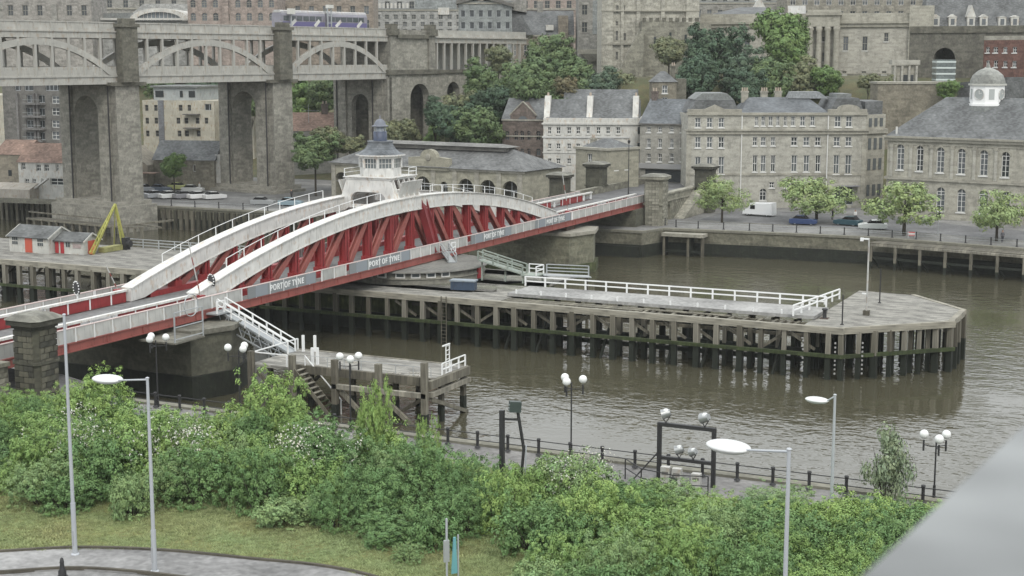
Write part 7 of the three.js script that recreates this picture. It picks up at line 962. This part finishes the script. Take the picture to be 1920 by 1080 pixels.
// ---------------------------------------------------------------- south bank furniture
structure(mesh('lawn', prism([[10, -70], [88, -70], [88, -105], [58, -90.4], [53, -90.3], [49.8, -90.1], [46.3, -90.7], [40.9, -91.7], [36.7, -93.3], [33.7, -95.4], [20, -104], [10, -104]], 4.52, 4.98), M('mown grass', [0.285, 0.325, 0.18], 'grass', 0.97)));
const pathEdge = [[15, -110], [25, -102], [33.7, -95.5], [36.7, -93.4], [40.9, -91.8], [46.3, -90.8], [49.8, -90.2], [53, -90.4], [60, -93], [70, -100]], pathIn = [[17, -113], [27, -105], [36, -97.9], [38.8, -95.9], [43, -94.8], [47, -94.6], [51, -95.5], [58, -99], [66, -106]];
structure(mesh('footpath', prism([...pathEdge, ...pathIn.slice().reverse()], 4.9, 5.0), M('path tarmac', [0.45, 0.445, 0.435], 'ground', 0.93)));
for (const [e, l] of [[pathEdge, 0.0], [pathIn, 0]]) { const c = new THREE.CatmullRomCurve3(e.map(p => V(p[0], 5.03, p[1]))), g = [], K = 60; for (let i = 0; i < K; i++) g.push(bar(c.getPoint(i / K), c.getPoint((i + 1) / K), 0.16, 0.16)); structure(mesh('path_kerb', g, M('dark kerb', [0.115, 0.105, 0.085], 'soot', 0.95))); }
structure(mesh('access_road', prism([...pathIn, [66, -150], [17, -150]], 4.85, 4.93), M('access road', [0.40, 0.395, 0.385], 'ground', 0.93)));
const galvM = M('galvanised steel', [0.40, 0.42, 0.44], null, 0.45, { metal: 0.25 }), lampW = M('lamp canopy', [0.56, 0.57, 0.56], null, 0.4);
function streetLamp(label, x, n, y, h, arm, dir, s) { const p = group('street_lamp', label, 'street lamp', x, y, n, dir, 'tall grey street lamps'); mesh('base_section', [rod(V(0, 0, 0), V(0, h * 0.22, 0), 0.13, 0.13, 10), lathe([[0.22, 0], [0.22, 0.06], [0.14, 0.1]], 0, 0, 0, 10)], galvM, p); mesh('pole', [rod(V(0, h * 0.22, 0), V(0, h, 0), 0.1, 0.07, 10), ball(0, h, 0, 0.1, 1, 0.6, 1, 8)], galvM, p); mesh('access_door', box(-0.05, 0.05, 0.5, 1.3, -0.15, -0.11), M('door grey', [0.3, 0.31, 0.32], null, 0.5), p); if (!arm) return p; mesh('arm', rod(V(0, h - 0.08, 0), V(-arm, h - 0.42, 0), 0.05, 0.04, 8), galvM, p); mesh('lamp_canopy', ball(-arm - 0.72 * s, h - 0.45, 0, 0.82 * s, 1, 0.2, 0.72, 18), lampW, p); mesh('lamp_glass', ball(-arm - 0.72 * s, h - 0.54, 0, 0.7 * s, 1, 0.17, 0.72, 16), M('lamp bowl', [0.45, 0.46, 0.46], null, 0.3), p); return p; }
streetLamp('tallest grey lamp post without visible head at the left of the lawn', 37.4, -94.2, 5, 12.6, 0, 0, 1); streetLamp('grey street lamp with white oval head over the left of the thicket', 42.8, -94.5, 5, 9.9, 2.3, -0.2, 1.12); streetLamp('nearest grey street lamp with large white oval head', 76.9, -102.1, 4.9, 12.2, 1.95, -0.42, 1.12); streetLamp('grey street lamp with white oval head by the right hand water', 71.3, -71.8, 4.6, 7.6, 0.5, -0.3, 0.86);
function globeLamp(label, x, n, h, turn) { const p = group('globe_lamp', label, 'lamp post', x, 4.5, n, turn, 'three-globe lamps on the promenade'); mesh('post', [rod(V(0, 0, 0), V(0, 0.9, 0), 0.1, 0.09, 8), rod(V(0, 0.9, 0), V(0, h - 0.3, 0), 0.055, 0.05, 8)], blackM, p); for (let k = 0; k < 3; k++) { const a = k * 2.094 + 0.4, ax = 0.75 * Math.cos(a), an = 0.75 * Math.sin(a); mesh('bracket', [rod(V(0, h - 0.75, 0), V(ax, h - 0.75, an), 0.03, 0.03, 6), rod(V(ax, h - 1.1, an), V(ax, h - 0.45, an), 0.06, 0.06, 7)], blackM, p); mesh('globe', ball(ax, h - 0.1, an, 0.27, 1, 1, 1, 16), M('opal globe', [0.66, 0.67, 0.655], null, 0.3), p); } }
globeLamp('three-globe lamp below the bridge girder near the stone tower', 18.7, -64.4, 5.4, 0.2); globeLamp('globe lamp in front of the gangway and the leaning slab', 26.2, -64.4, 5.3, 1.2); globeLamp('globe lamp in front of the landing stage steps', 35.6, -64.4, 5.4, 0.75); globeLamp('three-globe lamp standing alone against the grey water', 52.2, -63.9, 5.3, 0.1); globeLamp('three-globe lamp at the right edge beside the willow', 75.4, -63.4, 4.0, 0.5);
{ const proto = group('promenade_post', '', 'bollard', 0, 0, 0, 0, 'black posts of the promenade railing'); mesh('post', [lathe([[0.2, 0], [0.2, 0.06], [0.12, 0.1], [0.1, 0.16], [0.1, 1.0], [0.14, 1.03], [0.12, 1.12], [0, 1.16]], 0, 0, 0, 10)], blackM, proto); const xs = []; for (let x = 12; x < 86; x += 2.25) xs.push(x);
  for (const [i, x] of xs.entries()) { const l = x < 28 ? 'black railing post on the near promenade, left of the tall shrub' : x < 46 ? 'black railing post on the near promenade in front of the landing stage' : x < 60 ? 'black railing post on the near promenade between lamp and floodlight frame' : 'black railing post on the near promenade at the right'; if (!i) { proto.position.set(x, 4.6, 64.75); proto.userData.label = l; } else copy(proto, l, x, 4.6, -64.75); }
  for (let i = 0; i + 1 < xs.length; i++) tag(mesh('promenade_rail', [bar(V(xs[i], 5.55, -64.75), V(xs[i + 1], 5.55, -64.75), 0.05, 0.05), bar(V(xs[i], 5.1, -64.75), V(xs[i + 1], 5.1, -64.75), 0.05, 0.05)], blackM), xs[i] < 28 ? 'pair of black rails on the near promenade, left of the tall shrub' : xs[i] < 46 ? 'pair of black rails on the near promenade before the landing stage' : xs[i] < 60 ? 'pair of black rails on the near promenade left of the floodlight frame' : 'pair of black rails on the near promenade at the right', 'railing', 'promenade railing'); }
function flood(p, x, y, n, turn, s = 1) { const a = new THREE.Vector3(Math.cos(turn), 0, -Math.sin(turn)), o = V(x, y, n), L = o.clone().addScaledVector(a, -0.3 * s), R2 = o.clone().addScaledVector(a, 0.3 * s); const f = mesh('floodlight', [rod(o.clone().add(new THREE.Vector3(0, 0.45 * s, 0)).addScaledVector(a, -0.24 * s), o.clone().add(new THREE.Vector3(0, 0.6 * s, 0)).addScaledVector(a, 0.24 * s), 0.3 * s, 0.2 * s, 12)], M('floodlight shell', [0.3, 0.31, 0.31], null, 0.35, { metal: 0.5 }), p); mesh('yoke', [bar(o, L.clone().add(new THREE.Vector3(0, 0.5 * s, 0)), 0.05, 0.05), bar(o, R2.clone().add(new THREE.Vector3(0, 0.5 * s, 0)), 0.05, 0.05)], blackM, f); mesh('lens', ball(o.x, o.y + 0.62 * s, -o.z, 0.22 * s, 1, 0.9, 1, 10), M('lens glass', [0.55, 0.56, 0.55], null, 0.1), f); }
{ const f = group('floodlight_gantry', 'black steel gantry frame carrying round floodlights beside the promenade', 'floodlight'); const n = -66.6; for (const x of [59.3, 62.8]) mesh('upright', box(x - 0.12, x + 0.12, 4.5, 8.2, n - 0.12, n + 0.12), blackM, f); mesh('top_beam', box(59.2, 62.9, 8.0, 8.22, n - 0.14, n + 0.14), blackM, f); mesh('lower_beam', box(59.2, 62.9, 5.9, 6.1, n - 0.13, n + 0.13), blackM, f); mesh('stay', [rod(V(59.3, 6.4, n), V(57.9, 4.6, n - 0.8), 0.05, 0.05, 6)], blackM, f); flood(f, 59.7, 8.22, n, 0.3, 1.1); flood(f, 62.2, 8.22, n, -0.2, 1.1); flood(f, 60.6, 6.1, n, 0.2, 1); flood(f, 61.5, 6.1, n, -0.3, 0.9); }
{ const f = group('floodlight_post', 'black twin post floodlight stand rising out of the thicket', 'floodlight'); mesh('upright', box(53.05, 53.3, 4.9, 10.4, -76.3, -76.05), blackM, f); mesh('second_post', [bar(V(53.9, 10.3, -75.6), V(54.1, 8, -75.2), 0.12, 0.14), bar(V(54.1, 8, -75.2), V(53.9, 4.9, -75.4), 0.12, 0.14)], blackM, f); mesh('cross_arm', [bar(V(53.2, 9.9, -76.2), V(54, 9.8, -75.6), 0.1, 0.12), bar(V(53.2, 6.3, -76.2), V(54, 6.4, -75.4), 0.08, 0.08), bar(V(53.2, 6.6, -76.2), V(54, 6.0, -75.4), 0.06, 0.06)], blackM, f); mesh('lamp_box', bar(V(53.5, 10.6, -75.9), V(54.05, 10.55, -75.5), 0.4, 0.62), M('dark green steel', [0.035, 0.05, 0.045], null, 0.5), f); mesh('lamp_grille', [0, 1, 2].map(i => bar(V(53.5, 10.4 + i * 0.17, -76.12), V(54.05, 10.35 + i * 0.17, -75.72), 0.03, 0.06)), M('grille grey', [0.2, 0.22, 0.22], null, 0.5), f); mesh('cable', rod(V(54.2, 8.2, -75.1), V(54.25, 6.3, -75.3), 0.05, 0.05, 6), galvM, f); }
for (const [x, n, h, l] of [[60.1, -67.6, 1.25, 'white control cabinet left under the floodlight gantry'], [60.8, -67.5, 1.2, 'white control cabinet next to the left one under the gantry'], [62.0, -67.4, 1.0, 'pale low cabinet at the right foot of the gantry']]) { const c = group('control_cabinet', l, 'cabinet', x, 4.5, n, 0.1, 'cabinets under the gantry'); mesh('case', box(-0.28, 0.28, 0.08, h, -0.22, 0.22), M('cabinet white', [0.55, 0.555, 0.54], 'paint', 0.6), c); mesh('plinth', box(-0.3, 0.3, 0, 0.1, -0.24, 0.24), sootM, c); mesh('vent', box(-0.2, 0.2, h * 0.62, h * 0.78, -0.24, -0.21), greyW, c); }
{ const f = group('temporary_fence', 'thin dark site fence round the white cabinets', 'fence'); railing(f, 'fence_run', [V(57.3, 4.5, -67.2), V(59, 4.5, -68.9), V(61.2, 4.5, -69.4), V(63.2, 4.5, -68.8)], 1.3, [1, 0.55], 0.025, blackM); mesh('notice', box(61.0, 61.5, 5.2, 5.7, -69.5, -69.44), M('notice dark', [0.05, 0.055, 0.05], null, 0.7), f); }
{ const s = group('lawn_sign', 'grey sign post with a narrow teal panel at the right end of the lawn', 'sign', 56.6, 4.98, -88.9, 0.9); mesh('post', rod(V(-0.22, 0, 0), V(-0.22, 3.1, 0), 0.06, 0.06, 8), galvM, s); mesh('grey_plate', box(-0.38, -0.1, 0.9, 2.0, -0.06, 0.06), greyMetalM, s); mesh('teal_panel', profileX([[0.02, 0.25], [0.34, 0.25], [0.26, 2.1], [0.14, 2.1]], -0.04, 0.04), M('teal panel', [0.13, 0.33, 0.36], null, 0.5), s); mesh('frame', [box(0.36, 0.42, 0, 2.2, -0.04, 0.04)], galvM, s); }
{ const b = group('path_bollard', 'short black cast bollard at the path edge, bottom left', 'bollard', 39.0, 4.93, -96.9); mesh('shaft', lathe([[0.2, 0], [0.2, 0.3], [0.13, 0.4], [0.1, 0.7], [0.12, 0.74], [0.07, 0.95], [0, 1.0]], 0, 0, 0, 10), blackM, b); mesh('base_plate', lathe([[0.26, 0], [0.26, 0.05], [0, 0.05]], 0, 0, 0, 10), blackM, b); }
{ const b = group('bridge_parapet', 'smooth pale grey painted parapet of the bridge the view is taken from', 'parapet', 89.532, 0, -147.138, -0.09265); mesh('coping', [new THREE.BoxGeometry(2.6, 0.22, 26).toNonIndexed().translate(1.3, 29.39, 0)], M('parapet paint', [0.285, 0.298, 0.295], 'ground', 0.6), b); mesh('wall', [new THREE.BoxGeometry(2.2, 3.2, 26).toNonIndexed().translate(1.4, 27.68, 0)], M('parapet paint', [0, 0, 0]), b); }

{ // short grass on the lawn: tufts too many to count
  const R = rng(1234), g = []; for (let i = 0; i < 6; i++) { const a = R() * 6.28, l = 0.05 + 0.05 * R(), x = (R() - 0.5) * 0.16, z = (R() - 0.5) * 0.16, h = 0.05 + 0.05 * R(); const q = new THREE.BufferGeometry(); q.setAttribute('position', new THREE.Float32BufferAttribute([x - 0.012, 0, z, x + 0.012, 0, z, x + Math.cos(a) * l, h, z + Math.sin(a) * l], 3)); q.computeVertexNormals(); g.push(q); }
  const N = 26000, m = M('grass blades', [0.25, 0.295, 0.14], null, 0.95, { double: true }), o = new THREE.InstancedMesh(mergeGeometries(g), m, N), d = new THREE.Object3D(), c = new THREE.Color(); let k = 0;
  while (k < N) { const x = 22 + R() * 40, n = -99 + R() * 17; const e = x < 33.7 ? lerp(-104, -95.4, (x - 20) / 13.7) : x < 40.9 ? lerp(-95.4, -91.7, (x - 33.7) / 7.2) : x < 49.8 ? lerp(-91.7, -90.1, (x - 40.9) / 8.9) : lerp(-90.1, -92, (x - 49.8) / 12); if (n < e + 0.15) continue; d.position.set(x, 4.98, -n); d.rotation.y = R() * 6.28; const s = 0.7 + 1.1 * R() * vnoise(x * 0.5, n * 0.5, 64, 8); d.scale.set(s * 1.4, s, s * 1.4); d.updateMatrix(); o.setMatrixAt(k, d.matrix); const t = 0.75 + 0.5 * R(), y = 0.9 + 0.3 * vnoise(x * 0.35, n * 0.35, 64, 9); o.setColorAt(k, c.setRGB(t * y, t, t * 0.95)); k++; }
  o.name = 'lawn_grass'; o.userData = { kind: 'stuff', label: 'short mown grass of the lawn beside the curved path', category: 'grass' }; o.castShadow = o.receiveShadow = true; scene.add(o);
}
renderer.render(scene, camera);
